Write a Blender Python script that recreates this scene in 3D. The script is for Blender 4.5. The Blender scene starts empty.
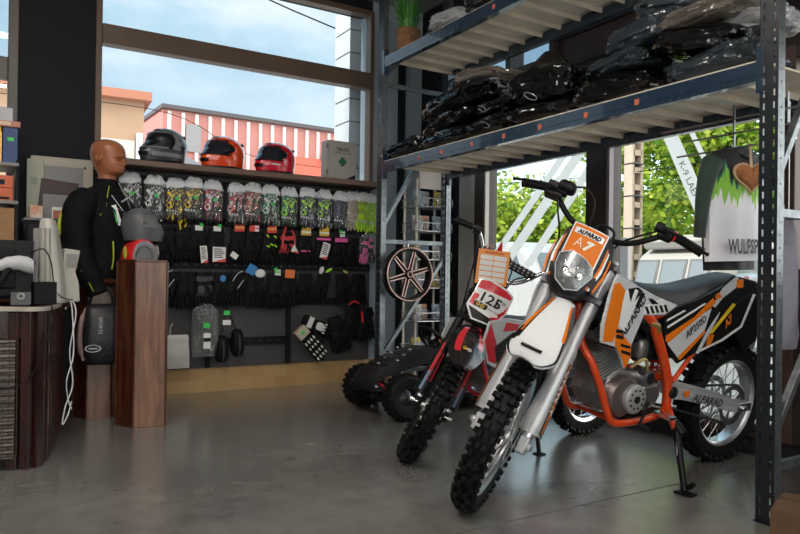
import bpy, bmesh, math, random
from math import sin, cos, pi, radians as rad, sqrt, atan2
from mathutils import Vector as V, Matrix as MX, noise, Euler
SC = bpy.context.scene
COL = SC.collection
random.seed(7)

# ------------------------------------------------------------------ materials
LAMP_E, SKY_S, SUN_E, EXPO, FRONT_S = 42., 1.1, 4.6, 0.36, 2.6
_M = {}
def mat(name, col=(.5, .5, .5), rough=.5, metal=0., spec=.5, coat=0., var=0., vscale=8., bump=0., bscale=40.,
        rvar=0., alpha=1., sheen=0., trans=0., var_col=None, stretch=(1, 1, 1), emit=None, estr=0.):
    if name in _M:
        return _M[name]
    m = bpy.data.materials.new(name)
    m.use_nodes = True
    nt = m.node_tree
    b = nt.nodes['Principled BSDF']
    b.inputs['Base Color'].default_value = (*col, 1)
    b.inputs['Roughness'].default_value = rough
    b.inputs['Metallic'].default_value = metal
    b.inputs['Specular IOR Level'].default_value = spec
    b.inputs['Coat Weight'].default_value = coat
    b.inputs['Alpha'].default_value = alpha
    b.inputs['Sheen Weight'].default_value = sheen
    b.inputs['Transmission Weight'].default_value = trans
    if emit:
        b.inputs['Emission Color'].default_value = (*emit, 1)
        b.inputs['Emission Strength'].default_value = estr
    if var or bump or rvar:
        tc = nt.nodes.new('ShaderNodeTexCoord')
        mp = nt.nodes.new('ShaderNodeMapping')
        mp.inputs['Scale'].default_value = stretch
        nt.links.new(tc.outputs['Object'], mp.inputs['Vector'])
    if var:
        n = nt.nodes.new('ShaderNodeTexNoise')
        n.inputs['Scale'].default_value = vscale
        n.inputs['Detail'].default_value = 6
        nt.links.new(mp.outputs[0], n.inputs['Vector'])
        r = nt.nodes.new('ShaderNodeValToRGB')
        r.color_ramp.elements[0].position = .3
        r.color_ramp.elements[1].position = .7
        c2 = var_col if var_col else tuple(min(1, c * (1 + var)) for c in col)
        c1 = tuple(c * (1 - var) for c in col) if not var_col else col
        r.color_ramp.elements[0].color = (*c1, 1)
        r.color_ramp.elements[1].color = (*c2, 1)
        nt.links.new(n.outputs['Fac'], r.inputs['Fac'])
        nt.links.new(r.outputs['Color'], b.inputs['Base Color'])
    if rvar:
        n3 = nt.nodes.new('ShaderNodeTexNoise')
        n3.inputs['Scale'].default_value = vscale * .7
        n3.inputs['Detail'].default_value = 5
        nt.links.new(mp.outputs[0], n3.inputs['Vector'])
        mr = nt.nodes.new('ShaderNodeMapRange')
        mr.inputs['To Min'].default_value = max(.02, rough - rvar)
        mr.inputs['To Max'].default_value = min(1, rough + rvar)
        nt.links.new(n3.outputs['Fac'], mr.inputs['Value'])
        nt.links.new(mr.outputs[0], b.inputs['Roughness'])
    if bump:
        n2 = nt.nodes.new('ShaderNodeTexNoise')
        n2.inputs['Scale'].default_value = bscale
        n2.inputs['Detail'].default_value = 4
        nt.links.new(mp.outputs[0], n2.inputs['Vector'])
        bp = nt.nodes.new('ShaderNodeBump')
        bp.inputs['Strength'].default_value = bump
        bp.inputs['Distance'].default_value = .02
        nt.links.new(n2.outputs['Fac'], bp.inputs['Height'])
        nt.links.new(bp.outputs[0], b.inputs['Normal'])
    _M[name] = m
    return m

def film(name, tint, gloss=.05, amount=.25, body=None, body_amt=0., bump=0.):
    """clear sheet: mostly see-through, some shine, optionally some body colour"""
    if name in _M:
        return _M[name]
    m = bpy.data.materials.new(name)
    m.use_nodes = True
    nt = m.node_tree
    nt.nodes.clear()
    out = nt.nodes.new('ShaderNodeOutputMaterial')
    t = nt.nodes.new('ShaderNodeBsdfTransparent')
    t.inputs[0].default_value = (*tint, 1)
    g = nt.nodes.new('ShaderNodeBsdfGlossy')
    g.inputs['Roughness'].default_value = gloss
    fr = nt.nodes.new('ShaderNodeFresnel')
    fr.inputs['IOR'].default_value = 1.45
    ad = nt.nodes.new('ShaderNodeMath'); ad.operation = 'MULTIPLY_ADD'
    ad.inputs[1].default_value = 1.0
    ad.inputs[2].default_value = amount
    nt.links.new(fr.outputs[0], ad.inputs[0])
    ge = nt.nodes.new('ShaderNodeNewGeometry')
    inv = nt.nodes.new('ShaderNodeMath'); inv.operation = 'SUBTRACT'; inv.inputs[0].default_value = 1.
    nt.links.new(ge.outputs['Backfacing'], inv.inputs[1])
    fm = nt.nodes.new('ShaderNodeMath'); fm.operation = 'MULTIPLY'
    nt.links.new(ad.outputs[0], fm.inputs[0]); nt.links.new(inv.outputs[0], fm.inputs[1])
    mx = nt.nodes.new('ShaderNodeMixShader')
    nt.links.new(fm.outputs[0], mx.inputs[0])
    nt.links.new(t.outputs[0], mx.inputs[1])
    nt.links.new(g.outputs[0], mx.inputs[2])
    last = mx
    if body:
        d = nt.nodes.new('ShaderNodeBsdfDiffuse')
        d.inputs[0].default_value = (*body, 1)
        m2 = nt.nodes.new('ShaderNodeMixShader')
        m2.inputs[0].default_value = body_amt
        nt.links.new(mx.outputs[0], m2.inputs[1])
        nt.links.new(d.outputs[0], m2.inputs[2])
        last = m2
    if bump:
        n = nt.nodes.new('ShaderNodeTexNoise'); n.inputs['Scale'].default_value = 25
        tc = nt.nodes.new('ShaderNodeTexCoord')
        nt.links.new(tc.outputs['Object'], n.inputs['Vector'])
        bp = nt.nodes.new('ShaderNodeBump'); bp.inputs['Strength'].default_value = bump
        bp.inputs['Distance'].default_value = .05
        nt.links.new(n.outputs['Fac'], bp.inputs['Height'])
        nt.links.new(bp.outputs[0], g.inputs['Normal'])
    nt.links.new(last.outputs[0], out.inputs[0])
    _M[name] = m
    return m

# ------------------------------------------------------------------ mesh builder
def frame_of(d):
    d = V(d).normalized()
    a = V((0, 0, 1)) if abs(d.z) < .95 else V((1, 0, 0))
    x = a.cross(d).normalized()
    return x, d.cross(x).normalized(), d

class MB:
    def __init__(s):
        s.v = []; s.f = []; s.mi = []; s.mats = []
        s.T = MX.Identity(4)
    def m(s, material):
        if material not in s.mats:
            s.mats.append(material)
        return s.mats.index(material)
    def add(s, verts, faces, material):
        k = len(s.v)
        s.v += [s.T @ V(p) for p in verts]
        i = s.m(material)
        for f in faces:
            s.f.append([k + a for a in f]); s.mi.append(i)
        return s
    def box(s, c, size, material, R=None):
        c = V(c); hx, hy, hz = (a / 2 for a in size)
        P = [V((x, y, z)) for z in (-hz, hz) for y in (-hy, hy) for x in (-hx, hx)]
        if R is not None:
            P = [R @ p for p in P]
        return s.add([c + p for p in P], [(0, 2, 3, 1), (4, 5, 7, 6), (0, 1, 5, 4), (2, 6, 7, 3), (0, 4, 6, 2), (1, 3, 7, 5)], material)
    def bb(s, a, b, material):
        return s.box([(p + q) / 2 for p, q in zip(a, b)], [abs(q - p) for p, q in zip(a, b)], material)
    def bar(s, p, q, w, h, material, up=(0, 0, 1)):
        p = V(p); q = V(q); d = (q - p); L = d.length; d.normalize()
        x = V(up).cross(d)
        if x.length < 1e-4: x = V((1, 0, 0))
        x.normalize(); y = d.cross(x)
        R = MX((x, y, d)).transposed()
        return s.box((p + q) / 2, (w, h, L), material, R)
    def tube(s, pts, r, material, n=8, closed=False, caps=True, sub=0):
        pts = [V(p) for p in pts]
        if sub and len(pts) > 2:
            pts = catmull(pts, sub, closed)
        N = len(pts)
        rs = r if isinstance(r, (list, tuple)) else [r] * N
        if len(rs) != N:
            rs = [rs[min(len(rs) - 1, int(i * (len(rs) - 1) / (N - 1) + .5))] for i in range(N)]
        vs = []; fs = []
        prev = None
        for i, p in enumerate(pts):
            if closed: d = pts[(i + 1) % N] - pts[i - 1]
            elif i == 0: d = pts[1] - p
            elif i == N - 1: d = p - pts[i - 1]
            else: d = pts[i + 1] - pts[i - 1]
            if d.length < 1e-9: d = V((0, 0, 1))
            d.normalize()
            if prev is None: x, y, _ = frame_of(d)
            else:
                x = prev - d * prev.dot(d)
                if x.length < 1e-5: x = frame_of(d)[0]
                x.normalize(); y = d.cross(x)
            prev = x
            for k in range(n):
                a = 2 * pi * k / n
                vs.append(p + (x * cos(a) + y * sin(a)) * rs[i])
        M = N if closed else N - 1
        for i in range(M):
            for k in range(n):
                a = i * n + k; b = i * n + (k + 1) % n
                j = (i + 1) % N
                fs.append((a, b, j * n + (k + 1) % n, j * n + k))
        if caps and not closed:
            fs.append(tuple(range(n - 1, -1, -1)))
            fs.append(tuple((N - 1) * n + k for k in range(n)))
        return s.add(vs, fs, material)
    def cyl(s, p, q, r, material, n=16, r2=None):
        return s.tube([p, q], [r, r if r2 is None else r2], material, n)
    def lathe(s, prof, o, axis, material, n=24, a0=0, a1=2 * pi):
        o = V(o); x, y, d = frame_of(axis)
        full = abs(a1 - a0 - 2 * pi) < 1e-6
        N = n if full else n + 1
        vs = []; fs = []
        for r, t in prof:
            for k in range(N):
                a = a0 + (a1 - a0) * k / n
                vs.append(o + d * t + (x * cos(a) + y * sin(a)) * r)
        for i in range(len(prof) - 1):
            for k in range(n):
                k2 = (k + 1) % N
                fs.append((i * N + k, i * N + k2, (i + 1) * N + k2, (i + 1) * N + k))
        return s.add(vs, fs, material)
    def prism(s, poly, off, material, side=None):
        n = len(poly); off = V(off)
        A = [V(p) for p in poly]
        vs = A + [p + off for p in A]
        s.add(vs, [tuple(range(n - 1, -1, -1)), tuple(range(n, 2 * n))] + [(i, (i + 1) % n, n + (i + 1) % n, n + i) for i in range(n)], material)
        return s
    def ell(s, c, r, material, nu=16, nv=10, R=None, e=1.):
        c = V(c); vs = []; fs = []
        def pw(a): return math.copysign(abs(a) ** e, a)
        for j in range(nv + 1):
            t = -pi / 2 + pi * j / nv
            for i in range(nu):
                a = 2 * pi * i / nu
                p = V((r[0] * pw(cos(t)) * pw(cos(a)), r[1] * pw(cos(t)) * pw(sin(a)), r[2] * pw(sin(t))))
                vs.append(c + (R @ p if R is not None else p))
        for j in range(nv):
            for i in range(nu):
                fs.append((j * nu + i, j * nu + (i + 1) % nu, (j + 1) * nu + (i + 1) % nu, (j + 1) * nu + i))
        return s.add(vs, fs, material)
    def loft(s, rings, material, closed=True, caps=True):
        n = len(rings[0]); vs = [p for r in rings for p in r]; fs = []
        for i in range(len(rings) - 1):
            for k in range(n if closed else n - 1):
                k2 = (k + 1) % n
                fs.append((i * n + k, i * n + k2, (i + 1) * n + k2, (i + 1) * n + k))
        if caps and closed:
            fs.append(tuple(range(n - 1, -1, -1)))
            fs.append(tuple((len(rings) - 1) * n + k for k in range(n)))
        return s.add(vs, fs, material)
    def torus(s, c, axis, R, r, material, n=32, k=10):
        x, y, d = frame_of(axis); c = V(c)
        return s.tube([c + (x * cos(2 * pi * i / n) + y * sin(2 * pi * i / n)) * R for i in range(n)], r, material, k, closed=True)
    def text(s, string, o, u, v, h, material, bold=0., shear=0., align='LEFT', squash=1., lift=.0015, depth=.0012):
        vs, fs, w = text_mesh(string, bold, shear)
        o = V(o); u = V(u).normalized(); v = V(v); v = (v - u * v.dot(u)).normalized(); nrm = u.cross(v)
        dx = -w / 2 if align == 'CENTER' else (-w if align == 'RIGHT' else 0)
        P = [o + u * ((x + dx) * h * squash) + v * (y * h) + nrm * lift for x, y in vs]
        s.add(P, fs, material)
        return s
    def build(s, name, parent=None, smooth=35, bev=0., seg=2, sub=0, loc=None, weld=False):
        me = bpy.data.meshes.new(name)
        me.from_pydata([tuple(p) for p in s.v], [], s.f)
        for mt in s.mats: me.materials.append(mt)
        me.polygons.foreach_set('material_index', s.mi)
        bm = bmesh.new(); bm.from_mesh(me)
        if weld: bmesh.ops.remove_doubles(bm, verts=bm.verts, dist=1e-4)
        bmesh.ops.recalc_face_normals(bm, faces=bm.faces)
        bm.to_mesh(me); bm.free()
        if smooth:
            me.polygons.foreach_set('use_smooth', [True] * len(me.polygons))
            me.set_sharp_from_angle(angle=rad(smooth))
        me.update()
        o = bpy.data.objects.new(name, me)
        COL.objects.link(o)
        if parent: o.parent = parent
        if loc: o.location = loc
        if bev:
            b = o.modifiers.new('bevel', 'BEVEL'); b.width = bev; b.segments = seg; b.limit_method = 'ANGLE'; b.angle_limit = rad(40)
        if sub:
            b = o.modifiers.new('subd', 'SUBSURF'); b.levels = sub; b.render_levels = sub
        return o

def catmull(pts, sub, closed=False):
    out = []; N = len(pts)
    for i in range(N if closed else N - 1):
        if closed: p0, p1, p2, p3 = pts[i - 1], pts[i], pts[(i + 1) % N], pts[(i + 2) % N]
        else: p0, p1, p2, p3 = pts[max(0, i - 1)], pts[i], pts[i + 1], pts[min(N - 1, i + 2)]
        for k in range(sub):
            t = k / sub
            out.append(.5 * ((2 * p1) + (p2 - p0) * t + (2 * p0 - 5 * p1 + 4 * p2 - p3) * t * t + (3 * p1 - p0 - 3 * p2 + p3) * t ** 3))
    if not closed: out.append(pts[-1])
    return out

_TX = {}
def text_mesh(string, bold=0., shear=0.):
    k = (string, bold, shear)
    if k not in _TX:
        cu = bpy.data.curves.new('tx', 'FONT'); cu.body = string; cu.offset = bold; cu.shear = shear; cu.resolution_u = 2
        o = bpy.data.objects.new('tx', cu); COL.objects.link(o)
        dg = bpy.context.evaluated_depsgraph_get()
        me = bpy.data.meshes.new_from_object(o.evaluated_get(dg))
        vs = [(v.co.x, v.co.y) for v in me.vertices]; fs = [tuple(p.vertices) for p in me.polygons]
        bpy.data.objects.remove(o); bpy.data.curves.remove(cu); bpy.data.meshes.remove(me)
        x0 = min(x for x, y in vs); x1 = max(x for x, y in vs); hh = max(y for x, y in vs)
        _TX[k] = ([((x - x0) / hh, y / hh) for x, y in vs], fs, (x1 - x0) / hh)
    return _TX[k]

# ------------------------------------------------------------------ tagging
def tag(o, label=None, cat=None, group=None, kind=None):
    if label: o['label'] = label
    if cat: o['category'] = cat
    if group: o['group'] = group
    if kind: o['kind'] = kind
    return o
def thing(name, label, cat, loc=(0, 0, 0), rz=0., group=None, rot=None):
    o = bpy.data.objects.new(name, None); COL.objects.link(o)
    o.empty_display_size = .1
    o.location = loc; o.rotation_euler = rot if rot else (0, 0, rz)
    return tag(o, label, cat, group)
def struct(name, mb, **k):
    return tag(mb.build(name, **k), kind='structure')
def copy_tree(o, parent=None, **over):
    c = o.copy(); COL.objects.link(c)
    if parent: c.parent = parent
    for ch in list(o.children): copy_tree(ch, c)
    return c

# ------------------------------------------------------------------ shared materials
BLACK = mat('black plastic', (.007, .007, .008), .42, spec=.2)
SATIN = mat('satin black', (.010, .0105, .012), .5, spec=.15)
RUBBER = mat('tyre rubber', (.008, .008, .008), .6, spec=.18, bump=.15, bscale=60)
STEEL = mat('bright steel', (.62, .62, .63), .24, 1.)
ALU = mat('brushed aluminium', (.66, .67, .69), .32, 1., rvar=.08, vscale=20)
DARKSTEEL = mat('dark steel', (.09, .09, .1), .35, .9)
CHROME = mat('chrome', (.8, .8, .82), .08, 1.)
WHITE = mat('white plastic', (.74, .75, .76), .3, coat=.3)
PALEGREY = mat('pale grey plastic', (.5, .51, .53), .35, coat=.2)
ORANGE = mat('orange plastic', (.80, .17, .01), .3, coat=.4)
ORFRAME = mat('orange red frame paint', (.66, .060, .008), .28, coat=.35)
RED = mat('red plastic', (.62, .02, .025), .28, coat=.5)
YELLOW = mat('yellow', (.9, .62, .03), .4)
LIME = mat('lime green', (.42, .85, .03), .5)
GREEN = mat('tag green', (.06, .6, .1), .5)
PAPER = mat('white card', (.78, .78, .76), .6)
CARD = mat('brown cardboard', (.36, .2, .09), .75, var=.12, vscale=12)
# ================================================================== ROOM
XB, YA = 3.67, 5.634          # right window wall, back wall (inside faces)
X0, Y0, ZC = -3.2, -2.6, 3.5
wall_dark = mat('charcoal wall paint', (.014, .015, .019), .7, spec=.2, bump=.1, bscale=120)
wall_grey = mat('blue grey wall paint', (.34, .41, .47), .6, bump=.08, bscale=90)
brown = mat('brown window frame', (.13, .085, .06), .42, var=.12, vscale=3, stretch=(1, 1, .1))
darkbrown = mat('dark brown frame', (.035, .025, .024), .42)
pane = film('window glass', (.96, .98, .99), .0, .0)
tinted = film('tinted transom glass', (.5, .57, .62), .02, .05)

def floor_mat():
    m = bpy.data.materials.new('polished concrete'); m.use_nodes = True
    nt = m.node_tree; b = nt.nodes['Principled BSDF']
    tc = nt.nodes.new('ShaderNodeTexCoord')
    n1 = nt.nodes.new('ShaderNodeTexNoise'); n1.inputs['Scale'].default_value = .9; n1.inputs['Detail'].default_value = 8; n1.inputs['Roughness'].default_value = .62
    n2 = nt.nodes.new('ShaderNodeTexNoise'); n2.inputs['Scale'].default_value = 9; n2.inputs['Detail'].default_value = 6
    for n in (n1, n2): nt.links.new(tc.outputs['Object'], n.inputs['Vector'])
    mx = nt.nodes.new('ShaderNodeMath'); mx.operation = 'MULTIPLY_ADD'; mx.inputs[1].default_value = .35
    nt.links.new(n2.outputs['Fac'], mx.inputs[0]); nt.links.new(n1.outputs['Fac'], mx.inputs[2])
    r = nt.nodes.new('ShaderNodeValToRGB')
    e = r.color_ramp.elements
    e[0].position = .45; e[0].color = (.105, .102, .098, 1)
    e[1].position = .9; e[1].color = (.25, .238, .220, 1)
    nt.links.new(mx.outputs[0], r.inputs['Fac']); nt.links.new(r.outputs['Color'], b.inputs['Base Color'])
    mr = nt.nodes.new('ShaderNodeMapRange'); mr.inputs['To Min'].default_value = .13; mr.inputs['To Max'].default_value = .30
    nt.links.new(n1.outputs['Fac'], mr.inputs['Value']); nt.links.new(mr.outputs[0], b.inputs['Roughness'])
    b.inputs['Specular IOR Level'].default_value = .5; b.inputs['Coat Weight'].default_value = .7; b.inputs['Coat Roughness'].default_value = .27; b.inputs['Coat IOR'].default_value = 1.6
    bp = nt.nodes.new('ShaderNodeBump'); bp.inputs['Strength'].default_value = .05; bp.inputs['Distance'].default_value = .01
    nt.links.new(n2.outputs['Fac'], bp.inputs['Height']); nt.links.new(bp.outputs[0], b.inputs['Normal'])
    return m
FLOOR = floor_mat()
joint = mat('dark joint filler', (.018, .017, .016), .7)
# floor slabs with sawn joints between them
mb = MB()
ys = [Y0 - .2, -.79, 2.207 * .95, 5.1, YA + .2]
g = .005
for a, b_ in zip(ys[:-1], ys[1:]):
    mb.bb((X0 - .2, a + g, -.12), (XB + .2, b_ - g, 0), FLOOR)
mb.bb((X0 - .2, Y0 - .2, -.12), (XB + .2, YA + .2, -.004), joint)
struct('floor', mb, smooth=0)
# ceiling
mb = MB(); mb.bb((X0 - .2, Y0 - .2, ZC), (XB + .2, YA + .2, ZC + .15), mat('ceiling grey paint', (.30, .29, .28), .8))
struct('ceiling', mb, smooth=0)
# back wall: dark apron under the window, pier, corner
T = .22
mb = MB()
mb.bb((.25, YA, 0), (.752, YA + T, ZC), wall_dark)                 # pier
mb.bb((.752, YA, 0), (3.12, YA + T, 1.78), wall_dark)               # apron
mb.bb((3.12, YA, 0), (XB + T, YA + T, ZC), wall_grey)               # corner
mb.bb((X0, YA, 0), (-1.1, YA + T, ZC), wall_dark)
mb.bb((-1.1, YA, 0), (.25, YA + T, 1.2), wall_dark)
mb.bb((-1.1, YA, 3.4), (3.12, YA + T, ZC), wall_dark)
struct('wall_back', mb, smooth=0)
mb = MB()
mb.bb((3.06 + .34, YA - .045, 0), (3.06 + .40, YA - .002, ZC), wall_dark)
struct('trim_1', mb, smooth=0)
# tile skirting
def tile_mat():
    m = bpy.data.materials.new('ochre skirting tiles'); m.use_nodes = True
    nt = m.node_tree; b = nt.nodes['Principled BSDF']
    tc = nt.nodes.new('ShaderNodeTexCoord'); mp = nt.nodes.new('ShaderNodeMapping')
    mp.inputs['Rotation'].default_value = (pi / 2, 0, 0)
    br = nt.nodes.new('ShaderNodeTexBrick')
    br.inputs['Color1'].default_value = (.43, .255, .105, 1); br.inputs['Color2'].default_value = (.52, .34, .16, 1)
    br.inputs['Mortar'].default_value = (.46, .34, .2, 1)
    br.inputs['Scale'].default_value = 1; br.inputs['Brick Width'].default_value = .2; br.inputs['Row Height'].default_value = .098
    br.inputs['Mortar Size'].default_value = .0025; br.offset = .5
    nt.links.new(tc.outputs['Object'], mp.inputs['Vector']); nt.links.new(mp.outputs[0], br.inputs['Vector'])
    nt.links.new(br.outputs['Color'], b.inputs['Base Color']); b.inputs['Roughness'].default_value = .35
    return m
TILE = tile_mat()
mb = MB(); mb.bb((X0, YA - .012, 0), (3.6, YA - .0005, .194), TILE)
struct('baseboard_back', mb, smooth=0)
# window_1 : big back window
def window(name, bars, glass, gm, fm, parent=None):
    mb = MB()
    for a, b_ in bars: mb.bb(a, b_, fm)
    w = struct(name, mb, smooth=0, bev=.006)
    gb = MB()
    for a, b_ in glass: gb.bb(a, b_, gm)
    gb.build('pane', w, smooth=0)
    return w
yw0, yw1 = YA - .03, YA + .07
window('window_1', [((.752, yw0, 1.78), (.797, yw1, 3.4)), ((3.085, yw0, 1.78), (3.125, yw1, 3.4)),
                    ((.797, yw0 - .01, 2.675), (3.085, yw1, 2.822)), ((.797, yw0, 1.78), (3.085, yw1, 1.83)), ((.797, yw0, 3.35), (3.085, yw1, 3.4))],
       [((.79, YA + .02, 1.8), (3.09, YA + .026, 2.70)), ((.79, YA + .02, 2.80), (3.09, YA + .026, 3.37))], pane, brown)
window('window_2', [((.185, yw0, 1.2), (.25, yw1, 3.4)), ((-1.1, yw0, 2.31), (.185, yw1, 2.46)), ((-1.1, yw0, 1.2), (.185, yw1, 1.27)), ((-1.1, yw0, 1.2), (-1.04, yw1, 3.4))],
       [((-1.05, YA + .02, 1.25), (.19, YA + .026, 2.33)), ((-1.05, YA + .02, 2.44), (.19, YA + .026, 3.4))], pane, mat('grey brown frame', (.10, .085, .075), .45))
# right wall: storefront glazing
mb = MB()
mb.bb((XB, 4.961, 0), (XB + T, YA + T, ZC), wall_dark)
mb.bb((XB, Y0, 3.0), (XB + T, 4.961, ZC), darkbrown)
mb.bb((XB, Y0, 0), (XB + T, -.35, 3.0), wall_dark)
mb.bb((XB, Y0, 2.18), (XB + T, 3.80, 2.34), darkbrown)
mb.bb((XB, 3.80, 2.18), (XB + T, 4.961, 2.30), darkbrown)
struct('wall_right', mb, smooth=0)
mb = MB()
mb.bb((XB - .015, -.35, 0), (XB + T, 4.961, .115), mat('dark plinth', (.02, .018, .018), .5))
struct('baseboard_right', mb, smooth=0)
mb = MB(); mb.bb((XB - .03, 4.745, 0), (XB + .12, 4.961, 2.2), mat('pale grey panel', (.50, .49, .46), .6))
struct('trim_2', mb, smooth=0)
x0, x1 = XB - .03, XB + .12
gx = XB + .05
window('window_3', [((x0, 4.62, .1), (x1, 4.745, 2.2)), ((x0, 3.286, .1), (x1, 3.475, 2.2)), ((x0, 3.475, .1), (x1, 4.62, .16)), ((x0, 3.475, 2.12), (x1, 4.62, 2.2))],
       [((gx, 3.46, .13), (gx + .006, 4.63, 2.15))], pane, darkbrown)
window('window_4', [((x0, 2.02, .1), (x1, 2.12, 2.2)), ((x0, 2.12, .1), (x1, 3.286, .16)), ((x0, 2.12, 2.12), (x1, 3.286, 2.2))],
       [((gx, 2.11, .13), (gx + .006, 3.30, 2.15))], pane, mat('red brown frame', (.085, .045, .035), .45))
window('window_5', [((x0, -.35, .1), (x1, -.28, 2.2)), ((x0, -.28, .1), (x1, 2.02, 1.02)), ((x0, -.28, 2.12), (x1, 2.02, 2.2)), ((x0, .85, .1), (x1, .95, 2.2))],
       [((gx, -.3, 1.0), (gx + .006, 2.03, 2.15))], pane, darkbrown)
# narrow light jamb strips beside the frames
mb = MB(); mb.bb((XB - .02, 4.605, .12), (XB + .02, 4.625, 2.12), mat('ivory seal strip', (.6, .58, .52), .5))
struct('trim_3', mb, smooth=0)
mb = MB(); mb.bb((XB - .02, 3.270, .12), (XB + .02, 3.286, 2.12), mat('mauve seal strip', (.36, .33, .36), .5))
struct('trim_4', mb, smooth=0)
# transom row above
window('window_6', [((x0, 3.80, 2.30), (x1, 3.86, 3.0)), ((x0, 4.30, 2.30), (x1, 4.36, 3.0)), ((x0, 3.86, 2.58), (x1, 4.961, 2.62)), ((x0, 4.90, 2.3), (x1, 4.961, 3.0))],
       [((gx, 3.84, 2.28), (gx + .006, 4.93, 3.02))], tinted, darkbrown)
mb = MB()
shut = mat('dark brown shutter board', (.045, .030, .032), .3)
mb.bb((XB + .02, Y0, 2.34), (XB + .1, 3.80, 3.0), shut)
for z in (2.50, 2.72, 2.9):
    mb.bb((XB - .005, Y0, z), (XB + .03, 3.80, z + .03), shut)
struct('trim_5', mb, smooth=0)
# remaining two walls of the shop behind the camera
mb = MB(); mb.bb((X0 - T, Y0, 0), (X0, YA + T, ZC), mat('shop wall paint', (.34, .33, .32), .8)); struct('wall_left', mb, smooth=0)
pw = mat('shop wall paint', (.34, .33, .32), .8)
mb = MB(); mb.bb((X0 - T, Y0 - T, 0), (XB + T, Y0, .35), pw); mb.bb((X0 - T, Y0 - T, 3.1), (XB + T, Y0, ZC), pw); mb.bb((X0 - T, Y0 - T, .35), (-2.9, Y0, 3.1), pw); mb.bb((3.3, Y0 - T, .35), (XB + T, Y0, 3.1), pw); struct('wall_front', mb, smooth=0)
window('window_7', [((x, Y0 - .12, .35), (x + .08, Y0 - .02, 3.1)) for x in (-2.9, -1.37, .16, 1.69, 3.22)] + [((-2.9, Y0 - .12, .35), (3.3, Y0 - .02, .43)), ((-2.9, Y0 - .12, 3.02), (3.3, Y0 - .02, 3.1))],
       [((-2.88, Y0 - .08, .36), (3.28, Y0 - .074, 3.08))], pane, darkbrown)
# window ledge carrying the helmets
mb = MB(); mb.bb((.76, YA - .30, 1.742), (3.10, YA - .03, 1.785), mat('brown ledge board', (.15, .09, .07), .4, var=.2, vscale=5, stretch=(.1, 1, 1)))
struct('trim_6', mb, smooth=0, bev=.006)

# fill lamps added on the ceiling, out of frame, to brighten the shop
lampmat = mat('fill lamp diffuser', (.9, .9, .9), .5, emit=(1., .93, .84), estr=LAMP_E)
lamp0 = None
for i, (x, y) in enumerate(((-.15, .6), (-1.5, -.6), (.9, -1.2), (-.1, 2.9))):
    if lamp0 is None:
        t = thing('added_fill_lamp', 'added long fill lamp with pale diffuser, unseen above the shop floor', 'ceiling lamp', (x, y, ZC), 0, 'added fill lamps')
        b = MB(); b.bb((-.65, -.11, -.06), (.65, .11, 0), WHITE); b.build('housing', t, smooth=0, bev=.008)
        b = MB(); b.bb((-.62, -.09, -.075), (.62, .09, -.058), lampmat); b.build('diffuser', t, smooth=0)
        lamp0 = t
    else:
        c = copy_tree(lamp0); c.location = (x, y, ZC)
# ================================================================== PALLET RACK
navy = mat('navy rack paint', (.018, .042, .078), .26, coat=.6, var=.15, vscale=14, rvar=.06)
navyp = mat('black blue post paint', (.010, .013, .018), .38, coat=.1)
galv = mat('galvanised steel', (.24, .27, .29), .36, .85, var=.25, vscale=25)
decks = mat('bounce tinted deck sheet', (.80, .70, .57), .45, 0., var=.12, vscale=6)  # warm reflected and bounced light is put into the deck colour
orangedot = mat('orange sticker', (.8, .2, .1), .5)
RX0, RX1, RY0, RY1 = 2.657, 3.31, 1.54, 4.70

def perforated(mb, o, u, v, w, h, cols, period, hole, t, material, z0=.03):
    """flat strip w x h at o along u, v with punched holes; cols = [(centre, width)], hole = hole height"""
    o = V(o); u = V(u); v = V(v); n = u.cross(v)
    us = [0.]
    for c, cw in cols: us += [c - cw / 2, c + cw / 2]
    us.append(w)
    k = int((h - 2 * z0) / period)
    vs = [0.]
    for i in range(k): vs += [z0 + i * period, z0 + i * period + hole]
    vs.append(h)
    def quad(a0, a1, b0, b1):
        P = [o + u * a0 + v * b0, o + u * a1 + v * b0, o + u * a1 + v * b1, o + u * a0 + v * b1]
        mb.add(P, [(0, 1, 2, 3)], material)
        mb.add([p - n * t for p in P], [(3, 2, 1, 0)], material)
    for i in range(len(us) - 1):
        if i % 2 == 0: quad(us[i], us[i + 1], 0, h)
        else:
            for j in range(0, len(vs) - 1, 2): quad(us[i], us[i + 1], vs[j], vs[j + 1])

rack = thing('pallet_rack', 'tall navy two-level storage rack with punched posts and ribbed decks, standing over the bikes', 'storage rack', (RX0, RY0, 0))
H = 3.3
def post(x, y, sx):
    b = MB()
    # web faces -X / +X, flanges run along X
    perforated(b, (x, y + .075, 0), (0, -1, 0), (0, 0, 1), .075, H, [(.016, .0080), (.058, .0080)], .05, .027, .002 * sx, navyp)
    for k, yy in enumerate((y, y + .075)):
        if sx > 0: perforated(b, (x, yy, 0), (1, 0, 0), (0, 0, 1), .045, H, [(.022, .008)], .05, .008, .002, galv)
        else: perforated(b, (x - .045, yy, 0), (1, 0, 0), (0, 0, 1), .045, H, [(.022, .008)], .05, .008, .002, galv)
    o = b.build('post', rack, smooth=0)
    f = MB(); f.bb((min(x, x + .06 * sx), y - .01, 0), (max(x, x + .06 * sx), y + .085, .006), navy); f.build('foot_plate', o, smooth=0)
    return o
dX = 0; D = RX1 - RX0
post(0, 0, 1); post(D, 0, -1); post(0, RY1 - RY0 - .075, 1); post(D, RY1 - RY0 - .075, -1)
L = RY1 - RY0
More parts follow.
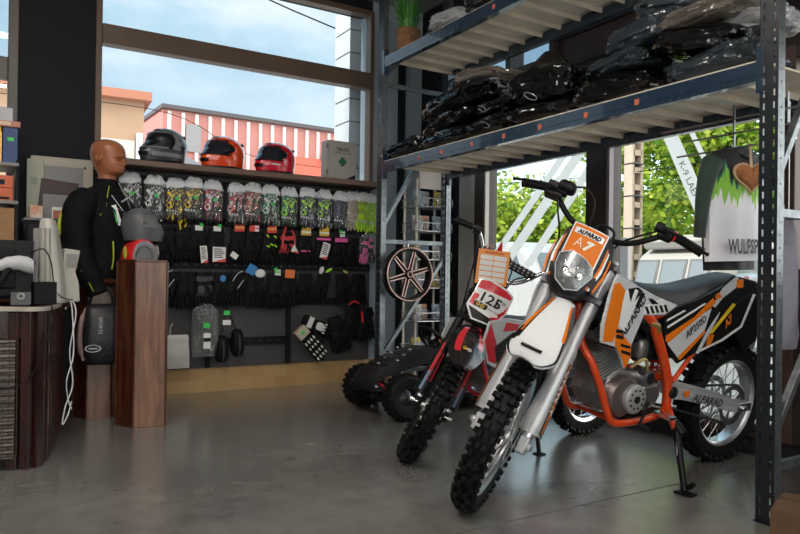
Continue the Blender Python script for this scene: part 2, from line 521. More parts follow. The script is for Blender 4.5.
def beam(x, z0, z1, stickers, sx):
    b = MB()
    b.bb((x, .076, z0), (x + .045, L - .076, z1), navy)
    b.bb((x - .002 if sx > 0 else x + .045, .076, z0 + .025), (x if sx > 0 else x + .047, L - .076, z0 + .05), navy)
    for yy in (.062, L - .092): b.bb((x - .003 if sx > 0 else x + .01, yy, z0 - .05), (x + .04, yy + .03, z1 + .06), navy)
    o = b.build('beam', rack, smooth=0, bev=.004)
    for y in stickers:
        s_ = MB(); s_.bb((x - .003, y - RY0 - .013, (z0 + z1) / 2 - .014), (x - .0005, y - RY0 + .013, (z0 + z1) / 2 + .014), orangedot)
        s_.build('sticker', o, smooth=0)
for z, st in ((1.752, (4.103, 3.822, 3.493, 3.184, 2.878, 2.539, 2.218)), (2.553, (3.293, 2.6))):
    beam(0.0, z, z + .078, st, 1); beam(D - .045, z, z + .078, (), -1)
    # ribbed deck: trapezoid ribs across the depth
    b = MB(); P = .175; y = .08; top = z + .075
    while y + P < L - .075:
        pr = [(y, top - .006), (y + .150, top - .012), (y + .152, top - .040), (y + .162, top - .040), (y + .164, top - .012), (y + P, top - .006)]
        for (ya, za), (yb, zb) in zip(pr[:-1], pr[1:]):
            b.add([(.046, ya, za), (D - .046, ya, za), (D - .046, yb, zb), (.046, yb, zb)], [(0, 1, 2, 3)], decks)
            b.add([(.046, ya, za + .002), (D - .046, ya, za + .002), (D - .046, yb, zb + .002), (.046, yb, zb + .002)], [(3, 2, 1, 0)], decks)
        y += P
    b.bb((.01, .08, top + .003), (D - .01, L - .08, top + .012), decks)
    b.build('deck', rack, smooth=0)
# side frames
def brace(p, q, w=.03, h=.03):
    b = MB(); b.bar(p, q, w, h, galv); b.build('brace', rack, smooth=0, bev=.003)
for y in (.0375, L - .0375):
    for z in (.22, 1.225, 2.44): brace((.03, y, z), (D - .03, y, z), .028, .035)
    brace((.03, y, 1.33), (D - .03, y, 2.32)); brace((D - .03, y, 1.12), (.03, y, .32)); brace((.03, y, 2.5), (D - .03, y, 3.1))

# ------------------------------------------------------------------ plastic wrapped bags
polyb = mat('black polybag', (.006, .006, .007), .13, spec=.6, bump=.7, bscale=7)
polyc = mat('steel blue polybag', (.035, .046, .056), .15, spec=.8, bump=.7, bscale=7)
polyt = mat('taupe sheen polybag', (.17, .145, .125), .22, coat=.5, bump=1., bscale=12)
polyg = mat('silver grey polybag', (.38, .39, .41), .18, coat=.6, bump=1., bscale=12)
edge = mat('clear heat seal', (.30, .31, .32), .25, coat=.4)
def bag(label, loc, size, seed, m, rz=0., pitch=0., roll=0., flap=None, peak=0., handle=(), group='wrapped bags on the rack', tilt=None):
    t = thing('plastic_bag', label, 'plastic bag', loc, 0, group, rot=(roll, pitch, rz))
    rnd = random.Random(seed)
    b = MB(); nu, nv = 56, 28
    off = V((rnd.uniform(-9, 9), rnd.uniform(-9, 9), rnd.uniform(-9, 9)))
    sx, sy, sz = (a / 2 for a in size)
    def shape(p):
        q = V((p.x / sx, p.y / sy, p.z / sz))
        n1 = noise.noise(q * 1.3 + off); n2 = 1 - abs(noise.noise(q * 2.6 + off * 2)) * 2; n3 = 1 - abs(noise.noise(q * 5.5 - off)) * 2
        k = 1 + .18 * n1 + .11 * n2 + .05 * n3
        r = V((p.x * k, p.y * k, p.z * (k + .25 * n1)))
        if peak: r.z += peak * max(0, 1 - abs(q.y - .1) * 1.7) * max(0, q.z) * max(0, 1 - abs(q.x))
        r.z = max(r.z, -sz * .98 + .004 * n3)
        return r
    vs = []; fs = []
    def pw(a, e): return math.copysign(abs(a) ** e, a)
    for j in range(nv + 1):
        th = -pi / 2 + pi * j / nv
        for i in range(nu):
            a = 2 * pi * i / nu
            vs.append(shape(V((sx * pw(cos(th), .7) * pw(cos(a), .6), sy * pw(cos(th), .7) * pw(sin(a), .6), sz * pw(sin(th), .8)))) + V((0, 0, sz)))
    for j in range(nv):
        for i in range(nu): fs.append((j * nu + i, j * nu + (i + 1) % nu, (j + 1) * nu + (i + 1) % nu, (j + 1) * nu + i))
    b.add(vs, fs, m); b.build('wrapping', t, smooth=28)
    if flap:
        # crumpled tail of the wrapping
        f = MB(); s = flap; N = 12; W = 7; rows = []
        for i in range(N):
            u = i / (N - 1); row = []
            for k in range(W):
                w_ = (k / (W - 1) - .5)
                row.append(V((w_ * sx * 1.5 * (1 - .35 * u), s * (sy * .86 + u * sy * .55), sz * (.9 - .55 * u) + .02 * noise.noise(V((u * 5, w_ * 6, seed))) * 2 + .016 * (k % 2))))
            rows.append(row)
        f.loft(rows, m, closed=False, caps=False)
        f.loft([[p + V((0, 0, -.006)) for p in r] for r in rows], m, closed=False, caps=False)
        f.build('flap', t, smooth=25)
    for (hy, hz) in handle:
        h_ = MB(); pts = []
        for k in range(14):
            a = 2 * pi * k / 14
            pts.append((-sx * (1.02 + .05 * sin(a)), hy * sy + .045 * cos(a), sz * hz + .017 * sin(a) + .016 * cos(a)))
        h_.tube(pts, .0032, edge, 6, closed=True); h_.build('handle', t)
    return t
SZ = 1.842
bag('small shiny black bag at far left end of the lower rack shelf', (2.81, 4.37, SZ), (.28, .40, .13), 1, polyb, rz=.2, roll=-.12, flap=1)
bag('flat black wrapped bag lying under the large pile on the lower shelf', (2.83, 3.80, SZ), (.34, .62, .11), 2, polyb, rz=.05, handle=((.2, 1.2),))
bag('black wrapped bag second from the bottom of the left pile, nose drooping left', (2.83, 3.84, 1.955), (.34, .60, .10), 3, polyb, rz=-.08, roll=-.08, handle=((-.3, 1.1),), flap=1)
bag('large black wrapped bag with pointed left end on the left pile', (2.83, 3.78, 2.058), (.34, .62, .15), 4, polyb, rz=.1, roll=-.18, handle=((.3, 1.),))
bag('taupe sheen bag on top of the left pile under the upper deck', (2.86, 3.60, 2.215), (.30, .44, .09), 5, polyt, rz=.15, roll=.08)
bag('low black bag beside the left pile with pale seal loop', (2.80, 3.40, SZ), (.26, .36, .12), 6, polyb, rz=.1, handle=((.0, .9),), flap=-1)
bag('thin black bag lying on the low bag with pale seal loop', (2.81, 3.38, 1.965), (.26, .34, .09), 7, polyb, rz=-.12, handle=((.2, .9),))
bag('black bag with a tall pointed peak in the shelf middle', (2.83, 2.98, 1.95), (.32, .46, .20), 8, polyb, rz=.2, roll=.05, peak=.13, handle=((.1, .3),))
bag('long flat black bag under the peaked bag', (2.84, 2.95, SZ), (.34, .56, .11), 9, polyb, rz=.05)
bag('taupe bag lying right behind the peaked black bag', (3.06, 2.70, 1.95), (.24, .3, .20), 10, polyt, rz=.3)
bag('long low black bag right of the peaked bag', (2.83, 2.42, SZ), (.34, .50, .13), 11, polyb, rz=.1)
bag('steel blue bag lying level on the right pile, pale rim at left end', (2.83, 2.40, 1.975), (.32, .40, .10), 12, polyc, rz=-.1, roll=-.05, flap=1)
bag('steel blue bag in the middle of the right pile, tilted up', (2.83, 2.23, 2.08), (.32, .40, .12), 13, polyc, rz=.12, roll=-.12)
bag('dark bag at the very top of the right pile near the frame edge', (2.90, 2.20, 2.205), (.28, .34, .12), 14, polyc, rz=.3, roll=.1)
bag('low steel blue bag at right end of the lower shelf, by the near post', (2.84, 1.90, SZ), (.32, .46, .12), 15, polyc, rz=-.05)
bag('black bag with torn blue flap on the right pile', (2.82, 1.98, 1.965), (.32, .40, .11), 16, polyb, rz=.1, roll=.12, flap=1)
bag('taupe and silver sheen bag near the post on the right pile', (2.83, 1.95, 2.078), (.30, .40, .11), 17, polyt, rz=-.1)
bag('silver grey bag poking out behind the near post', (2.90, 1.77, 2.02), (.26, .30, .11), 18, polyg, rz=.1, roll=.12)
UZ = 2.643
bag('clear grey bag on the upper shelf right of the potted plant', (2.80, 3.86, UZ), (.28, .36, .12), 19, polyg, rz=.1)
bag('black bag behind the clear grey bag on the upper shelf', (2.86, 3.50, UZ), (.30, .40, .20), 20, polyb, rz=.1)

# ------------------------------------------------------------------ potted plant
pl = thing('potted_plant', 'small grassy green plant in a brown woven pot on the upper rack shelf', 'potted plant', (2.80, 4.50, UZ))
wick = mat('woven brown pot', (.30, .15, .075), .7, var=.45, vscale=22, bump=.8, bscale=60)
b = MB(); b.lathe([(0, 0), (.072, 0), (.086, .09), (.092, .185), (.086, .19), (.08, .17), (0, .165)], (0, 0, 0), (0, 0, 1), wick, 24)
for k in range(8): b.torus((0, 0, .012 + k * .024), (0, 0, 1), .0745 + .0026 * k, .006, wick, 24, 6)
b.build('pot', pl)
b = MB(); grs = [mat('grass green %d' % i, c, .5) for i, c in enumerate(((.05, .22, .03), (.10, .32, .05), (.03, .14, .03)))]
rnd = random.Random(5)
for k in range(330):
    a = rnd.uniform(0, 2 * pi); r0 = rnd.uniform(0, .06); h = rnd.uniform(.12, .30); o_ = rnd.uniform(.02, .13); w = rnd.uniform(.004, .008)
    d = V((cos(a), sin(a), 0)); s_ = V((-sin(a), cos(a), 0)); m_ = rnd.choice(grs)
    p0 = d * r0 + V((0, 0, .16)); p1 = p0 + d * o_ * .3 + V((0, 0, h * .6)); p2 = p0 + d * o_ + V((0, 0, h))
    b.add([p0 - s_ * w, p0 + s_ * w, p1 - s_ * w, p1 + s_ * w, p2], [(0, 1, 3, 2), (2, 3, 4)], m_)
tag(b.build('grass_tuft', pl, smooth=0))

# ------------------------------------------------------------------ rods, jersey, heart
for i, (x, z, y0, y1, lb) in enumerate(((2.86, 1.67, 1.40, 2.24, 'thin steel rod uppermost of three under the lower shelf, by the near post'),
                                      (2.90, 1.615, 1.36, 2.14, 'thin steel rod with white end knob, middle of three under the shelf'),
                                      (2.93, 1.555, 1.62, 2.20, 'thin steel rod, lowest of three, holding the felt heart ribbon'))):
    t = thing('hanging_rod', lb, 'rod', (x, y0, z), 0, 'hanging rods under the shelf')
    b = MB(); b.cyl((0, 0, 0), (0, y1 - y0, 0), .0045, STEEL, 8); b.build('rod', t)
    if i == 1:
        b = MB(); b.ell((0, 0, 0), (.016, .016, .016), WHITE); b.build('end_knob', t)
    b = MB(); b.bar((0, .28, 0), (0, .28, 1.75 - z), .012, .006, galv); b.build('hook', t, smooth=0)

jm_w = mat('white jersey cloth', (.72, .72, .74), .8, sheen=.2, bump=.25, bscale=18)
def jersey_mat():
    m = bpy.data.materials.new('dripping green and black jersey print'); m.use_nodes = True
    nt = m.node_tree; b_ = nt.nodes['Principled BSDF']; b_.inputs['Roughness'].default_value = .8
    tc = nt.nodes.new('ShaderNodeTexCoord'); sp = nt.nodes.new('ShaderNodeSeparateXYZ'); nt.links.new(tc.outputs['Object'], sp.inputs[0])
    mp = nt.nodes.new('ShaderNodeMapping'); mp.inputs['Scale'].default_value = (26, 1, 3.5); nt.links.new(tc.outputs['Object'], mp.inputs[0])
    n = nt.nodes.new('ShaderNodeTexNoise'); n.inputs['Scale'].default_value = 1.2; n.inputs['Detail'].default_value = 4; nt.links.new(mp.outputs[0], n.inputs['Vector'])
    a = nt.nodes.new('ShaderNodeMath'); a.operation = 'MULTIPLY_ADD'; a.inputs[1].default_value = .34
    nt.links.new(n.outputs['Fac'], a.inputs[0]); nt.links.new(sp.outputs['Z'], a.inputs[2])
    r = nt.nodes.new('ShaderNodeValToRGB'); e = r.color_ramp.elements; r.color_ramp.interpolation = 'LINEAR'
    mr = nt.nodes.new('ShaderNodeMapRange'); mr.inputs['From Min'].default_value = -.175; mr.inputs['From Max'].default_value = .425
    nt.links.new(a.outputs[0], mr.inputs['Value']); nt.links.new(mr.outputs[0], r.inputs['Fac'])
    e[0].position = .0; e[0].color = (.82, .82, .87, 1); e[1].position = .60; e[1].color = (.82, .82, .87, 1)
    for pos, c in ((.64, (.25, .55, .05, 1)), (.73, (.30, .62, .08, 1)), (.77, (.02, .16, .09, 1)), (.82, (.008, .008, .010, 1)), (1., (.008, .008, .01, 1))):
        x_ = e.new(pos); x_.color = c
    nt.links.new(r.outputs['Color'], b_.inputs['Base Color'])
    return m
JM = jersey_mat(); jblack = mat('black jersey cloth', (.012, .013, .014), .75, bump=.3, bscale=20, sheen=.2)
jsl = mat('black green sleeve print', (.010, .012, .012), .75, var=.5, vscale=7, var_col=(.012, .05, .03), sheen=.2)
jg = mat('green white sleeve print', (.62, .64, .64), .75, var=.5, vscale=6, var_col=(.16, .42, .06))
t = thing('motocross_jersey', 'long sleeve racing jersey in black, green and white, hanging beside the near post', 'jersey', (3.03, 1.93, 1.30))
def cloth(name, rows, m, parent, th=.02, wob=.012, seed=0):
    """rows of (x0,x1,z) top to bottom -> closed soft front/back shell"""
    b_ = MB(); N = 14; rings = []
    for (xa, xb, za, zb, d) in rows:
        ring = []
        for k in range(N + 1):
            u = k / N; x = xa + (xb - xa) * u; z = za + (zb - za) * u
            ring.append(V((x, -d * sin(pi * u) - wob * noise.noise(V((x * 14, z * 3, seed))), z)))
        for k in range(N, -1, -1):
            u = k / N; x = xa + (xb - xa) * u; z = za + (zb - za) * u
            ring.append(V((x, th + d * .5 * sin(pi * u) + wob * noise.noise(V((x * 12, z * 3, seed + 4))), z)))
        rings.append(ring)
    b_.loft(rings, m); o_ = b_.build(name, parent, smooth=60); return o_, b_
body, _ = cloth('body', [(-.09, .09, .27, .27, .02), (-.20, .20, .225, .225, .03), (-.255, .255, .15, .15, .04), (-.25, .25, .06, .06, .04), (-.235, .24, -.05, -.05, .04), (-.23, .24, -.16, -.16, .04), (-.225, .245, -.262, -.245, .04)], JM, t)
b = MB(); b.text('WULFSPORT', (-.175, -.056, -.225), (1, 0, .03), (0, 0, 1), .066, BLACK, bold=.03, squash=.66); b.build('lettering', body, smooth=0)
b = MB(); b.tube([(-.07, .0, .25), (-.02, -.035, .225), (.05, -.035, .225), (.09, 0, .25), (.05, .03, .26), (-.02, .03, .26)], .008, jblack, 8, closed=True, sub=4); b.build('collar', t)
def sleeve(name, pts, m, cuff):
    b_ = MB(); b_.tube(pts, [.048, .040, .034, .029, .026], m, 12, sub=0); o_ = b_.build(name, t)
    c_ = MB(); d = (V(pts[-1]) - V(pts[-2])).normalized(); c_.cyl(V(pts[-1]) - d * .005, V(pts[-1]) + d * .03, .026, cuff, 12); c_.build('cuff', o_)
sleeve('sleeve', [(-.20, .01, .185), (-.25, .0, .12), (-.275, .0, .03), (-.288, .0, -.06), (-.296, .0, -.125)], jsl, jblack)
sleeve('sleeve', [(.205, .01, .175), (.27, .01, .10), (.31, .01, .02), (.325, .01, -.06), (.332, .01, -.125)], jg, jblack)
b = MB(); b.tube([(-.16, .01, .20), (0, .01, .262), (.17, .01, .20)], .006, BLACK, 6, sub=5); b.tube([(0, .01, .262), (-.03, .0, .275), (-.055, 0, .24), (-.085, 0, .235)], .003, STEEL, 6, sub=4); b.build('hanger', t)
# shirt tail of a second black garment behind the jersey
t2 = thing('black_shirt', 'dark garment hanging behind the racing jersey, hem showing below it', 'shirt', (3.10, 2.03, 1.26))
cloth('body', [(-.10, .10, .31, .31, .02), (-.19, .2, .26, .26, .03), (-.19, .2, 0, 0, .03), (-.17, .2, -.26, -.25, .03)], jblack, t2)
b = MB(); b.tube([(0, .01, .31), (0, 0, .335), (.02, 0, .35)], .003, STEEL, 6); b.build('hanger_hook', t2)

h = thing('felt_heart', 'brown felt heart ornament hanging on a ribbon in front of the jersey', 'heart ornament', (2.965, 1.835, 1.425), rad(-40))
felt = mat('brown felt', (.36, .14, .05), .85, var=.2, vscale=30, bump=.3, bscale=80); feltl = mat('beige felt backing', (.58, .40, .24), .85)
def heart(s):
    P = []
    for k in range(36):
        a = 2 * pi * k / 36
        P.append((s * 16 * sin(a) ** 3, s * (13 * cos(a) - 5 * cos(2 * a) - 2 * cos(3 * a) - cos(4 * a))))
    return P
b = MB(); b.prism([(x, 0, z) for x, z in heart(.0050)], (0, .018, 0), feltl); b.build('backing', h, bev=.004)
b = MB()
hp = heart(.0043); n_ = len(hp)
ring0 = [V((x, -.002, z)) for x, z in hp]; ring1 = [V((x * .8, -.016, z * .8)) for x, z in hp]; ring2 = [V((x * .4, -.022, z * .4)) for x, z in hp]
b.loft([ring0, ring1, ring2], felt); b.build('cushion', h)
b = MB(); b.bar((0, .006, .03), (.008, .05, .135), .011, .003, feltl); b.tube([(.008, .05, .13), (.02, .06, .15), (.008, .085, .16), (-.004, .06, .15), (.008, .05, .13)], .004, feltl, 6); b.build('ribbon', h)

# ------------------------------------------------------------------ hanging spoked wheel
w = thing('scooter_wheel', 'black cast wheel with pale pink edged spokes, hanging on the rack frame', 'wheel', (2.865, 4.56, .972))
pinkish = mat('pink anodised edge', (.72, .47, .42), .3, .5)
b = MB(); b.lathe([(.185, -.03), (.208, -.032), (.212, -.02), (.196, -.012), (.196, .03), (.212, .04), (.20, .045), (.185, .04), (.185, -.03)], (0, 0, 0), (0, 1, 0), BLACK, 48); b.build('rim', w)
b = MB(); b.torus((0, -.034, 0), (0, 1, 0), .204, .0055, pinkish, 48, 8); b.build('rim_edge', w)
b = MB(); b.lathe([(0, -.035), (.02, -.035), (.034, -.02), (.036, .03), (0, .03)], (0, 0, 0), (0, 1, 0), BLACK, 20); b.torus((0, -.033, 0), (0, 1, 0), .021, .004, pinkish, 20, 6); b.build('hub', w)
for k in range(6):
    a = k * pi / 3 + .25; d = V((cos(a), 0, sin(a))); q = V((-sin(a), 0, cos(a)))
    b = MB(); b.bar(d * .03, d * .19, .034, .022, BLACK, up=(0, 1, 0))
    for s in (-1, 1): b.bar(d * .035 + q * s * .015 - V((0, .013, 0)), d * .19 + q * s * .011 - V((0, .013, 0)), .007, .005, pinkish, up=(0, 1, 0))
    b.build('spoke', w, smooth=0)
b = MB(); b.tube([(0, .0, .205), (0, 0, .235), (.0, .03, .262), (0, .09, .262)], .004, STEEL, 6); b.build('hook', w)

# ------------------------------------------------------------------ wire stand behind the rack
ws = thing('wire_display_stand', 'white wire display stand with stacked baskets behind the rack, in the room corner', 'display stand', (3.17, 4.92, 0))
ivory = mat('ivory tube', (.82, .76, .68), .4)
for (x, y) in ((0, 0), (0, .19), (.31, .19), (.31, 0)):
    b = MB(); b.cyl((x, y, 0), (x, y, 1.78), .011, ivory, 10); b.build('upright', ws)
b = MB(); b.bb((.02, -.012, 1.70), (.30, .0, 1.86), mat('stand header board', (.66, .60, .56), .5)); b.build('header_board', ws, smooth=0)
for z in (.30, .58, .86, 1.10, 1.34, 1.55):
    b = MB()
    for zz in (z, z + .07):
        b.tube([(-.02, -.05, zz), (.33, -.05, zz), (.33, .22, zz), (-.02, .22, zz)], .0035, STEEL, 6, closed=True)
    for k in range(8): b.tube([(-.02 + .05 * k, -.05, z + .07), (-.02 + .05 * k, -.05, z), (-.02 + .05 * k, .22, z)], .0025, STEEL, 6)
    for k in range(5): b.tube([(-.02, -.05 + .06 * k, z + .07), (-.02, -.05 + .06 * k, z), (.33, -.05 + .06 * k, z)], .0025, STEEL, 6)
    b.build('basket', ws)
clear = film('clear packet film', (.86, .88, .9), .12, .12, (.6, .62, .64), .3, bump=.6)
cols = [mat('packet %d' % i, c, .5) for i, c in enumerate(((.60, .48, .10), (.20, .25, .50), (.70, .70, .70), (.65, .35, .20), (.40, .52, .62), (.45, .45, .47)))]
names = ['yellow', 'blue', 'grey', 'rust orange', 'steel blue', 'dark grey']
rnd = random.Random(3); k_ = 0
where = {.30: 'in the lowest basket', .58: 'in the second lowest basket', .86: 'in the third basket', 1.10: 'in the fourth basket', 1.34: 'in the fifth basket', 1.55: 'in the topmost basket'}
for z in (.30, .58, .86, 1.10, 1.34, 1.55):
    for j in range(3):
        c = (k_ * 2 + j) % 6
        t = thing('blister_packet', '%s packet %s of the wire stand, %s' % (names[c], where[z], ('nearest the left upright', 'in the middle', 'nearest the right upright')[j]), 'packet', (3.21 + j * .10, 4.96 + .05 * (j % 2), z + .006), rnd.uniform(-.2, .2), 'packets on the wire stand', rot=(rnd.uniform(-.25, .0), 0, rnd.uniform(-.3, .3)))
        b = MB(); b.box((0, 0, .07), (.085, .012, .13), cols[c]); b.build('backing_card', t, smooth=0)
        b = MB(); b.ell((0, -.018, .06), (.036, .022, .048), clear, 14, 10, e=.7); b.build('blister', t)
    k_ += 1
# ================================================================== BACK WALL DISPLAY
board = mat('grey display board', (.055, .054, .055), .6, var=.1, vscale=5)
mb = MB(); mb.bb((.80, YA - .03, .197), (3.10, YA - .002, 1.74), board); struct('trim_7', mb, smooth=0)
YB = YA - .032        # board front
def rail(label, x0, x1, z, upright=False, zz=0):
    b = MB()
    if upright: b.bb((x0, YB - .03, z), (x1, YB, zz), SATIN)
    else:
        b.bb((x0, YB - .03, z - .03), (x1, YB, z + .03), SATIN)
        k = x0 + .04
        while k < x1 - .03:
            b.bb((k, YB - .032, z - .005), (k + .02, YB - .0295, z + .005), DARKSTEEL); k += .08
    o = b.build('display_rail', smooth=0, bev=.003); tag(o, label, 'display rail', 'display rails on the back wall'); return o
rail('long dark hook rail just below the ledge, carrying the bagged gloves', .82, 3.09, 1.675)
rail('long dark hook rail at mid height between the two upper glove rows', .82, 3.09, 1.375)
rail('long dark hook rail carrying the third row of gloves', .82, 3.09, 1.03)
rail('short dark rail near the floor, left of the skeleton print gloves', 1.60, 2.30, .405)
rail('short dark rail above the skeleton print gloves', 2.33, 2.78, .73)
rail('upright dark strut beside the skeleton print gloves', 2.285, 2.325, .20, True, .76)
rail('upright dark strut behind the black shoes pair', 1.60, 1.635, .20, True, .75)

poly_clear = film('clear polybag film', (.95, .96, .97), .08, .10, (.75, .78, .82), .05, bump=1.)
poly_top = film('crinkled bag header film', (.9, .92, .94), .15, .15, (.88, .91, .95), .75, bump=1.)
gl_black = mat('black glove leather', (.007, .007, .008), .6, spec=.15, bump=.2, bscale=50)
def gl(name, c): return mat('glove ' + name, c, .6, bump=.2, bscale=50)
def print_mat(a, c, d):
    n_ = 'glove print %s %s %s' % (a, c, d)
    if n_ in _M: return _M[n_]
    m = mat(n_, (.5, .5, .5), .5); nt = m.node_tree; b_ = nt.nodes['Principled BSDF']
    tc = nt.nodes.new('ShaderNodeTexCoord'); mp = nt.nodes.new('ShaderNodeMapping'); mp.inputs['Scale'].default_value = (1, 1, .55); nt.links.new(tc.outputs['Object'], mp.inputs[0])
    n = nt.nodes.new('ShaderNodeTexNoise'); n.inputs['Scale'].default_value = 13; n.inputs['Detail'].default_value = 3; n.inputs['Distortion'].default_value = .8; nt.links.new(mp.outputs[0], n.inputs['Vector'])
    r = nt.nodes.new('ShaderNodeValToRGB'); r.color_ramp.interpolation = 'CONSTANT'; e = r.color_ramp.elements
    e[0].position = 0; e[0].color = (*GLB[d], 1); e[1].position = .42; e[1].color = (.012, .012, .014, 1)
    for p_, k_ in ((.52, a), (.575, c), (.61, 'black'), (.67, a)): x_ = e.new(p_); x_.color = (*GLB[k_], 1)
    nt.links.new(n.outputs['Fac'], r.inputs['Fac']); nt.links.new(r.outputs['Color'], b_.inputs['Base Color']); return m
GLB = dict(black=(.012, .012, .014), grey=(.10, .10, .11), white=(.72, .72, .72), yellow=(.85, .58, .02), red=(.62, .03, .04), green=(.03, .34, .14), navy=(.03, .045, .17), beige=(.52, .43, .34), lime=(.42, .80, .03), lavender=(.34, .33, .48), olive=(.35, .48, .04))
GLC = dict(black=gl_black, grey=gl('grey', (.05, .05, .053)), white=gl('white', (.68, .68, .68)), yellow=gl('yellow', (.80, .55, .03)), red=gl('red', (.60, .04, .05)),
           green=gl('green', (.05, .36, .16)), navy=gl('navy', (.035, .05, .17)), beige=gl('beige', (.50, .42, .34)), lime=gl('lime', (.42, .80, .03)), lavender=gl('lavender', (.38, .36, .5)),
           orange=gl('orange', (.8, .22, .05)), pink=gl('pink', (.75, .10, .35)), olive=gl('olive', (.4, .5, .05)))
def glove(parent, main, accent, s=1., mirror=1, loc=(0, 0, 0), rot=0., fingers=None, knuckles=None):
    """hanging glove: cuff at top (z=0), fingers down, back of the hand towards -Y"""
    fm = fingers or main; b = MB()
    ring = []
    prof = [(0, .034, .014), (-.02, .036, .016), (-.05, .033, .016), (-.075, .031, .016), (-.10, .036, .018), (-.13, .041, .018), (-.155, .040, .015), (-.165, .034, .010)]
    rings = []
    for z, a, d in prof:
        rings.append([V((a * math.copysign(abs(cos(2 * pi * k / 14)) ** .7, cos(2 * pi * k / 14)), d * sin(2 * pi * k / 14), z)) * s for k in range(14)])
    b.loft(rings, main)
    o = b.build('glove', parent, smooth=50, loc=loc); o.rotation_euler = (0, rot, 0)
    for k, (x, l) in enumerate(((-.030, .062), (-.010, .075), (.010, .072), (.030, .056))):
        f = MB(); x_ = x * mirror
        pts = [V((x_, 0, -.15)), V((x_ * 1.1, -.004, -.155 - l * .45)), V((x_ * 1.16, -.001, -.155 - l * .8)), V((x_ * 1.18, .005, -.16 - l))]
        f.tube([p * s for p in pts], [.0105 * s, .0105 * s, .0095 * s, .006 * s], fm, 8); f.build('finger', o, smooth=60)
    f = MB(); f.tube([V(p) * s for p in ((.030 * mirror, 0, -.09), (.052 * mirror, -.006, -.115), (.060 * mirror, -.008, -.145), (.058 * mirror, -.006, -.165))], [.014 * s, .013 * s, .011 * s, .007 * s], main, 8); f.build('thumb', o, smooth=60)
    f = MB(); f.ell((0, -.013 * s, -.118 * s), (.027 * s, .009 * s, .030 * s), accent, 12, 8, e=.7)
    for k in range(4): f.ell(((-.028 + .0187 * k) * s, -.014 * s, -.152 * s), (.0075 * s, .007 * s, .009 * s), knuckles or accent, 8, 6)
    f.bb((-.034 * s, -.019 * s, -.062 * s), (.034 * s, -.013 * s, -.03 * s), accent); f.build('back_patch', o, smooth=50)
    return o
def card(parent, m, w, h, loc, rot=0., stripe=None, name='hang_card'):
    b = MB(); b.bb((-w / 2, -.002, -h), (w / 2, 0, 0), m)
    if stripe: b.bb((-w / 2, -.0028, -h * .55), (w / 2, -.002, -h * .3), stripe)
    o = b.build(name, parent, smooth=0, loc=loc); o.rotation_euler = (0, rot, 0); return o
def lettercard(parent, w, h, loc, rot, foot):
    b = MB(); b.bb((-w / 2, -.002, -h), (w / 2, 0, 0), PAPER)
    for k in range(int(h / .016) - 2): b.bb((-w * .38, -.0026, -.014 - k * .016), (w * (.2 + .18 * ((k * 7) % 3) / 2), -.002, -.021 - k * .016), SATIN)
    if foot: b.add([(w / 2, -.003, -h), (-w / 2 + .004, -.003, -h), (w / 2, -.003, -h + .03)], [(0, 1, 2)], foot)
    o = b.build('info_card', parent, smooth=0, loc=loc); o.rotation_euler = (0, rot, 0); return o
def hook(parent, z=0.):
    b = MB(); b.tube([(0, .15, z + .012), (0, -.02, z + .004), (0, -.03, z + .018)], .0025, STEEL, 6); return b.build('hook', parent)

# top row: bagged gloves
row = [(.986, 'black', 'white', 'black', 'black and white bagged gloves, nearest the orange mannequin head', 'tilt'),
       (1.158, 'black', 'white', 'white', 'white and black bagged gloves under the black helmet, left side', 0),
       (1.314, 'black', 'yellow', 'yellow', 'bagged gloves with large bright yellow patches under the black helmet', 0),
       (1.451, 'black', 'yellow', 'black', 'black bagged gloves with small yellow and green cuff, right of the yellow ones', 0),
       (1.608, 'red', 'white', 'black', 'red cuffed black and white bagged gloves under the orange helmet', 0),
       (1.795, 'white', 'red', 'grey', 'white bagged gloves with red trim, first right of the orange helmet front', 0),
       (1.937, 'red', 'beige', 'grey', 'red and pale patterned bagged gloves, left below the crimson helmet', 0),
       (2.083, 'green', 'white', 'beige', 'green and cream striped bagged gloves below the crimson helmet', 0),
       (2.251, 'green', 'lime', 'black', 'dark green bagged gloves with lime label, right below the crimson helmet', 0),
       (2.415, 'navy', 'lime', 'lavender', 'navy bagged gloves with lime label, left of the first aid box', 0),
       (2.575, 'navy', 'lime', 'white', 'navy and white bagged gloves with lime label below the first aid box left edge', 0),
       (2.729, 'navy', 'grey', 'grey', 'plain dark navy bagged gloves below the first aid box', 0),
       (2.857, 'beige', 'grey', 'beige', 'beige bagged glove with spread fingers below the first aid box right edge', 0),
       (2.955, 'olive', 'lime', 'lime', 'olive and lime bagged gloves, second from the rack post', 0),
       (3.045, 'lime', 'olive', 'lime', 'vivid lime green bagged gloves, nearest the rack post', 0)]
ZR = 1.685
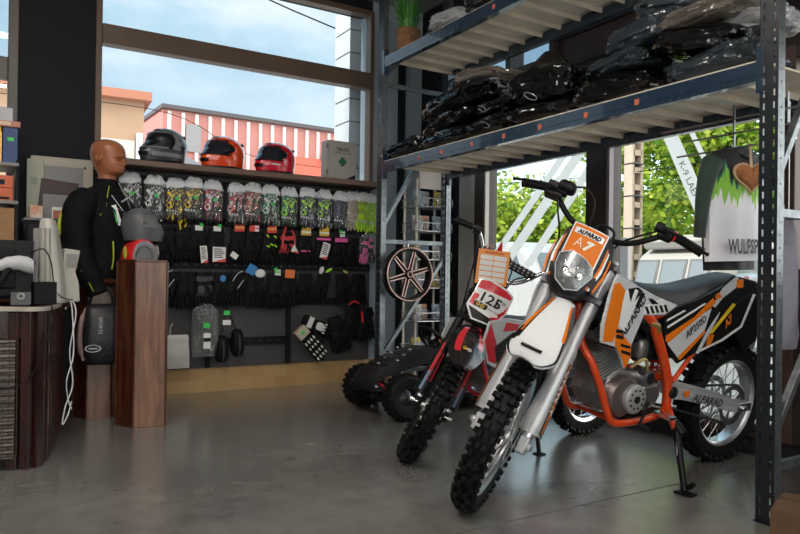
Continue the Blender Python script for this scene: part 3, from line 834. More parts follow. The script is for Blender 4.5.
for i, (x, cm, ac, fg, lb, tl) in enumerate(row):
    t = thing('bagged_gloves', lb, 'gloves', (x, 5.455 - .012 * (i % 2), ZR - .006 * (i % 3)), 0, 'bagged gloves on the top hook row')
    r = -.3 if tl else 0.
    PM = print_mat(cm, ac, fg) if i != 12 and i < 13 else GLC[cm]; P2 = print_mat(ac, cm, 'black') if i < 12 else GLC[fg]
    glove(t, PM, P2, 1.16, 1, (-.022, .012, -.062), .06 + r, print_mat(fg, cm, 'black') if i < 12 else GLC[fg], GLC['white' if ac != 'white' else 'grey'])
    glove(t, PM, P2, 1.16, -1, (.024, .030, -.058), -.06 + r, PM)
    if ac in ('white', 'yellow', 'lime') or i in (0, 4): card(t, GREEN if ac != 'lime' else LIME, .030, .028, (.010, -.012, -.125), .15, None, 'price_tag')
    b = MB(); rnd = random.Random(40 + i); rings = []
    for z, w, d in ((.016, .030, .004), (.004, .055, .010), (-.014, .068, .018), (-.036, .074, .026), (-.06, .077, .032)):
        rings.append([V((w * math.copysign(abs(cos(2 * pi * k / 16)) ** .6, cos(2 * pi * k / 16)) + rnd.uniform(-.009, .009), .018 + d * sin(2 * pi * k / 16) + rnd.uniform(-.008, .008), z + rnd.uniform(-.011, .011))) for k in range(16)])
    b.loft(rings, poly_top, caps=False); b.build('bag_header', t, smooth=20)
    b = MB(); rings = []
    for z, w, d in ((-.06, .076, .030), (-.12, .078, .034), (-.20, .077, .034), (-.27, .074, .028), (-.30, .070, .008)):
        rings.append([V((w * math.copysign(abs(cos(2 * pi * k / 16)) ** .5, cos(2 * pi * k / 16)) + rnd.uniform(-.003, .003), .018 + d * sin(2 * pi * k / 16) + rnd.uniform(-.004, .004), z)) for k in range(16)])
    b.loft(rings, poly_clear, caps=False); b.build('bag', t, smooth=25)
    hook(t)

# lower rows: carded black gloves
redcard = mat('red header card', (.72, .06, .05), .5); yel_card = mat('yellow header card', (.72, .45, .05), .5); orcard = mat('orange header card', (.85, .20, .04), .5); bluecard = mat('blue swing tag', (.03, .22, .55), .5)
pinkm = GLC['pink']
def carded(x, z, label, kind, main='black', accent='black', y=5.50, s=1.08, rot=0., n=2):
    t = thing('glove_pair', label, 'gloves', (x, y, z), 0, 'carded gloves on the lower hook rows')
    A = GLC[accent]
    glove(t, GLC[main], A, s, 1, (-.022, .0, -.03), .07 + rot)
    if n > 1: glove(t, GLC[main], A, s, -1, (.026, .016, -.028), -.05 + rot)
    if kind == 'white': card(t, PAPER, .060, .040, (0, -.026, -.01), 0, None); card(t, GREEN, .026, .024, (.022, -.029, .006), .2, None, 'price_tag')
    if kind == 'red': card(t, redcard, .082, .055, (.0, -.026, .012), -.05, mat('card gold', (.8, .45, .05), .5))
    if kind == 'redwhite': card(t, redcard, .082, .05, (0, -.026, .012), 0, None); card(t, PAPER, .036, .045, (.022, -.029, .008), 0, redcard, 'price_tag')
    if kind == 'yellow':
        b = MB(); P = [(.045 * cos(a), -.026, .004 + .05 * sin(a)) for a in [k * pi / 9 for k in range(10)]]; b.prism([P_ for P_ in P] + [(-.045, -.026, -.05), (.045, -.026, -.05)], (0, .002, 0), yel_card); o_ = b.build('hang_card', t, smooth=0)
        b = MB(); b.bb((-.045, -.0275, -.03), (.045, -.0262, -.014), PAPER); b.bb((-.018, -.0275, .02), (.018, -.0262, .03), SATIN); b.build('card_print', o_, smooth=0)
    if kind == 'orange': card(t, orcard, .085, .07, (.0, -.026, .0), .05, None)
    if kind == 'greenwhite': card(t, PAPER, .05, .05, (.01, -.026, .0), 0, GREEN); card(t, GREEN, .03, .022, (-.012, -.029, .012), -.2, None, 'price_tag')
    if kind == 'yloop':
        b = MB(); b.tube([(-.03, -.02, -.05), (-.035, -.024, .0), (-.012, -.028, .028), (.014, -.028, .01), (.0, -.026, -.03)], .006, YELLOW, 8, sub=4); b.build('strap_loop', t)
    hook(t)
    return t
Z2 = 1.345
t = carded(1.10, Z2, 'plain black gloves in the second row, half behind the wood pedestal', 'none')
t = carded(1.255, Z2, 'plain black gloves with long cuffs, second row, right of the wood pedestal', 'none', s=1.3)
t = carded(1.39, Z2, 'black gloves with a yellow black loop at the top, second row', 'yloop', s=1.15)
t = carded(1.50, Z2, 'black gloves with white label and a narrow white leaflet below', 'white', s=1.15); lettercard(t, .055, .135, (.03, -.045, -.17), -.1, redcard)
t = carded(1.645, Z2, 'black gloves with white label and a wide red white leaflet below', 'white', s=1.15); b = lettercard(t, .105, .12, (.012, -.045, -.175), 0, redcard)
t = carded(1.825, Z2, 'black gloves under the leftmost orange red header card', 'red', s=1.2); card(t, PAPER, .06, .045, (-.03, -.04, -.22), .6, None, 'price_tag')
t = carded(1.95, Z2, 'black gloves under the middle red header card with white price label', 'redwhite', s=1.2)
t = carded(2.10, Z2, 'black gloves with yellow finger accents under the right red header card', 'red', s=1.2)
b = MB()
for (x_, z_, r_) in ((-.035, -.07, .7), (.03, -.075, .6), (-.03, -.155, .3), (.035, -.15, .8), (.0, -.14, .5)): b.ell((x_, -.034, z_), (.018, .006, .008), LIME, 8, 6, R=MX.Rotation(r_, 3, 'Y'))
b.build('accent_patch', t)
t = carded(2.245, Z2, 'black gloves with bright red straps and a red triangle tag', 'none', accent='red', s=1.1)
b = MB(); b.tube([(-.02, -.03, .01), (-.045, -.035, -.07), (-.05, -.035, -.16), (-.03, -.035, -.19)], .010, RED, 8, sub=4); b.tube([(.03, -.03, -.01), (.06, -.035, -.09), (.05, -.035, -.17)], .008, RED, 8, sub=4); b.build('strap', t)
b = MB(); b.prism([(.05, -.045, -.13), (.09, -.045, -.20), (.02, -.045, -.19)], (0, .002, 0), PAPER); b.prism([(.085, -.0455, -.19), (.09, -.0455, -.21), (.03, -.0455, -.192)], (0, .002, 0), redcard); b.build('price_tag', t, smooth=0)
t = carded(2.41, Z2, 'black gloves with magenta print under the left yellow header card', 'yellow', accent='black', s=1.15)
b = MB(); b.ell((-.02, -.03, -.185), (.03, .006, .010), pinkm, 8, 6); b.ell((.03, -.03, -.185), (.012, .006, .010), pinkm, 8, 6); b.build('accent_patch', t)
t = carded(2.58, Z2, 'black gloves with tilted white leaflet under the right yellow header card', 'yellow', s=1.15); lettercard(t, .07, .14, (.02, -.045, -.11), .28, redcard)
b = MB(); b.bb((-.07, -.03, -.085), (.06, -.022, -.065), pinkm); b.build('strap', t, smooth=0)
t = carded(2.745, Z2, 'black gloves with pink band and white green label, second row right', 'greenwhite', s=1.15)
b = MB(); b.bb((-.06, -.03, -.095), (.06, -.022, -.06), pinkm); b.build('strap', t, smooth=0)
t = carded(2.88, Z2 - .02, 'plain black gloves between the pink banded pair and the pink bagged pair', 'none', s=1.1)
t = thing('bagged_gloves', 'clear bag with pink and black gloves, second row, beside the rack post', 'gloves', (3.005, 5.46, Z2), 0)
glove(t, GLC['black'], pinkm, 1.0, 1, (-.02, .01, -.05), .1, pinkm); glove(t, pinkm, GLC['black'], 1.0, -1, (.025, .025, -.05), -.1, GLC['black'])
b = MB(); b.loft([[V((w * cos(2 * pi * k / 16), .018 + d * sin(2 * pi * k / 16), z)) for k in range(16)] for z, w, d in ((0, .03, .004), (-.05, .085, .03), (-.2, .09, .04), (-.28, .08, .01))], poly_clear, caps=False); b.build('bag', t, smooth=25); hook(t)

Z3 = 1.0
third = [(1.12, 'plain black gloves, third row, half hidden by the wood pedestal', 'none', 'black', 1.2, 0), (1.28, 'black mitten gloves right of the pedestal edge, third row', 'none', 'black', 1.2, .1), (1.42, 'black gloves below the yellow loop pair, third row', 'none', 'black', 1.25, .05),
         (1.55, 'black gloves with grey back patch below the narrow leaflet, third row', 'none', 'grey', 1.2, -.05), (1.69, 'black gloves with small blue tag below the wide leaflet, third row', 'blue', 'black', 1.2, 0), (1.83, 'black gloves with pale stripes hanging tilted, third row', 'none', 'black', 1.2, .25),
         (1.97, 'black gloves under the bright blue swing tag, third row', 'bluetag', 'black', 1.25, 0), (2.145, 'long black gloves under the white green label, third row', 'greenwhite', 'black', 1.3, 0), (2.265, 'black gloves under the orange header card, third row', 'orange', 'black', 1.25, 0),
         (2.42, 'plain black gloves above the short upper rail, third row', 'none', 'black', 1.1, 0), (2.60, 'black gloves with white and lime flashes, third row right', 'none', 'black', 1.1, .3), (2.76, 'black gloves with pale yellow flash, third row, second from the post', 'none', 'black', 1.15, -.2), (2.93, 'black gloves nearest the rack post, third row', 'none', 'black', 1.3, 0)]
for (x, lb, kd, ac, s_, r_) in third:
    t = carded(x, Z3, lb, kd, 'grey' if kd in ('greenwhite',) and False else 'black', ac, 5.49, s_, r_)
    if kd == 'bluetag':
        c = card(t, bluecard, .075, .08, (-.03, -.05, .03), .5, None, 'swing_tag')
        b = MB(); b.ell((.03, -.035, -.035), (.045, .008, .035), PAPER, 12, 8); b.build('cuff_label', t)
    if kd == 'blue':
        b = MB(); b.ell((.0, -.04, -.08), (.024, .004, .028), bluecard, 12, 8); b.build('price_tag', t)
    if 'lime' in lb:
        b = MB(); b.ell((.02, -.035, .0), (.034, .008, .014), LIME, 10, 6, R=MX.Rotation(-.5, 3, 'Y')); b.ell((-.05, -.035, .0), (.022, .008, .034), PAPER, 10, 6, R=MX.Rotation(.4, 3, 'Y')); b.build('accent_patch', t)
    if 'pale yellow' in lb:
        b = MB(); b.ell((.02, -.035, -.01), (.03, .008, .012), mat('pale yellow', (.6, .5, .2), .5), 10, 6, R=MX.Rotation(.5, 3, 'Y')); b.build('accent_patch', t)
    if 'pale stripes' in lb or 'mitten' in lb:
        b = MB(); b.tube([(-.06, -.035, -.10), (-.02, -.038, -.04), (.02, -.035, -.02)], .004, PALEGREY, 6, sub=3); b.tube([(-.02, -.035, -.16), (.03, -.038, -.09)], .004, PALEGREY, 6); b.build('piping', t)
# bottom items
t = thing('bagged_shoes', 'clear pouch with dark contents, green and white labels, low on the wall', 'bagged shoes', (1.565, 5.47, .70), 0)
b = MB(); b.ell((0, .03, -.20), (.075, .045, .20), gl_black, 16, 12, e=.7); b.build('content', t)
b = MB(); b.loft([[V((w * math.copysign(abs(cos(2 * pi * k / 18)) ** .6, cos(2 * pi * k / 18)), .03 + d * sin(2 * pi * k / 18), z)) for k in range(18)] for z, w, d in ((.02, .06, .01), (-.04, .105, .05), (-.3, .11, .06), (-.40, .10, .02))], film('thick clear pouch', (.85, .87, .88), .1, .12, (.5, .52, .54), .16, bump=1.), caps=False); b.build('pouch', t, smooth=25)
card(t, GREEN, .05, .04, (.0, -.034, -.13), .2, None, 'price_tag'); card(t, PAPER, .055, .12, (.0, -.036, -.21), 0, SATIN, 'info_card')
t = thing('padded_boots', 'pair of plain black shoes hanging below a green and white label', 'shoes', (1.735, 5.48, .665), 0)
card(t, GREEN, .05, .035, (-.01, -.03, 0), 0, None, 'price_tag'); card(t, PAPER, .065, .04, (-.01, -.03, -.075), 0, None, 'info_card')
for (x_, z_, r_) in ((-.04, -.30, .05), (.09, -.255, -.05)):
    b = MB(); b.loft([[V((w * cos(2 * pi * k / 16), d * sin(2 * pi * k / 16) + y_, z)) for k in range(16)] for z, w, d, y_ in ((.10, .030, .03, 0), (.07, .045, .05, 0), (0, .052, .06, -.005), (-.06, .055, .055, -.01), (-.10, .045, .04, -.01), (-.115, .02, .015, -.01))], gl_black); o_ = b.build('shoe', t, smooth=60, loc=(x_, .01, z_))
    b = MB(); b.tube([(0, -.055, .06), (0, -.075, -.04), (0, -.055, -.10)], .006, GLC['grey'], 6, sub=3); b.build('seam', o_)
b = MB(); b.tube([(-.04, 0, -.18), (-.02, .0, -.03), (.0, .02, .03), (.09, .01, -.18)], .005, BLACK, 6, sub=4); b.build('cord', t)
t = thing('white_pouch', 'flat off white plastic bag hanging low beside the wood pedestal', 'plastic bag', (1.345, 5.49, .48), 0)
wp = mat('off white plastic', (.55, .53, .50), .4, bump=.7, bscale=10)
b = MB(); b.loft([[V((w * math.copysign(abs(cos(2 * pi * k / 18)) ** .4, cos(2 * pi * k / 18)), d * sin(2 * pi * k / 18), z)) for k in range(18)] for z, w, d in ((0, .085, .008), (-.03, .095, .02), (-.06, .092, .012), (-.10, .098, .026), (-.18, .10, .03), (-.26, .10, .008))], wp); b.build('pouch', t, smooth=40)
b = MB(); b.tube([(-.05, 0, 0), (-.05, -.01, .06), (-.03, 0, .09)], .004, wp, 6, sub=3); b.tube([(-.085, -.014, -.042), (.085, -.014, -.046)], .003, PALEGREY, 6); b.build('drawstring', t); hook(t, .08)
# skeleton print gloves
t = thing('skeleton_gloves', 'black gloves with white bone print and grey cuffs, near the bottom of the wall', 'gloves', (2.36, 5.46, .50), 0)
o1 = glove(t, GLC['black'], GLC['black'], 1.5, 1, (-.02, -.02, .0), -.75); o2 = glove(t, GLC['black'], GLC['white'], 1.4, -1, (.04, .03, .08), -1.15, None, GLC['white'])
b = MB()
for k in range(4):
    x_ = (-.030 + .02 * k) * 1.5
    for z_, l in ((-.10, .02), (-.14, .016), (-.185, .022), (-.225, .018)): b.ell((x_ * (1 + .25 * (-z_)), -.03 if z_ > -.17 else -.022, z_ * 1.35), (.009, .008, l * .9), GLC['white'], 8, 6)
b.build('bone_print', o1); hook(t, .1)
b = MB(); b.bb((-.056, -.03, -.085), (.056, .03, .005), GLC['beige']); b.build('cuff', o1, bev=.008); card(o1, GREEN, .03, .03, (0, -.034, -.02), 0, None, 'price_tag')
t = carded(2.70, .62, 'plain black gloves hanging right of the skeleton print gloves', 'none', s=1.4, rot=-.3)
t = carded(2.88, .72, 'black gloves with dull red straps low beside the rack post', 'none', accent='black', s=1.3, rot=0)
b = MB(); b.tube([(-.06, -.04, -.02), (-.01, -.045, .01), (.04, -.04, -.01)], .009, RED, 8, sub=3); b.tube([(.07, -.04, -.08), (.08, -.045, -.18)], .010, RED, 8); b.build('strap', t)
t = carded(3.02, .70, 'plain black gloves lowest beside the rack post', 'none', s=1.3)

# ------------------------------------------------------------------ helmets and first aid box on the ledge
ZL = 1.786
def helm_surf(a, v, off=0., chin=.055, L=.142, W=.118, Hh=.135):
    """a: azimuth (0 = front), v in -1..1"""
    z = Hh * (v if v > -1 else -1)
    up = max(0, v)
    k = sqrt(max(0, 1 - up ** 2.3)) if v > 0 else 1 - .10 * (-v) ** 2.2
    front = max(0, cos(a))
    ext = chin * front ** 2 * max(0, min(1, (.15 - v) / .6)) - .012 * front * max(0, -v)
    back = .012 * max(0, -cos(a)) * (1 - abs(v))
    x = (L * k + ext + back) * cos(a); y = (W * k) * sin(a) * (1 - .10 * front * max(0, -v))
    n = V((x / L, y / W, z / Hh * (1 if v > 0 else .2)))
    if n.length > 0: n.normalize()
    return V((x, y, z + Hh)) + n * off
def patch(b, a0, a1, v0, v1, off, m, n=20, k=10, lim=None, **kw):
    rows = []
    for j in range(k + 1):
        v = v0 + (v1 - v0) * j / k
        w = lim(j / k) if lim else 1.
        rows.append([helm_surf((a0 + a1) / 2 + (a0 + (a1 - a0) * i / n - (a0 + a1) / 2) * w, v, off, **kw) for i in range(n + 1)])
    b.loft(rows, m, closed=False, caps=False)
def helmet(name, label, loc, rz, m, mtrim, visor, open_face=False, s=1., sq=(1., 1.), **kw):
    t = thing(name, label, 'helmet', loc, rz); t.scale = (s * sq[0], s, s * sq[1])
    b = MB(); N = 40; rings = []
    vs_ = [-1, -.95, -.8, -.6, -.4, -.2, 0, .2, .4, .55, .7, .82, .91, .97, .995]
    for v in vs_: rings.append([helm_surf(2 * pi * i / N, v, 0, **kw) for i in range(N)])
    b.loft(rings, m); b.build('shell', t, smooth=50)
    lens = lambda u: .90 + .3 * sin(pi * min(1, u * 1.1))
    b = MB(); patch(b, -1.26, 1.26, -.24, .54, .003, visor, lim=lens, **kw); b.build('visor', t, smooth=60)
    b = MB(); patch(b, -1.30, 1.30, -.30, -.22, .006, mtrim, k=3, **kw); patch(b, -1.22, 1.22, .54, .59, .006, mtrim, k=3, **kw); b.build('visor_gasket', t, smooth=60)
    for sgn in (-1, 1):
        p = helm_surf(1.30 * sgn, .1, .002, **kw); b = MB(); b.ell(p, (.018, .008, .018), mtrim, 12, 8); b.build('pivot_cover', t)
    b = MB(); patch(b, -.42, .42, -.72, -.52, .004, mtrim, n=8, k=3, **kw); b.build('chin_vent', t)
    b = MB(); patch(b, -.5, .5, .74, .84, .006, mtrim, n=8, k=3, **kw); b.build('top_vent', t)
    b = MB(); patch(b, pi - .8, pi + .8, .50, .64, .012, mtrim, n=10, k=3, **kw); b.build('rear_vent', t)
    b = MB(); N = 40; b.loft([[helm_surf(2 * pi * i / N, -1, .003, **kw) + V((0, 0, dz)) for i in range(N)] for dz in (-.001, .018)], mtrim, caps=False); b.build('edge_trim', t)
    return t
visdark = mat('smoked visor', (.012, .014, .022), .06, coat=1.)
h1 = helmet('full_face_helmet', 'orange red glossy full face helmet with dark visor on the ledge', (1.69, 5.47, ZL), rad(205), mat('orange red gloss', (.85, .075, .012), .18, coat=1.), BLACK, visdark, s=1.14, sq=(1.06, .86))
h2 = helmet('full_face_helmet', 'crimson glossy full face helmet with dark visor, beside the first aid box', (2.13, 5.47, ZL), rad(205), mat('crimson gloss', (.68, .012, .035), .18, coat=1.), BLACK, visdark, s=1.14, sq=(1.06, .86))
b = MB(); patch(b, -1.15, -.75, -.55, -.47, .004, WHITE, n=6, k=2); patch(b, .75, 1.15, -.55, -.47, .004, WHITE, n=6, k=2); b.build('decal', h2)
for hh in (h1, h2):
    b = MB(); patch(b, -.35, .35, .86, .90, .004, RED if hh is h2 else YELLOW, n=6, k=2); b.build('crest', hh)
# matte black helmet whose open eye port is shade painted as a dark patch
gbk = mat('matte graphite', (.035, .038, .045), .30, coat=.3); ggy = mat('graphite grey decal', (.20, .205, .22), .35, coat=.3)
kw = dict(chin=.085, L=.145, W=.125, Hh=.125)
h3 = helmet('adventure_helmet', 'matte black and grey helmet with open eye port, leftmost on the ledge', (1.235, 5.46, ZL), rad(208), gbk, BLACK, mat('painted eye port shade', (.006, .006, .008), .35), s=1.08, **kw)
b = MB()
for sg in (1, -1):
    patch(b, .55 * sg, 1.9 * sg, -.72, -.50, .005, ggy, n=10, k=3, **kw); patch(b, 1.35 * sg, 2.7 * sg, -.05, .22, .005, ggy, n=10, k=3, **kw); patch(b, 1.5 * sg, 2.4 * sg, .55, .66, .005, ggy, n=10, k=3, **kw)
b.build('decal', h3)
b = MB(); patch(b, -1.1, 1.1, -.30, -.22, .009, ggy, n=16, k=2, **kw); patch(b, -1.2, 1.2, .54, .62, .010, ggy, n=16, k=2, **kw); patch(b, -1.75, -1.25, -.30, .6, .007, ggy, n=6, k=6, lim=lambda u: .3 + .7 * abs(2 * u - 1), **kw); patch(b, 1.25, 1.75, -.30, .6, .007, ggy, n=6, k=6, lim=lambda u: .3 + .7 * abs(2 * u - 1), **kw); b.build('port_rim', h3, smooth=50)
fa = thing('first_aid_box', 'grey first aid box with green cross standing on the ledge by the window', 'first aid box', (2.564, 5.40, ZL))
greymetal = mat('grey enamel box', (.36, .34, .31), .45)
b = MB(); b.bb((0, 0, 0), (.279, .13, .334), greymetal); b.build('body', fa, bev=.006)
b = MB(); b.bb((.006, -.012, .006), (.273, 0, .328), greymetal)
b.text('TRUS\u0102', (.14, -.012, .245), (1, 0, 0), (0, 0, 1), .038, SATIN, bold=.02, align='CENTER'); b.text('DE PRIM AJUTOR', (.14, -.012, .222), (1, 0, 0), (0, 0, 1), .013, SATIN, align='CENTER', squash=1.1)
gc = mat('cross green', (.01, .12, .05), .5)
b.bb((.122, -.0135, .115), (.158, -.0118, .190), gc); b.bb((.105, -.0138, .136), (.175, -.0119, .169), gc); b.add([(.18, -.0132, .008), (.262, -.0132, .008), (.262, -.0132, .05)], [(0, 1, 2)], SATIN);
b.build('door', fa, smooth=0)
b = MB(); b.bb((.275, .02, .13), (.285, .05, .18), STEEL); b.tube([(.283, .03, .16), (.297, .03, .15), (.295, .03, .11)], .004, DARKSTEEL, 6); b.build('latch', fa)
for z_ in (.06, .28):
    b = MB(); b.cyl((-.004, -.004, z_ - .02), (-.004, -.004, z_ + .02), .006, DARKSTEEL, 8); b.build('hinge', fa)
# ================================================================== LEFT CORNER
def wood_mat(name, c1, c2, rough=.28, sc=1., coat=.12):
    m = bpy.data.materials.new(name); m.use_nodes = True; nt = m.node_tree; b = nt.nodes['Principled BSDF']
    tc = nt.nodes.new('ShaderNodeTexCoord'); mp = nt.nodes.new('ShaderNodeMapping'); mp.inputs['Scale'].default_value = (7 * sc, 7 * sc, .8 * sc)
    nt.links.new(tc.outputs['Object'], mp.inputs[0])
    n = nt.nodes.new('ShaderNodeTexNoise'); n.inputs['Scale'].default_value = 3; n.inputs['Detail'].default_value = 8; n.inputs['Distortion'].default_value = 1.2
    nt.links.new(mp.outputs[0], n.inputs['Vector'])
    r = nt.nodes.new('ShaderNodeValToRGB'); e = r.color_ramp.elements; e[0].position = .35; e[0].color = (*c1, 1); e[1].position = .68; e[1].color = (*c2, 1)
    nt.links.new(n.outputs['Fac'], r.inputs['Fac']); nt.links.new(r.outputs['Color'], b.inputs['Base Color'])
    b.inputs['Roughness'].default_value = rough; b.inputs['Coat Weight'].default_value = coat; b.inputs['Coat Roughness'].default_value = .15
    bp = nt.nodes.new('ShaderNodeBump'); bp.inputs['Strength'].default_value = .15; bp.inputs['Distance'].default_value = .005
    nt.links.new(n.outputs['Fac'], bp.inputs['Height']); nt.links.new(bp.outputs[0], b.inputs['Normal'])
    return m
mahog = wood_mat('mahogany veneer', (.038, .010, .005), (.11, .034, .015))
mahog_lit = wood_mat('mahogany veneer with painted reflection', (.11, .040, .018), (.24, .105, .050))  # paler copy for the front panel: its reflected light painted into the wood
reddark = wood_mat('dark red counter wood', (.016, .005, .0045), (.042, .013, .011), .2)
def pedestal(label, pts, h, loc, light=None):
    t = thing('wood_pedestal', label, 'pedestal', loc)
    P = [V((x - loc[0], y - loc[1], 0)) for x, y in pts]; n = len(P); c = sum(P, V()) / n
    for i in range(n):
        a, b_ = P[i], P[(i + 1) % n]
        ina = c + (a - c) * .93; inb = c + (b_ - c) * .93
        m = MB(); m.prism([a + V((0, 0, .0)), b_, inb, ina], (0, 0, h), mahog_lit if i == light else mahog); m.build('side_panel', t, smooth=0, bev=.002)
    m = MB(); m.prism([c + (p - c) * 1.01 + V((0, 0, h)) for p in P], (0, 0, .014), mahog); m.build('top', t, smooth=0, bev=.003)
    m = MB()
    for p in P:
        q = c + (p - c) * 1.005; m.cyl(q, q + V((0, 0, h)), .007, mahog, 8)
    m.build('corner_bead', t)
    return t
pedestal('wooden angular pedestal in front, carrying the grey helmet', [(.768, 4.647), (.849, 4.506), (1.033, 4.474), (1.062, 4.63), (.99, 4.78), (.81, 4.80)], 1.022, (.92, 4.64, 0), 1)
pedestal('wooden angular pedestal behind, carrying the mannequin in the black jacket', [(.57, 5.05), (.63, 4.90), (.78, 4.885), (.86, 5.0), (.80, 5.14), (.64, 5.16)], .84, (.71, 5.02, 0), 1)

# ------------------------------------------------------------------ mannequin with jacket
man = thing('mannequin', 'bald orange brown mannequin bust in a black riding jacket, standing on the rear pedestal', 'mannequin', (.755, 4.985, .856), rad(-36))
man.scale = (1.06, 1.10, 1.0)
skin = mat('terracotta mannequin skin', (.34, .115, .045), .42, coat=.15)
jk = mat('black textile jacket', (.006, .0065, .008), .75, spec=.12, bump=.5, bscale=25)
pip = mat('acid yellow piping', (.36, .44, .03), .5)
# body: torso + neck + head as one continuous surface (local +x = face direction)
def ringxy(cx, rx, ry, z, n=28, e=1.): return [V((cx + rx * math.copysign(abs(cos(2 * pi * k / n)) ** e, cos(2 * pi * k / n)), ry * math.copysign(abs(sin(2 * pi * k / n)) ** e, sin(2 * pi * k / n)), z)) for k in range(n)]
b = MB(); N = 36
BT = [(.0, -.12, .12, .15), (.30, -.115, .115, .16), (.56, -.11, .09, .17), (.64, -.09, .06, .12), (.675, -.077, .047, .072), (.70, -.064, .048, .058), (.73, -.058, .050, .054),
      (.745, -.058, .056, .053), (.755, -.062, .082, .055), (.766, -.068, .098, .060), (.79, -.082, .103, .069), (.82, -.096, .104, .076), (.85, -.106, .104, .081), (.88, -.112, .107, .084), (.905, -.113, .106, .085),
      (.93, -.109, .099, .082), (.95, -.100, .086, .074), (.965, -.087, .069, .063), (.977, -.067, .047, .047), (.985, -.042, .020, .027), (.989, -.016, -.006, .006)]
def headpt(k, z):
    a = 2 * pi * k / N; ca, sa = cos(a), sin(a)
    for t0, t1 in zip(BT[:-1], BT[1:]):
        if z <= t1[0] + 1e-9:
            u = (z - t0[0]) / (t1[0] - t0[0]); bk, fr, hw = (t0[i_] + (t1[i_] - t0[i_]) * u for i_ in (1, 2, 3)); break
    cx = (bk + fr) / 2; rx = (fr - bk) / 2
    p = V((cx + rx * ca, hw * sa, z))
    def bump(za, aa, dz, da, amt):
        d = ((z - za) / dz) ** 2; q = ((a - aa + pi) % (2 * pi) - pi) / da
        return amt * math.exp(-d - q * q)
    k_ = bump(.822, 0, .013, .13, .021) + bump(.845, 0, .020, .10, .010) + bump(.797, 0, .006, .24, .007) + bump(.784, 0, .006, .22, .007) + bump(.765, 0, .010, .3, .004) - bump(.790, 0, .003, .3, .004)
    k_ += bump(.868, .40, .009, .3, .006) + bump(.868, -.40, .009, .3, .006) - bump(.848, .42, .011, .22, .011) - bump(.848, -.42, .011, .22, .011)
    k_ += bump(.825, .75, .02, .3, .003) + bump(.825, -.75, .02, .3, .003)
    return p + V((ca, sa, 0)) * k_
zs = [0, .15, .30, .45, .56, .61, .64, .66, .675, .69, .70, .715, .73, .74] + [.746 + .0055 * i for i in range(38)] + [.957, .962, .967, .972, .977, .981, .985, .987, .989]
b.loft([[headpt(k, z) for k in range(N)] for z in zs], skin)
body = b.build('body', man, smooth=60, sub=1)
for s in (-1, 1):
    e = MB()
    e.ell((-.012, s * .083, .845), (.020, .009, .032), skin, 12, 10, R=MX.Rotation(.2, 3, 'Y')); e.torus((-.012, s * .089, .848), (0, s, .1), .017, .005, skin, 16, 6); e.build('ear', man)
    e = MB(); e.ell((.090, s * .036, .849), (.010, .014, .006), skin, 12, 8); e.build('eyelid', man)
# jacket
b = MB(); rings = []
for z, cx, rx, ry in ((.06, -.02, .165, .19), (.075, -.02, .17, .195), (.16, -.015, .165, .19), (.28, -.01, .165, .19), (.40, -.01, .185, .205), (.50, -.02, .18, .215), (.57, -.025, .155, .22), (.615, -.025, .115, .19), (.645, -.02, .09, .135), (.665, -.012, .075, .09), (.70, -.008, .068, .074), (.715, -.006, .066, .071)):
    r_ = ringxy(cx, rx, ry, z, 40, .9); rings.append([p + V((p.x * .02 * noise.noise(p * 9), .012 * noise.noise(p * 8 + V((5, 0, 0))), 0)) for p in r_])
b.loft(rings, jk, caps=False); b.build('jacket', man, smooth=60)
for s in (-1, 1):
    pts = [(-.03, s * .17, .585), (-.045, s * .235, .50), (-.05, s * .255, .36), (-.025, s * .262, .22), (.03, s * .255, .09), (.075, s * .245, -.01)]
    m = MB(); m.tube(pts, [.076, .090, .084, .075, .065, .054], jk, 16, sub=4); o = m.build('sleeve', man, smooth=60)
    m = MB(); m.cyl((.068, s * .246, .005), (.085, s * .243, -.035), .056, jk, 16); m.build('cuff', o)
    m = MB(); m.tube([(.02, s * .317, .11), (.06, s * .300, .03), (.085, s * .297, -.02)], .005, pip, 6, sub=3); m.build('piping', o)
    m = MB(); m.tube([(-.135, s * .262, .47), (-.132, s * .295, .40), (-.128, s * .302, .33)], .012, pip, 6, sub=3); m.build('shoulder_stripe', o)
    m = MB(); m.tube([(.055, s * .085, .665), (.075, s * .14, .60), (.085, s * .175, .52), (.06, s * .195, .46)], .0028, pip, 6, sub=4); m.build('piping', man); m = MB(); m.tube([(.125, s * .16, .30), (.13, s * .16, .20), (.12, s * .16, .12)], .005, pip, 6, sub=3); m.build('piping', man)
m = MB(); m.tube([(.068, 0, .70), (.10, 0, .64), (.135, 0, .57), (.158, 0, .45), (.152, 0, .28), (.148, 0, .08)], .006, DARKSTEEL, 6, sub=4); m.build('zipper', man)
m = MB(); m.torus((-.006, 0, .705), (0.06, 0, 1), .069, .010, jk, 28, 8); m.build('collar', man)
m = MB(); m.bar((.105, -.150, .53), (.138, -.13, .40), .055, .004, PAPER, up=(.6, -.8, 0)); m.bar((.107, -.154, .50), (.132, -.137, .42), .026, .006, GREEN, up=(.6, -.8, 0)); m.build('swing_tag', man, smooth=0)
m = MB(); m.tube([(.09, -.12, .60), (.155, -.10, .50), (.10, -.15, .53)], .002, WHITE, 5); m.bar((.14, -.09, .56), (.15, -.02, .60), .012, .006, PALEGREY); m.build('chest_label', man, smooth=0)

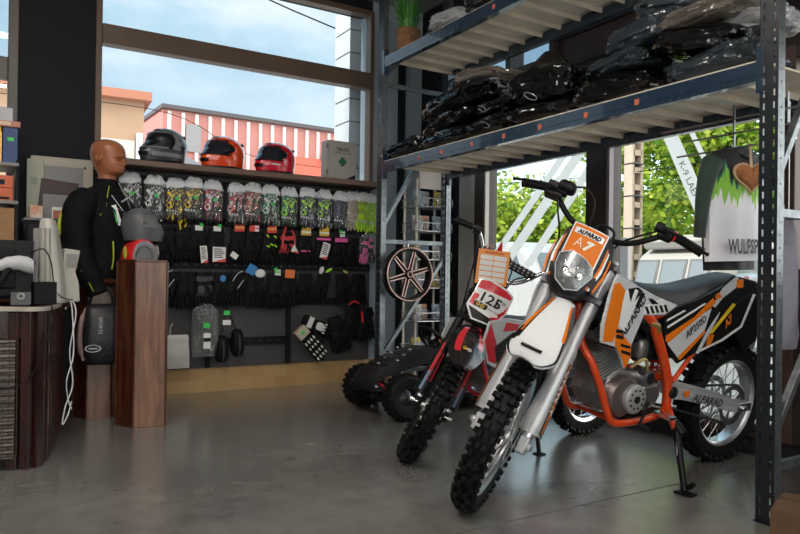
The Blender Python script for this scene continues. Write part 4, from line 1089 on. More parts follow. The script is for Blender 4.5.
# ------------------------------------------------------------------ helmets on the front pedestal
ZP = 1.037
t = thing('motocross_helmet', 'red and white helmet with grey arched opening, lowest on the front pedestal', 'helmet', (.89, 4.64, ZP), rad(-75))
t.scale = (.9, .84, .84)
redg = mat('scarlet gloss', (.66, .02, .02), .25, coat=.8)
cream = mat('cream decal', (.7, .55, .38), .35)
b = MB(); R = []
for i in range(25):
    a = pi * i / 24; R.append([V((x, .112 * cos(a) * s_, .165 * sin(a) ** .8 * s_)) for x, s_ in ((-.12, .55), (-.10, .82), (-.04, 1.), (.04, 1.), (.09, .95), (.105, .86))])
b.loft(R, redg, closed=False, caps=False); b.build('shell', t, smooth=60)
b = MB(); R = []
for i in range(21):
    a = pi * i / 20; R.append([V((x, .112 * cos(a) * s_, .165 * sin(a) ** .8 * s_)) for x, s_ in ((.105, .86), (.112, .78), (.10, .60), (.02, .56))])
b.loft(R, ggy, closed=False, caps=False); b.build('arch_trim', t, smooth=60)
b = MB(); b.loft([[V((.085, .112 * .66 * cos(pi * i / 16), .165 * .66 * sin(pi * i / 16))) for i in range(17)], [V((.10, .112 * .52 * cos(pi * i / 16), .165 * .52 * sin(pi * i / 16))) for i in range(17)], [V((.104, .05 * cos(pi * i / 16), .06 * sin(pi * i / 16))) for i in range(17)], [V((.104, 0, .0)) for i in range(17)]], mat('grey padding', (.13, .13, .135), .7), closed=False, caps=False); b.build('padding', t, smooth=60)
b = MB(); R = []
for i in range(13):
    a = .15 * pi + .5 * pi * i / 12; R.append([V((x, .115 * cos(a), .169 * sin(a) ** .8)) for x in (-.02 - .03 * sin(i), .035 + .02 * sin(i * 1.3))])
b.loft(R, cream, closed=False, caps=False); b.build('decal', t, smooth=60)
b = MB(); b.ell((.03, .125, .06), (.035, .02, .06), mat('mottled white black trim', (.5, .5, .5), .4, var=.9, vscale=30, var_col=(.02, .02, .02)), 12, 10); b.build('side_trim', t)
b = MB(); b.ell((.03, -.118, .05), (.02, .012, .05), pip, 10, 8); b.build('strap', t)
h = helmet('open_face_helmet', 'plain grey helmet facing right, resting on top of the red and white one', (.90, 4.64, ZP + .122), rad(-14), mat('flat grey shell', (.085, .088, .096), .42), mat('flat grey trim', (.065, .067, .074), .45), mat('grey face shield', (.13, .128, .132), .34), s=.77)

# ------------------------------------------------------------------ bag hanging between the pedestals
t = thing('gear_bag', 'black gear bag with grey oval badge hanging between the two wooden pedestals', 'bag', (.685, 4.745, .375))
t.scale = (1.12, 1.1, 1.08)
pinkgrey = mat('dusty pink trim', (.30, .19, .18), .5)
b = MB(); rings = []
for z, a, d, cx in ((0, .085, .05, .02), (.02, .105, .075, .01), (.15, .108, .085, .0), (.28, .10, .08, .005), (.335, .09, .06, .01), (.35, .07, .03, .015)):
    rings.append([V((cx + a * math.copysign(abs(cos(2 * pi * k / 24)) ** .6, cos(2 * pi * k / 24)), d * math.copysign(abs(sin(2 * pi * k / 24)) ** .7, sin(2 * pi * k / 24)), z)) for k in range(24)])
b.loft(rings, mat('black nylon', (.012, .012, .014), .45, bump=.3, bscale=30)); b.build('body', t, smooth=60)
b = MB(); b.tube([(-.08, -.03, .33), (-.105, -.055, .24), (-.110, -.06, .12), (-.09, -.055, .03)], [.006, .013, .014, .008], pinkgrey, 10, sub=5); b.build('side_trim', t)
b = MB(); b.torus((0, 0, 0), (0, 1, 0), .02, .003, PALEGREY, 24, 6); o = b.build('badge', t, loc=(-.045, -.081, .10)); o.scale = (1.9, 1, 1.0)
b = MB(); b.bb((-.012, -.004, -.004), (.012, 0, .004), PALEGREY); b.build('badge_bar', o, smooth=0)
b = MB(); b.text('SPORTS', (-.02, -.087, .28), (0, 0, -1), (1, 0, 0), .020, PALEGREY, lift=.004); b.build('lettering', t, smooth=0)
b = MB(); b.tube([(-.06, 0, .34), (-.03, .02, .43), (.02, .05, .46), (.06, .02, .42), (.08, 0, .34)], .009, BLACK, 8, sub=5); b.build('strap', t)
b = MB(); b.tube([(.02, .05, .455), (.02, .14, .455)], .005, DARKSTEEL, 6); b.build('hook', t)

# ------------------------------------------------------------------ counter
ct = thing('service_counter', 'dark reddish wooden service counter with curved slatted end, at the left edge', 'counter', (.0, 3.8, 0))
def C(x, y, z=0): return V((x, y - 3.8, z))
path = [(-1.3, 3.86), (-.5, 3.87), (.0, 3.85), (.16, 3.83), (.235, 3.80), (.285, 3.83), (.33, 3.98), (.385, 4.25), (.44, 4.55), (.48, 4.8)]
P3 = catmull([V((x, y, 0)) for x, y in path], 6)
def offs(pts, d):
    out = []
    for i, p in enumerate(pts):
        t_ = (pts[min(i + 1, len(pts) - 1)] - pts[max(i - 1, 0)]).normalized(); out.append(p + V((t_.y, -t_.x, 0)) * d)
    return out
def strip(mb_, pts, d0, d1, z0, z1, m):
    A = offs(pts, d0); B = offs(pts, d1)
    mb_.loft([[V((a.x, a.y - 3.8, z0)), V((b_.x, b_.y - 3.8, z0)), V((b_.x, b_.y - 3.8, z1)), V((a.x, a.y - 3.8, z1))] for a, b_ in zip(A, B)], m)
b = MB(); strip(b, P3, -.06, -.02, .04, .76, reddark); b.build('carcass', ct, smooth=60)
b = MB(); strip(b, P3, -.55, .02, .76, .785, mahog); b.build('worktop', ct, smooth=40, bev=.004)
b = MB(); strip(b, P3, .02, .028, .762, .783, mat('pale edge band', (.42, .38, .33), .4)); b.build('edge_band', ct, smooth=60)
b = MB(); strip(b, P3[:25], -.02, .0, .63, .76, reddark); b.build('apron', ct, smooth=60)
dl = [0]
for a, b_ in zip(P3[:-1], P3[1:]): dl.append(dl[-1] + (b_ - a).length)
def at_len(s):
    for i in range(len(dl) - 1):
        if s <= dl[i + 1]: 
            u = (s - dl[i]) / max(1e-6, dl[i + 1] - dl[i]); p = P3[i].lerp(P3[i + 1], u); t_ = (P3[i + 1] - P3[i]).normalized(); return p, t_
    return P3[-1], (P3[-1] - P3[-2]).normalized()
s = 1.47; k = 0
while s < dl[-1] - .02:
    p, t_ = at_len(s); nrm = V((t_.y, -t_.x, 0))
    q = p + nrm * .0
    m = MB(); m.box((q.x, q.y - 3.8, .38 if k < 14 else .40), (.045, .022, .756 if k < 14 else .716), reddark, MX.Rotation(atan2(t_.y, t_.x), 3, 'Z')); m.build('slat', ct, smooth=0, bev=.003)
    s += .085 if s > 1.62 else .06; k += 1
b = MB(); strip(b, P3, -.05, -.01, 0, .05, BLACK); b.build('plinth', ct, smooth=60)
# woven panel in the counter front
def weave_mat():
    m = bpy.data.materials.new('woven cane'); m.use_nodes = True; nt = m.node_tree; b = nt.nodes['Principled BSDF']
    tc = nt.nodes.new('ShaderNodeTexCoord'); mp = nt.nodes.new('ShaderNodeMapping'); mp.inputs['Rotation'].default_value = (pi / 2, 0, 0); nt.links.new(tc.outputs['Object'], mp.inputs[0])
    br = nt.nodes.new('ShaderNodeTexBrick'); br.inputs['Scale'].default_value = 1; br.inputs['Brick Width'].default_value = .05; br.inputs['Row Height'].default_value = .017; br.inputs['Mortar Size'].default_value = .0025
    br.inputs['Color1'].default_value = (.16, .13, .115, 1); br.inputs['Color2'].default_value = (.09, .075, .065, 1); br.inputs['Mortar'].default_value = (.015, .012, .01, 1)
    nt.links.new(mp.outputs[0], br.inputs['Vector']); nt.links.new(br.outputs['Color'], b.inputs['Base Color']); b.inputs['Roughness'].default_value = .6
    bp = nt.nodes.new('ShaderNodeBump'); bp.inputs['Strength'].default_value = .6; bp.inputs['Distance'].default_value = .01; bp.invert = True; nt.links.new(br.outputs['Fac'], bp.inputs['Height']); nt.links.new(bp.outputs[0], b.inputs['Normal'])
    return m
cane = weave_mat()
b = MB(); b.bb((-.95, .0, .06), (.175, .018, .625), cane)
for k in range(16): b.tube([(-.95, -.004 if k % 2 else .0, .09 + .035 * k), (-.4, .0, .09 + .035 * k), (.175, -.004, .09 + .035 * k)], .009, cane, 6)
for k in range(14): b.cyl((-.94 + .085 * k, .0, .06), (-.94 + .085 * k, .0, .625), .010, cane, 6)
b.build('woven_panel', ct, smooth=40)
ZT = .786
t = thing('monitor', 'black flat monitor seen from behind, standing on the counter', 'monitor', (.06, 4.02, ZT), rad(4))
b = MB(); b.bb((-.36, -.012, .04), (.20, .022, .325), BLACK); b.build('panel', t, bev=.006, smooth=0)
b = MB(); b.bb((-.30, -.03, .08), (.12, -.012, .28), SATIN); b.build('back_cover', t, bev=.01, smooth=0)
b = MB(); b.bb((.20, -.008, .04), (.207, .018, .325), DARKSTEEL); b.build('side_edge', t, smooth=0)
b = MB(); b.bb((-.11, -.005, .0), (-.05, .02, .08), BLACK); b.bb((-.2, -.08, 0), (.04, .1, .012), BLACK); b.build('foot', t, bev=.004, smooth=0)
t = thing('barcode_scanner', 'white and grey handheld barcode scanner standing in front of the monitor', 'scanner', (.115, 3.93, ZT + .0), rad(8))
t.scale = (1.1, 1.0, 1.25)
b = MB(); R = []
for x, y_, z, a, c in ((-.02, 0, .150, .016, .02), (.02, 0, .165, .022, .026), (.07, 0, .168, .028, .030), (.105, 0, .160, .034, .034), (.125, 0, .152, .036, .030)):
    R.append([V((x, a * cos(2 * pi * k / 14), z + c * sin(2 * pi * k / 14))) for k in range(14)])
b.loft(R, mat('scanner grey white', (.45, .46, .48), .35)); b.build('head', t, smooth=50)
b = MB(); b.tube([(.123, 0, .152), (.130, 0, .15)], [.026, .024], BLACK, 14); b.build('window', t)
b = MB(); b.tube([(.03, 0, .15), (.0, 0, .10), (-.035, 0, .05), (-.05, 0, .0)], [.018, .016, .014, .018], SATIN, 12, sub=4); b.build('handle', t, smooth=60)
b = MB(); b.lathe([(0, 0), (.05, 0), (.048, .012), (.02, .02), (0, .022)], (-.05, 0, 0), (0, 0, 1), BLACK, 20); b.build('base', t)
t = thing('card_box', 'small black box with a grey plate on the counter end', 'box', (.30, 4.03, ZT), rad(12))
b = MB(); b.bb((-.05, -.05, 0), (.06, .06, .115), BLACK); b.build('body', t, bev=.004, smooth=0)
b = MB(); b.bb((.0605, -.045, .01), (.064, .055, .105), PALEGREY); b.build('plate', t, smooth=0)
t = thing('card_holder', 'dark grey small display holder with an arc badge in front of the monitor', 'display holder', (.20, 3.905, ZT))
b = MB(); b.bb((-.045, 0, 0), (.045, .02, .065), mat('dark grey holder', (.07, .07, .075), .4)); b.build('body', t, bev=.003, smooth=0)
b = MB(); b.torus((0, -.002, .045), (0, 1, 0), .014, .003, PALEGREY, 16, 6); b.build('badge', t)
creamp = mat('cream plastic', (.43, .42, .37), .4, var=.08, vscale=4); creamd = mat('grey cream side', (.24, .235, .22), .5)
t = thing('desk_printer', 'tall cream ribbed desk printer casing, upright behind the monitor', 'printer', (.355, 4.22, ZT), rad(-18))
b = MB(); R = []
for z, a, d, cx in ((0, .055, .08, .02), (.10, .055, .08, .015), (.26, .052, .075, .0), (.38, .045, .07, -.01), (.445, .032, .06, -.015), (.455, .02, .05, -.015)):
    R.append([V((cx + a * math.copysign(abs(cos(2 * pi * k / 20)) ** .5, cos(2 * pi * k / 20)), d * math.copysign(abs(sin(2 * pi * k / 20)) ** .5, sin(2 * pi * k / 20)), z)) for k in range(20)])
b.loft(R, creamp); b.build('casing', t, smooth=50)
for k in range(3):
    b = MB(); b.bar((-.03 + .025 * k, -.078, .06), (-.035 + .022 * k, -.066, .40), .008, .012, creamd); b.build('rib', t, smooth=0)
b = MB(); b.bb((-.075, -.06, .02), (-.045, .06, .40), creamd); b.build('side_cover', t, bev=.008, smooth=0)
t = thing('card_terminal', 'cream angular card terminal leaning at the counter end, left of the jacket', 'terminal', (.462, 4.30, ZT), rad(10))
b = MB(); b.prism([(-.05, 0, 0), (.055, 0, 0), (.05, 0, .10), (.03, 0, .17), (.055, 0, .29), (-.03, 0, .30), (-.045, 0, .18)], (0, .09, 0), creamp); b.build('casing', t, bev=.008, smooth=0)
b = MB(); b.bb((-.02, -.004, .19), (.035, .0, .27), creamd); b.build('screen', t, smooth=0)
def cable(label, pts, m, r=.0035):
    b_ = MB(); b_.tube(pts, r, m, 6, sub=8); o_ = b_.build('cable', smooth=60); tag(o_, label, 'cable'); return o_
ax = C
cable('white cable hanging off the counter end in a long loop, outer strand', [(.40, 4.15, .80), (.465, 4.24, .795), (.485, 4.22, .72), (.455, 4.20, .52), (.475, 4.22, .34), (.435, 4.18, .22), (.42, 4.16, .13), (.45, 4.2, .17), (.47, 4.22, .24)], WHITE)
cable('white cable hanging off the counter end, inner strand crossing the loop', [(.38, 4.12, .80), (.45, 4.20, .80), (.468, 4.21, .70), (.475, 4.215, .50), (.44, 4.185, .36), (.452, 4.2, .25), (.47, 4.21, .20)], WHITE)
cable('dark cable drooping across the counter front panel', [(.33, 3.90, .80), (.335, 3.865, .74), (.29, 3.785, .55), (.22, 3.755, .43), (.12, 3.77, .40), (.03, 3.785, .44), (-.15, 3.79, .60)], SATIN)
cable('black cable arching from the monitor over the cream printer', [(.24, 4.03, 1.04), (.30, 3.98, 1.07), (.34, 4.0, 1.0), (.36, 4.05, .88), (.40, 4.1, .82), (.47, 4.25, .80)], BLACK)

# ------------------------------------------------------------------ open shelf at far left
sh = thing('shelf_unit', 'open grey shelf unit at the left picture edge holding binders and boxes', 'shelf unit', (-.70, 5.02, 0))
shm = mat('grey laminate shelf', (.22, .21, .20), .5)
for z in (.30, .72, 1.13, 1.40, 1.64):
    b = MB(); b.bb((0, 0, z - .022), (.935, .36, z), shm); b.build('shelf_board', sh, smooth=0, bev=.003)
for x in (.0, .918):
    b = MB(); b.bb((x, .02, 0), (x + .017, .36, 1.66), SATIN); b.build('side_panel', sh, smooth=0)
def tbox(name, label, cat, a, c, m, extra=None, group=None):
    t_ = thing(name, label, cat, ((a[0] + c[0]) / 2, (a[1] + c[1]) / 2, a[2]), 0, group)
    dx, dy, dz = [(q - p) for p, q in zip(a, c)]
    b_ = MB(); b_.bb((-dx / 2, -dy / 2, 0), (dx / 2, dy / 2, dz), m); b_.build('body', t_, smooth=0, bev=.003)
    if extra:
        for (nm, x0_, z0_, x1_, z1_, mm) in extra:
            b_ = MB(); b_.bb((-dx / 2 + x0_ * dx, -dy / 2 - .002, z0_ * dz), (-dx / 2 + x1_ * dx, -dy / 2 + .001, z1_ * dz), mm); b_.build(nm, t_, smooth=0)
    return t_
bl = mat('blue binder', (.015, .05, .18), .45)
tbox('binder', 'bright yellow binder on the shelf unit, at the left picture edge', 'binder', (.06, 5.05, 1.641), (.135, 5.3, 1.865), YELLOW)
tbox('binder', 'dark blue binder with a green sticker next to the yellow one', 'binder', (.145, 5.05, 1.641), (.228, 5.3, 1.865), bl, [('sticker', .3, .62, .72, .72, GREEN)])
tbox('leaflet_box', 'red and white leaflet box lying on top of the binders', 'box', (.06, 5.04, 1.867), (.24, 5.28, 1.905), mat('salmon leaflet', (.55, .22, .16), .5), [('print', .2, .2, .7, .8, cream)])
tbox('orange_box', 'orange box with black window on the middle shelf, upper of two', 'box', (.02, 5.05, 1.482), (.205, 5.25, 1.56), mat('orange red box', (.62, .10, .02), .4), [('print', .3, .25, .75, .65, BLACK)])
tbox('orange_box', 'orange red box with dark stripe on the middle shelf, lower of two', 'box', (.02, 5.05, 1.401), (.205, 5.25, 1.48), mat('orange red box', (.62, .10, .02), .4), [('print', .1, .1, .9, .28, SATIN)])
tbox('cardboard_carton', 'plain brown cardboard carton on the lower shelf at the left picture edge', 'carton', (-.1, 5.05, 1.131), (.215, 5.3, 1.355), CARD)
b = tbox('display_case', 'pale glossy case standing on the shelf above the binders', 'case', (-.05, 5.1, 1.907), (.20, 5.3, 2.0), mat('pale case', (.42, .45, .48), .2))
# ------------------------------------------------------------------ cabinet behind the mannequin with boards leaning on it
cb = thing('cabinet', 'black low cabinet behind the mannequin, against the pier', 'cabinet', (.29, 5.28, 0))
b = MB(); b.bb((0, 0, 0), (.46, .32, 1.30), SATIN); b.build('body', cb, smooth=0, bev=.004)
for k in range(2):
    b = MB(); b.bb((.01 + .225 * k, -.016, .05), (.23 + .225 * k, 0, 1.27), BLACK); o = b.build('door', cb, smooth=0, bev=.003)
    b = MB(); b.bb((.20 + .045 * k, -.03, .7), (.21 + .045 * k, -.016, .84), STEEL); b.build('handle', o, smooth=0)
b = MB(); b.bb((.05, -.019, .84), (.075, -.0165, 1.20), PAPER); b.build('label_strip', cb, smooth=0)
b = MB(); b.bb((-.01, -.02, 1.30), (.47, .33, 1.315), DARKSTEEL); b.build('top', cb, smooth=0)
Zc = 1.316
boardm = mat('beige plastic tray', (.42, .38, .31), .45); boardg = mat('mint cream board', (.38, .40, .31), .5); maroon = mat('maroon folder', (.035, .012, .016), .5); greyb = mat('grey sheet', (.22, .215, .215), .5)
def leaning(name, label, cat, x0_, x1_, y, z1, m, dz0=0., lean=.06, rot=0., extra=(), th=.012):
    t_ = thing(name, label, cat, ((x0_ + x1_) / 2, y, Zc + dz0), rot=(-lean, rot, 0))
    w_ = (x1_ - x0_) / 2; h_ = z1 - Zc - dz0
    b_ = MB(); b_.bb((-w_, 0, 0), (w_, th, h_), m); b_.build('board', t_, smooth=0, bev=.003)
    for nm, fx0, fz0, fx1, fz1, mm in extra:
        b_ = MB(); b_.bb((-w_ + 2 * w_ * fx0, -.003, h_ * fz0), (-w_ + 2 * w_ * fx1, .001, h_ * fz1), mm); b_.build(nm, t_, smooth=0)
    return t_
leaning('tray_board', 'wide beige board with punched corners leaning on the pier above the cabinet', 'board', .33, .735, 5.50, 1.775, boardm, extra=[('inner_recess', .22, .42, .84, .86, greyb), ('corner_hole', .85, .84, .88, .88, BLACK)])
leaning('side_board', 'narrow mint cream board at the left of the stacked boards', 'board', .305, .41, 5.465, 1.745, boardg, extra=[('printed_badge', .25, .58, .62, .70, mat('mint print', (.25, .3, .22), .5))])
leaning('folder', 'maroon folder with small white label, tilted in front of the beige board', 'folder', .365, .605, 5.43, 1.60, maroon, rot=.10, extra=[('label', .14, .36, .42, .60, PAPER), ('label_print', .22, .42, .32, .54, SATIN)])
leaning('grey_sheet', 'plain grey sheet standing lowest in front of the maroon folder', 'sheet', .40, .575, 5.395, 1.495, greyb, lean=.04)
leaning('photo_card', 'photo card with red picture and white rim in front of the grey sheet', 'card', .455, .575, 5.365, 1.405, PAPER, lean=.03, extra=[('picture', .06, .08, .94, .74, mat('red photo', (.42, .10, .07), .4, var=.6, vscale=40))])
tbox('small_box', 'small orange and white box at the left front of the cabinet top', 'box', (.315, 5.30, Zc), (.395, 5.36, Zc + .085), mat('orange white box', (.7, .25, .08), .4, var=.5, vscale=18, var_col=(.75, .7, .65)))
# ================================================================== BIKES
def wheel(root, name, T, R, r, w, spokes=36, sprocket=0., disc=True, rim_m=ALU, nk=44, label=None):
    """axle along local y, centred on the origin"""
    b = MB()
    b.lathe([(r - .022, -w * .26), (r - .004, -w * .40), (r + .010, -w * .43), (r + .010, -w * .37), (r - .012, -w * .2), (r - .016, 0), (r - .012, w * .2), (r + .010, w * .37), (r + .010, w * .43), (r - .004, w * .40), (r - .022, w * .26), (r - .026, 0), (r - .022, -w * .26)], (0, 0, 0), (0, 1, 0), rim_m, 56)
    o = b.build(name, root, smooth=40); o.matrix_local = T
    if label: o['label'] = label
    b = MB(); h = R - r
    sec = [(r - .004, -.40), (r + h * .2, -.47), (r + h * .5, -.50), (R - .034, -.45), (R - .024, -.34), (R - .019, -.15), (R - .018, 0)]
    sec = [(a, t * w) for a, t in sec]; sec = sec + [(a, -t) for a, t in reversed(sec[:-1])]
    b.lathe(sec, (0, 0, 0), (0, 1, 0), RUBBER, 60)
    TW = 2 * pi * R / nk * .56
    def knob(th, y, tw, ww, hh, tilt=0., rr=R):
        d = V((cos(th), 0, sin(th))); tt = V((-sin(th), 0, cos(th))); yy = V((0, 1, 0))
        n = (d * cos(tilt) + yy * math.copysign(sin(abs(tilt)), y if y else 1)).normalized() if tilt else d
        a = tt.cross(n).normalized()
        Rm = MX((tt, a, n)).transposed()
        c = d * (rr - hh * .5) + yy * y
        b.box(c, (tw, ww, hh + .008), RUBBER, Rm)
    for k in range(nk):
        th = 2 * pi * k / nk
        if k % 2 == 0:
            knob(th, -.0125, TW, .019, .022); knob(th, .0125, TW, .019, .022)
        else:
            knob(th, -w * .28, TW, .019, .021, .35, R - .004); knob(th, w * .28, TW, .019, .021, .35, R - .004)
        knob(th + pi / nk * (0 if k % 2 == 0 else .3), -w * .47, TW * .9, .017, .020, .8, R - .016); knob(th + pi / nk * (0 if k % 2 == 0 else .3), w * .47, TW * .9, .017, .020, .8, R - .016)
    b.build('tyre', o, smooth=30)
    b = MB(); b.lathe([(0, -.055), (.012, -.055), (.014, -.045), (.040, -.040), (.042, -.030), (.022, -.024), (.020, .024), (.042, .030), (.040, .040), (.014, .045), (.012, .055), (0, .055)], (0, 0, 0), (0, 1, 0), ALU, 24); b.build('hub', o, smooth=40)
    me = None
    for k in range(spokes):
        side = 1 if k % 2 else -1; pair = k // 2; cross = 1 if pair % 2 else -1
        if me is None:
            pass
        th = 2 * pi * k / spokes; t0 = th + cross * .62
        s = MB(); s.tube([(.038 * cos(t0), side * .034, .038 * sin(t0)), ((r - .02) * cos(th), side * .006, (r - .02) * sin(th))], .0019, STEEL, 5); s.build('spoke', o)
    if disc:
        b = MB(); y = .060 if sprocket == 0 else -.055; dr = .125 if R > .3 else .10
        b.lathe([(dr - .03, y - .0015), (dr, y - .0015), (dr, y + .0015), (dr - .03, y + .0015), (dr - .03, y - .0015)], (0, 0, 0), (0, 1, 0), STEEL, 40)
        for k in range(6):
            a = k * pi / 3; b.bar((.03 * cos(a), y * .8, .03 * sin(a)), ((dr - .022) * cos(a + .4), y, (dr - .022) * sin(a + .4)), .012, .003, STEEL, up=(0, 1, 0))
        b.build('brake_disc', o, smooth=30)
    if sprocket:
        b = MB(); y = .062; n = 44; P = []
        for k in range(n * 2): 
            rr = sprocket if k % 2 else sprocket - .008
            P.append((rr * cos(pi * k / n), y, rr * sin(pi * k / n)))
        q = [(x * .78, y, z * .78) for x, _, z in P]; N = len(P)
        b.add([V(p) for p in P] + [V(p) for p in q] + [V(p) + V((0, .004, 0)) for p in P] + [V(p) + V((0, .004, 0)) for p in q],
              [(i, (i + 1) % N, N + (i + 1) % N, N + i) for i in range(N)] + [(2 * N + i, 2 * N + (i + 1) % N, 3 * N + (i + 1) % N, 3 * N + i) for i in range(N)] + [(i, (i + 1) % N, 2 * N + (i + 1) % N, 2 * N + i) for i in range(N)], ALU)
        for k in range(5):
            a = k * 2 * pi / 5; b.bar((.03 * cos(a), y, .03 * sin(a)), (sprocket * .8 * cos(a), y + .002, sprocket * .8 * sin(a)), .014, .004, ALU, up=(0, 1, 0))
        b.build('sprocket', o, smooth=30)
    return o

def fork_frame(xh, zh, rake, steer):
    r = rad(rake); u = V((-sin(r), 0, cos(r))); f = V((cos(r), 0, sin(r)))
    B = MX((f, V((0, 1, 0)), u)).transposed().to_4x4()
    return MX.Translation((xh, 0, zh)) @ MX.Rotation(rad(steer), 4, u) @ B
def lin(y0, k, x0=.65): return lambda x, z: y0 + k * (x - x0)
def pan(b, poly, yf, m, lift=0., th=.010, side=1):
    P = [V((x, side * (yf(x, z) + lift), z - (.05 if side < 0 else 0))) for x, z in poly]
    b.prism(P, (0, -side * th, 0), m)
def pantext(b, s, p, q, yf, h, m, lift=.003, side=1, **k):
    P = V((p[0], side * (yf(*p) + lift), p[1])); Q = V((q[0], side * (yf(*q) + lift), q[1]))
    u = Q - P; L = u.length; n = V((0, side, 0)); v = n.cross(u)
    _, _, w = text_mesh(s, k.get('bold', 0.), k.get('shear', 0.))
    b.text(s, P, u, v, h, m, squash=L / (w * h), lift=.0005, **k)
blackg = mat('glossy black graphic', (.007, .007, .008), .35, spec=.3)
orangeg = mat('glossy orange graphic', (.76, .18, .008), .35, spec=.22)
whiteg = mat('glossy white graphic', (.82, .83, .84), .25, coat=.3)
silverg = mat('silver grey graphic', (.60, .62, .64), .25, coat=.6, spec=.5)
yellowg = mat('glossy yellow graphic', (.85, .60, .03), .25, coat=.5)
casing = mat('cast engine alloy', (.30, .295, .29), .36, .8, var=.15, vscale=30, bump=.1, bscale=90)
finm = mat('dark cast fins', (.36, .36, .365), .4, .4)
seatm = mat('black grip seat vinyl', (.030, .031, .034), .55, bump=.15, bscale=150)
greyplate = mat('silver painted guard', (.52, .53, .55), .3, .3, coat=.3)
clearlens = film('clear headlight lens', (.95, .96, .97), .02, .04)

# ------------------------------------------------------------------ ORANGE BIKE
LEAN, STEER = 7.97, 38.5
ob = thing('dirt_bike', 'white and orange dirt bike with headlight mask, on its side stand in front', 'dirt bike', (3.397, 2.298, 0), rot=(rad(-LEAN), 0, pi))
FT = fork_frame(1.143, 1.0, 27.6, STEER)
AX = V((.054, 0, -.785))
wheel(ob, 'front_wheel', FT @ MX.Translation(AX), .345, .267, .082, 36, nk=54)
wheel(ob, 'rear_wheel', MX.Translation((.02, 0, .322)), .322, .235, .112, 36, sprocket=.105, nk=36)
# fork
for s in (1, -1):
    b = MB(); b.T = FT
    b.lathe([(0, -.40), (.0265, -.40), (.028, -.39), (.028, -.20), (.0295, -.19), (.0295, .0), (.0275, .01), (.0275, .075), (.024, .082), (0, .082)], (.02, s * .10, 0), (0, 0, 1), mat('satin silver fork tube', (.55, .56, .58), .34, .45), 20)
    o = b.build('fork_leg', ob)
    b = MB(); b.T = FT; b.cyl((.02, s * .10, -.40), (.02, s * .10, -.76), .0235, CHROME, 16); b.build('stanchion', o)
    b = MB(); b.T = FT; b.cyl((.02, s * .10, -.395), (.02, s * .10, -.415), .031, BLACK, 16); b.build('dust_seal', o)
    b = MB(); b.T = FT; b.box((.035, s * .10, -.785), (.075, .042, .075), greyplate); b.cyl((.054, s * .085, -.785), (.054, s * .135, -.785), .017, greyplate, 14); b.build('axle_clamp', o, bev=.008)
    b = MB(); b.T = FT; b.cyl((.054, s * .128, -.785), (.054, s * .142, -.785), .011, STEEL, 6); b.build('axle_nut', o, smooth=0)
    # guard shell round front and outside of the leg, with printed stripes
    b = MB(); b.T = FT
    def gp(a_, ang, off=0.):
        rr = .034 + .018 * max(0, min(1, (-a_ - .40) / .3)) + off
        return V((.02 + rr * cos(ang), s * (.10 + rr * sin(ang)), a_))
    rows = [[gp(-.36 - .37 * i / 12 + (.03 * sin(j / 14 * pi)), -1.15 + 2.9 * j / 14) for j in range(15)] for i in range(13)]
    b.loft(rows, greyplate, closed=False, caps=False); b.loft([[p * 1. for p in r_] for r_ in [[gp(-.36 - .37 * i / 12, -1.15 + 2.9 * j / 14, -.004) for j in range(15)] for i in range(13)]], greyplate, closed=False, caps=False)
    for i in range(12):
        a0, a1 = -.40 - .026 * i, -.40 - .026 * (i + 1)
        for (j0, j1, m_) in ((.85, 1.0, blackg), (1.05, 1.25, orangeg), (1.3, 1.42, blackg), (1.47, 1.75, orangeg if i > 4 else whiteg)):
            b.add([gp(a0, j0, .0012), gp(a0, j1, .0012), gp(a1, j1, .0012), gp(a1, j0, .0012)], [(0, 1, 2, 3)], m_)
    for k in range(4):
        a0 = -.635 - .022 * k
        b.add([gp(a0, .9, .0022), gp(a0 - .02, 1.72, .0022), gp(a0 - .032, 1.72, .0022), gp(a0 - .012, .9, .0022)], [(0, 1, 2, 3)], blackg)
    o2 = b.build('fork_guard', ob, smooth=40)
    if s == 1:
        b = MB(); b.T = FT
        vs, fs, w_ = text_mesh('ALPARAD', .02, 0.); h_ = .030
        b.add([gp(-.63 + x * h_ * (.20 / (w_ * h_)), .86 + (1 - y) * .78, .003) for x, y in vs], fs, whiteg); b.build('lettering', o2, smooth=0)
# triple clamps and stem
for a_, ff in ((-.13, .0), (.035, .0)):
    b = MB(); b.T = FT; b.prism([(-.03, -.05, a_), (.0, -.135, a_), (.055, -.135, a_), (.055, -.06, a_), (.03, 0, a_), (.055, .06, a_), (.055, .135, a_), (.0, .135, a_), (-.03, .05, a_)], (0, 0, .030), DARKSTEEL); b.build('triple_clamp', ob, smooth=0, bev=.004)
b = MB(); b.T = FT; b.cyl((0, 0, -.14), (0, 0, .07), .022, DARKSTEEL, 16); b.build('steering_stem', ob)
